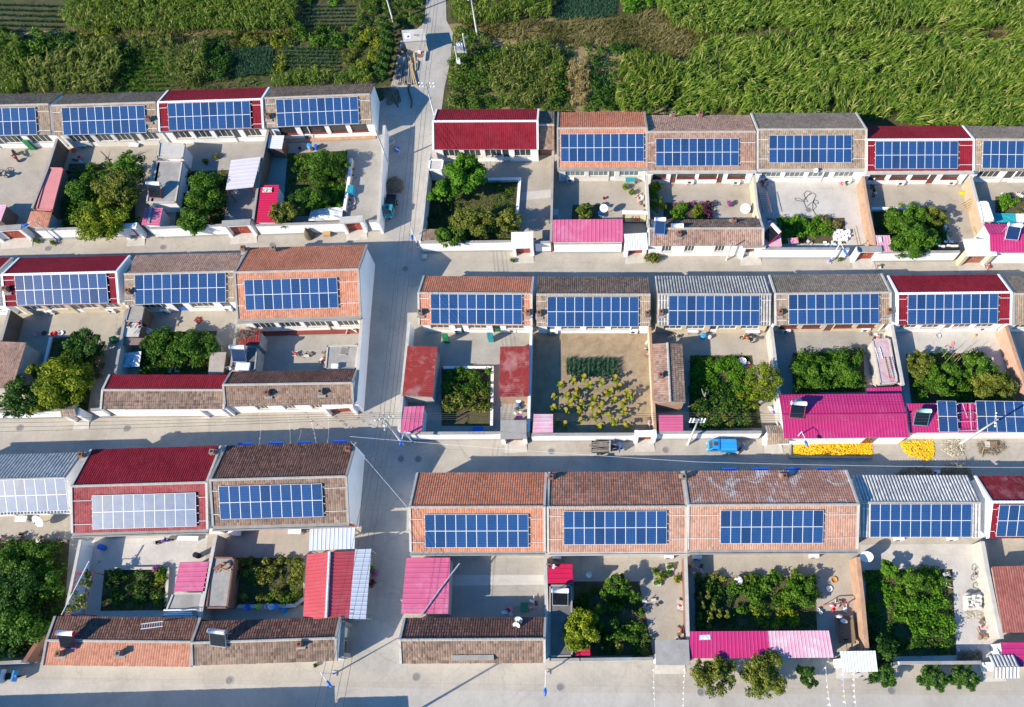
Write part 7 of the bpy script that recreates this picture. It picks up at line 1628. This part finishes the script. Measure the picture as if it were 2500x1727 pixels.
heap([(944, 444), (966, 432), (984, 445), (984, 468), (950, 474)], 'rounded brush heap behind the teal tricycle', 'straw', .9, 170, .22, .022, 'brushwood_pile', 'brushwood')
heap([(935, 212), (965, 212), (972, 250), (945, 258)], 'twiggy brush heap beside the log pile', 'straw', .5, 70, .3, .02, 'brushwood_pile', 'brushwood')
heap([(478, 774), (492, 774), (496, 784), (484, 791), (473, 784)], 'heap of red chillies drying in the yard', 'chilli', .08, 260, .07, .02, 'chilli_heap', 'chillies')
heap([(786, 333), (806, 331), (806, 336), (786, 338)], 'strip of red chillies drying beside the white table', 'chilli', .06, 260, .07, .02, 'chilli_strip', 'chillies'); heap([(890, 328), (912, 327), (912, 332), (890, 333)], 'strip of red chillies drying at the terrace end', 'chilli', .06, 260, .07, .02, 'chilli_strip', 'chillies')
heap([(585, 836), (640, 834), (640, 846), (590, 848)], 'brushwood lying on the dull red lean-to', 'straw', .2, 60, .45, .025, 'brushwood_pile', 'brushwood', lift=2.45)
heap([(2355, 1490), (2415, 1488), (2412, 1512), (2360, 1515)], 'straw litter below the covered sacks', 'husk', .1, 60, .15, .02, 'straw_litter', 'straw')
heap([(2340, 1592), (2395, 1590), (2398, 1612), (2335, 1612)], 'brush pile against the ribbed gate', 'straw', .6, 90, .4, .025, 'brushwood_pile', 'brushwood')
hc = thing('hay_cone', P(757, 577, 0), 0, 'cone-shaped bundle of dry grass standing in the street', 'hay stack')
g_ = rng('hay'); n_ = 900; a_ = g_.random(n_) * 6.28; hB = np.column_stack([np.cos(a_) * .62 * np.sqrt(g_.random(n_)), np.sin(a_) * .62 * np.sqrt(g_.random(n_)), np.full(n_, .02)])
hB[:, 2] += g_.random(n_) * .9; hB[:, :2] *= (1.1 - hB[:, 2:3] * .6); hV, hF, hU = strips(hB, a_ + 3.14, np.full(n_, .8), np.full(n_, .035), [0, .5, 1.0], [0, .15, .3], g_, g_.random(n_) * .6); link('stalks', npmesh('stalks', hV, hF, LM['straw'], hU), hc)
MB().lathe([(.62, 0), (.6, .4), (.35, 1.1), (.1, 1.5), (0, 1.55)], 14).build('core', pm('hay_core', (.14, .12, .08), .95, .3, 9, bump=.8), hc, True)
# logs and poles
rods([(978 + i * 4.2, 152 + (i % 3) * 3, .15 + .12 * (i % 2), 974 + i * 4.4, 198 + (i % 4) * 3, .12) for i in range(8)], 'stack of grey logs beside the field lane', DEADW, (.11, .14, .09, .12), 'log_pile', 'logs', 'log')
rods([(993, 128, .3, 1012, 205, .15), (1001, 140, .3, 1018, 208, .15), (1011, 128, .5, 1015, 172, .2)], 'three long peeled logs laid across the log stack', BAMBOO, (.13, .12, .12), 'long_logs', 'logs', 'log')
rods([(996, 206, .12, 1000, 232, .12), (1000, 230, .12, 1004, 264, .12)], 'dark crooked trunk lying in the lane', BARK, .12, 'fallen_trunk', 'log', 'log')
rods([(964, 222, .1, 974, 252, .1), (970, 220, .1, 978, 248, .1), (958, 232, .1, 972, 262, .1)], 'short thick branches beside the brush heap', BARK, .1, 'branch_pile', 'branches', 'branch')
junk(989, 124, 'dark heap of roots beside the well head', [BARK, DEADW], 1.6, 1.6, .8, 14, sz=.3)
junk(970, 175, 'rubble of red bricks at the foot of the hedge', [BRICKR, BRICKT], .8, 2.4, .3, 18, sz=.16, name='brick_rubble', cat='rubble'); junk(978, 206, 'brick rubble beside the log pile foot', [BRICKT, BRICKR], 1.8, .6, .3, 12, sz=.14, name='brick_rubble', cat='rubble')
rods([(2342 + i * 4, 500 + i * 4, .04, 2372 + i * 2, 484 + i * 5, 1.6) for i in range(9)], 'bundle of bamboo poles leaning on the tan wall', BAMBOO, .045, 'bamboo_poles', 'poles')
rods([(1122, 1376, 2.9, 1028, 1504, 2.85)], 'long white pipe lying across the pink metal shed', GALV, .085, 'pipe', 'pipe', 'pipe')
rods([(218, 1370, 2.6, 150, 1502, 2.3)], 'long blue-white pipe above the vine arbour', BLUEW, .07, 'pipe', 'pipe', 'pipe')
rods([(400, 1490, 2.2, 480, 1488, 2.2), (408, 1497, 2.2, 468, 1496, 2.2), (399, 1501, 2.2, 470, 1501, 2.2)], 'white planks on the grey flat shed', CERAM, .09, 'plank_stack', 'planks', 'plank')
rods([(2085, 560, .05, 2098, 618, .05), (2090, 552, .05, 2104, 612, .05), (2084, 585, .04, 2100, 580, .04), (2088, 602, .04, 2104, 597, .04)], 'wooden frame leaning on the tan brick wall', BAMBOO, .035, 'wooden_trellis', 'trellis')
rods([(2300 + i * 9, 872 + (i % 3) * 12, 1.6, 2325 + i * 9, 845 + (i % 3) * 12, 2.2) for i in range(8)], 'dry canes standing in the big shrub garden', BAMBOO, .025, 'dry_canes', 'canes', 'cane')
rods([(2345 + i * 7, 1612 - i, .1, 2392 - i * 3, 1594 + i * 3, .5) for i in range(7)], 'cut branches lying beside the ribbed gate', BARK, .05, 'branch_pile', 'branches', 'branch')
rods([(2402, 1094, .25, 2396, 1118, .2), (2440, 1108, .2, 2462, 1092, .2), (2404, 1096, .3, 2425, 1090, .3)], 'bare poles leaning out of the straw heap', BAMBOO, .045, 'loose_poles', 'poles')
block([(2404, 1078), (2416, 1078), (2418, 1092), (2406, 1092)], .42, 'pale board on the straw heap', PALEC, 'board', 'board', .36); block([(2417, 1078), (2434, 1078), (2436, 1090), (2419, 1090)], .42, 'grey board on the straw heap beside the pale one', WOOD, 'board', 'board', .36)
ladder((344, 1530), (398, 1523), 'bluish ladder lying on the dark rear tiles of the south range', 4.15, 4.2, .45, 9, BLUEW)
ladder((2142, 848), (2150, 876), 'white ladder on the patchy shed roof', 2.2, 2.2, .5, 7, CERAM); ladder((2164, 872), (2176, 925), 'wooden ladder on the patchy shed roof', 2.25, 2.25, .5, 10, BAMBOO); ladder((2172, 872), (2186, 922), 'second ladder beside the wooden one', 2.25, 2.25, .45, 10, GALV)
ladder((2380, 552), (2398, 588), 'bamboo rack beside the brown garage gate', .9, .9, 1.0, 12, BAMBOO); ladder((829, 856), (848, 858), 'slatted pallet on the flat cement shed', 2.2, 2.2, .9, 7, PALEC)
ladder((1862, 470), (1874, 520), 'rusty rack against the cream wall of the hose yard', 1.2, 1.2, 1.1, 10, pm('rust', (.28, .10, .04), .9, .3, 4))
# pale block stack in the hose yard
bs = thing('block_stack', P(2030, 566, 0), 0, 'stack of pale cement blocks at the end of the leaf bed', 'blocks'); BK = MB().box(-.2, .2, -.11, .11, 0, .19).mesh('block', [CERAM])
for j in range(6):
    for i in range(5 - (j > 3)):
        for k in range(2 if (i + j) % 3 else 1): link('block', BK, bs, Matrix.Translation((i * .43 + .25, -j * .25, k * .2)) @ Matrix.Rotation(rng(i * 9 + j).normal(0, .08), 4, 'Z'))
for i in range(7): link('block', BK, bs, Matrix.Translation((-1.0 + i * .3, -1.6 - (i % 3) * .3, 0)) @ Matrix.Rotation(i * .5, 4, 'Z'))
# black sheet held down by pale bricks
tarp([(2293, 594), (2338, 592), (2344, 614), (2286, 616)], .9, 'black sheet weighted with pale bricks beside the round tree', BLACK, .03, 'black_sheet', 'sheet')
bw = thing('weight_bricks', P(2310, 604, .95), 0, 'pale bricks weighing down the black sheet', 'bricks')
for x, y in ((2293, 601), (2302, 603), (2315, 601), (2325, 602), (2334, 602), (2308, 592), (2322, 591)): link('brick', BK, bw, Matrix.Translation(P(x, y, .93) - P(2310, 604, .95)))
tarp([(2425, 521), (2478, 521), (2482, 545), (2428, 545)], .8, 'turquoise sheet stretched behind the magenta building', pm('turquoise_sheet', (.03, .36, .42), .5, .08, 1.5), .03); tarp([(2479, 522), (2530, 522), (2534, 545), (2482, 545)], .8, 'white sheet beside the turquoise sheet', CERAM, .05)
tarp([(760, 512), (838, 505), (834, 536), (752, 540)], .6, 'grey plastic sheet inside the wall behind the hay cone', BLUEW, .09); tarp([(2357, 1452), (2400, 1445), (2405, 1488), (2358, 1490)], .9, 'grey cloth over the sack heap beside the bicycles', SACK, .14, skirt=.6)
tarp([(300, 862), (345, 858), (340, 895), (290, 898)], 1.2, 'crumpled grey sheets in the cluttered strip', BLUEW, .2); tarp([(1922, 582), (1948, 580), (1950, 594), (1925, 596)], 1.1, 'pink umbrella-like cover beside the street wall', PINKP, .07); tarp([(1794, 884), (1810, 872), (1826, 886), (1810, 898)], .03, 'white mat under the wire dish', CERAM, .004, 'mat', 'mat')
tarp([(642, 458), (664, 458), (663, 470), (640, 470)], 2.35, 'pale cloth bundle on the crimson roof', SACK, .08); tarp([(1708, 1551), (1734, 1550), (1735, 1562), (1707, 1563)], 2.7, 'pale grey cloth on the magenta and faded roof', BLUEW, .02); tarp([(355, 795), (372, 805), (364, 818), (348, 806)], .6, 'white door leaf lying in the chilli yard', CERAM, .002, 'door_leaf', 'door')
tarp([(2143, 578), (2152, 578), (2154, 592), (2145, 592)], 2.36, 'grey sheet on the faded pink shed by the round tree', BLUEW, .02)
tarp([(2322, 838), (2327, 833), (2331, 841), (2318, 852)], .1, 'white and pink cloth on the yard floor behind the rack', PINKP, .03, 'cloth', 'cloth')
sacks(2349, 472, 'yellow sack leaning in the bamboo yard', [YELLOW], 2, .4, .3, .3); sacks(2377, 1465, 'heap of white sacks under the grey cloth', [SACK, PALEC], 6, .4, 1.4, 1.2); sacks(1824, 886 + 5, 'blue and red laundry bundle at the whitewashed wall', [BLUE, RED, CERAM], 4, .2, .5, .5); sacks(1880, 944, 'pale blue bundle under the thin tree', [CYAN, CERAM], 3, .2, .4, .5)
sacks(1884, 1003, 'multicoloured laundry heap beside the tiled gate', [CERAM, BLUE, PINKP], 5, .22, .6, .7); sacks(173, 432, 'dark blue bags in the overgrown yard corner', [NAVY, DKGREY, BLUE], 7, .35, 1.2, 1.6); sacks(2056, 1515, 'white bundles in the wooden cart', [CERAM, SACK], 4, .28, .6, .8, z=.7)
sacks(2378, 820, 'yellow bundle at the maroon house behind the rack', [YELLOW], 2, .18, .2, .2); sacks(1266, 1003, 'grey bundles in the brick pit', [GALV, SACK, DKGREY], 6, .25, .7, .9)
JM = [WOOD, SACK, DKGREY, BLUEW, PINKP, DEADW, RED, PALEC]
for x, y, lb, w, d, n in ((1566, 490, 'heap of wood and bags at the mural yard wall', 1.2, 1.9, 16), (1590, 527, 'boards and tools in the flower yard corner', 1.4, 1.2, 10), (1868, 455, 'pile of red and blue odds at the cream wall', .9, .9, 10), (1880, 536, 'blue frame scraps beside the rusty rack', 1.0, .7, 7),
                          (1963, 596, 'dark bicycle parts and tubs at the inside of the long white wall', 1.6, .6, 9), (2060, 452, 'green and white boxes at the hose yard front', 1.0, .5, 8), (2405, 649, 'bundle of rubbish beside the brown garage gate', .9, .9, 9), (2147, 652, 'small stone bench in the street by the round tree', .9, .3, 4),
                          (2470, 478, 'row of jars and pots behind the turquoise sheet', 2.2, .5, 12), (330, 800, 'scrap heap on the slab shed roof', 1.6, 1.0, 12), (322, 878, 'timber and panels in the cluttered strip', 2.2, 1.6, 16), (400, 905, 'junk along the foot of the chilli yard garden', 3.4, .5, 14), (790, 880, 'ring of pale pots around the sunken bed', .9, 2.0, 12),
                          (740, 868, 'row of dark pots above the sunken bed', 2.4, .4, 10), (860, 805, 'orange and white bags at the big orange house corner', 1.2, 1.2, 12), (565, 903, 'roof clutter beside the blue collector', .8, .6, 6), (2136, 822, 'white bundles above the ladder shed', 1.6, .8, 9), (2100, 940, 'round logs stacked by the ladder shed', 1.2, .5, 8),
                          (30, 1318, 'stones and rags along the stone-edged yard', 3.2, .4, 14), (130, 1318, 'pale stones along the stone-edged yard', 3.0, .4, 12), (545, 1385, 'broken bricks on the brick-edged shed roof', 1.0, .8, 10), (1590, 1475, 'cement bench and tubs in the pot plant yard', 1.6, .9, 8), (1664, 1480, 'pale sacks and timber at the reddish wall', .7, 1.2, 10),
                          (1660, 1560, 'stacked firewood along the reddish wall', .9, 2.2, 18), (1700, 1392, 'dark boxes and a blue bag in the wide house corner', 1.6, .9, 8), (2045, 1480, 'clothes and buckets by the red bar', 1.4, 1.0, 12), (2404, 1526, 'open wooden box of scrap beside the straw litter', 1.2, .7, 9), (2400, 1552, 'broken bricks by the rough pale wall', 1.2, .6, 10),
                          (2312, 1404, 'pale pipe ends beside the garden bushes', .6, .4, 4), (2312, 1425, 'coiled grey bags beside the garden bushes', .9, .8, 6), (1306, 1470, 'rusty odds beside the white frame in the pink shed yard', .8, 1.2, 8), (1246, 1492, 'green crates behind the parapet range', 1.6, .5, 8), (860, 500, 'tools leaning at the low garden wall', .8, 1.2, 8),
                          (862, 425, 'red and white odds on the low garden wall', .5, 1.4, 8), (192, 392, 'yellow cart with tools in the overgrown yard', 1.0, .6, 7), (1640, 820, 'scrap and baskets outside the ribbed-roof house', 1.6, .6, 8), (1580, 850, 'boards leaning at the tan wall', .4, 2.2, 6), (1585, 1030, 'old window frames at the tan wall', .5, 1.4, 6), (1345, 1380, 'stones on the crimson roof', .6, .4, 4)):
    z_ = {'scrap heap on the slab shed roof': 2.0, 'roof clutter beside the blue collector': 2.2, 'broken bricks on the brick-edged shed roof': 2.1, 'stones on the crimson roof': 2.4, 'red and white odds on the low garden wall': .0}.get(lb, 0)
    junk(x, y, lb, JM if 'brick' not in lb else [BRICKR, BRICKT, WOOD], w, d, .5, n, z_, sz=.2)
rb = thing('red_bar_frame', P(2010, 1478, 0), 0, 'red steel goal-shaped frame in the wide house yard', 'frame')
MB().tube([(0, 0, 0), (.1, 0, 1.2), (2.3, .15, 1.2), (2.4, .2, 0)], .06, 5).build('bar', ROSERED, rb)
ct = thing('wooden_cart', P(2058, 1538, 0), 0, 'dark wooden cart in the wide house yard', 'cart'); MB().box(-.8, .8, -1.3, 1.3, .5, .6).build('deck', WOOD, ct)
for s_ in (-1, 1): MB().box(s_ * .8 - .04, s_ * .8 + .04, -1.3, 1.3, .6, .95).build('side_board', WOOD, ct); wheel(ct, s_ * .0, s_ * .95, .35)
MB().tube([(0, -1.3, .6), (0, -2.3, .5)], .05, 5).build('shaft', WOOD, ct)
# coiled hose in the white yard
hp = [(2095 - 2095 + x, y) for x, y in ((1990, 522), (1985, 514), (1993, 505), (1985, 492), (1975, 500), (1968, 508), (1962, 492), (1972, 478), (1981, 470), (1970, 466), (1962, 474), (1966, 484), (1972, 492), (1958, 492), (1943, 489), (1940, 484), (1950, 484), (1960, 490), (1972, 478), (1985, 471), (1992, 477), (1988, 486), (1984, 494), (1990, 499), (1998, 497), (1996, 491), (1989, 488), (1984, 496), (1984, 514), (1992, 524))]
o0 = P(1990, 505, .04); hm = MB().tube([P(x, y, .045) - o0 for x, y in hp], .03, 5).build('hose', DKGREY); hm.location = o0; tag(hm, 'dark hose looped over the white concrete yard', 'hose')
manhole(1974, 513, 'dark round cover beside the looped hose')
for x, y, lb in ((398, 604, 'outside the heater shed'), (117, 607, 'left of the leftmost street lamp shadow'), (665, 598, 'near the hay cone'), (990, 657, 'in the lane below the walnut corner'), (1021, 1121, 'beside the crossroads lamp'), (979, 1121, 'in the dark lane stain'), (1346, 1102, 'outside the earth yard'), (1625, 1099, 'outside the tiled side shed'), (1016, 1653, 'below the parapet range'), (1368, 1678, 'near the dark shed lamp'), (1711, 1690, 'before the willowy trees'), (2176, 1686, 'near the clipped shrubs'), (310, 1046, 'outside the mottled-tile range'), (48, 1045, 'below the yellowing tree wall'), (560, 1661, 'below the one-chimney range')):
    manhole(x, y, 'round iron manhole cover in the concrete ' + lb)
# potted plants
for x, y, m, lb in ((1525, 462, 'bright', 'tall potted plant in the mural yard'), (1541, 474, 'green', 'small potted plant in the mural yard'), (1781, 502, 'flower', 'pot of purple flowers in the flower yard'), (918, 1402, 'flower', 'pink flowers beside the lane awning'), (912, 1425, 'purple', 'dark potted shrub beside the lane awning'), (908, 1392, 'bright', 'green pot plant beside the lane awning'),
                    (1600, 1395, 'green', 'bushy pot plant beside the square planters'), (1612, 1410, 'yellow', 'yellow-green pot plant among the square planters'), (1650, 1415, 'yellow', 'trailing pot plant on the reddish wall'), (530, 388, 'mixed', 'withered pot plant left of the pale canopy'), (505, 400, 'dark', 'dark round pot plant in the canopy yard'), (1885, 1400, 'bright', 'pot plant at the wide garden path'), (1938, 1400, 'green', 'leafy pot plant at the right of the wide garden path'), (20, 1390, 'flower', 'pink flowering pot by the stone edge'), (385, 1391, 'flower', 'round pink planter at the arbour garden')):
    pot(x, y, lb, m, .4, hr=.42)
for x, y, lb in ((1635, 1386, 'pale square planter of herbs by the pot plants'), (1604, 1424, 'pale green square planter in the pot plant yard'), (1628, 1402, 'dark square planter in the pot plant yard')):
    pt = thing('planter_box', P(x, y, 0), 0, lb, 'planter'); MB().box(-.4, .4, -.3, .3, 0, .3).build('box', PALEC if 'pale' in lb else DKGREY, pt)
    g_ = rng(lb); V_, F_, U_ = clump_leaves(np.array([[0, 0, .32], [.2, .1, .32], [-.2, -.05, .32]]), np.full(3, .2), 150, .09, g_); link('foliage', npmesh('foliage', V_, F_, LM['bright'], U_), pt)
# vine arbour
va = thing('vine_arbour', P(205, 1450, 0), 0, 'red-framed arbour covered with withering vines', 'arbour'); vo = P(205, 1450, 0)
for x, y in ((188, 1398), (229, 1398), (205, 1500), (160, 1500)): MB().tube([P(x, y, 2.1) - vo, P(x, y, 2.1) - vo - Vector((0, 0, 2.1))], .045, 6).build('post', ROSERED, va)
for a, b in (((188, 1398), (229, 1398)), ((160, 1500), (205, 1500)), ((188, 1398), (160, 1500)), ((229, 1398), (205, 1500)), ((178, 1430), (222, 1430)), ((170, 1465), (214, 1465))): MB().tube([P(*a, 2.15) - vo, P(*b, 2.15) - vo], .04, 5).build('beam', ROSERED, va)
g_ = rng('vine'); vp = scatter(wpoly([(188, 1400), (228, 1400), (206, 1498), (162, 1498)], 2.2), 3.2, g_); vc = np.column_stack([vp - np.array([vo.x, vo.y]), 2.15 + .15 * g_.random(len(vp))])
V_, F_, U_ = clump_leaves(vc, np.full(len(vc), .35), 34 * len(vc), .13, g_, flat=.5, tone=np.clip(.5 + g_.normal(0, .25, len(vc)), 0, 1)); link('vines', npmesh('vines', V_, F_, LM['mixed'], U_), va)
# pennant strings
PB = [CERAM, pm('pale_blue_cloth2', (.25, .5, .85), .8, .1, 3), PINKP, CERAM, YELLOW]
for i, (a, b) in enumerate((((2016, 1625), (2034, 1760)), ((2058, 1640), (2072, 1765)), ((2085, 1640), (2096, 1765)))): bunting((a, b), ['string of white pennants left of the white ribbed canopy', 'string of mixed pennants below the white ribbed canopy', 'string of white pennants at the gate pier of the ribbed canopy'][i], PB if i == 1 else [CERAM], 9)
for i, (a, b) in enumerate((((634, 1010), (632, 1088)), ((702, 1012), (708, 1085)), ((735, 1050), (722, 1085)), ((755, 1015), (772, 1085)), ((801, 1012), (799, 1083)))): bunting((a, b), ['string of faded coloured pennants over the left street, nearest the gate of the mottled range', 'string of pale pennants over the left street near the first chimney', 'short pennant string slanting to the dark brown roof', 'string of blue and pink pennants over the left street', 'thin pennant string near the crossroads'][i], [PINKP, PB[1], CERAM], 6, .11)
for i, (a, b) in enumerate((((1596, 1630), (1600, 1760)), ((1672, 1630), (1668, 1760)))): bunting((a, b), ['string of white pennants left of the broad dark slab gate', 'string of white pennants right of the broad dark slab gate'][i], [CERAM], 9, .12)
# white ring slab, trough and lone stones
gw = thing('millstone', P(954, 346, 0), 0, 'round pale millstone with holes at the lane wall', 'millstone'); MB().lathe([(.12, .3), (.55, .3), (.55, 0)], 18).build('stone', PALEC, gw)
for k in range(6): MB().lathe([(.07, .304), (0, .304)], 8, (.33 * math.cos(k * 1.05), .33 * math.sin(k * 1.05), 0)).build('hole', DKGREY, gw)
junk(966, 368, 'blue and white bags at the foot of the lane pole', [BLUE, CERAM, DEADW], .6, .8, .4, 7, sz=.18)
block([(1068, 425 + 350), (1100, 425 + 350), (1100, 428 + 350), (1068, 428 + 350)], .05, 'thin pale strip in front of the rusty shed house', PALEC, 'step', 'step') if False else None
for x0, x1, y, lb in ((700, 900, 322, 'terrace'),): pass
for x, y, lb, m in ((1085, 822, 'green folding screen at the rusty shed house front', GREEN), (1195, 820, 'teal folding screen at the rusty shed house front', TEAL), (60, 345, 'dark green door curtain at the pink shed house', GREEN)):
    block([(x - 7, y - 8), (x + 7, y - 8), (x + 8, y + 2), (x - 6, y + 2)], 1.6, lb, m, 'door_screen', 'screen')
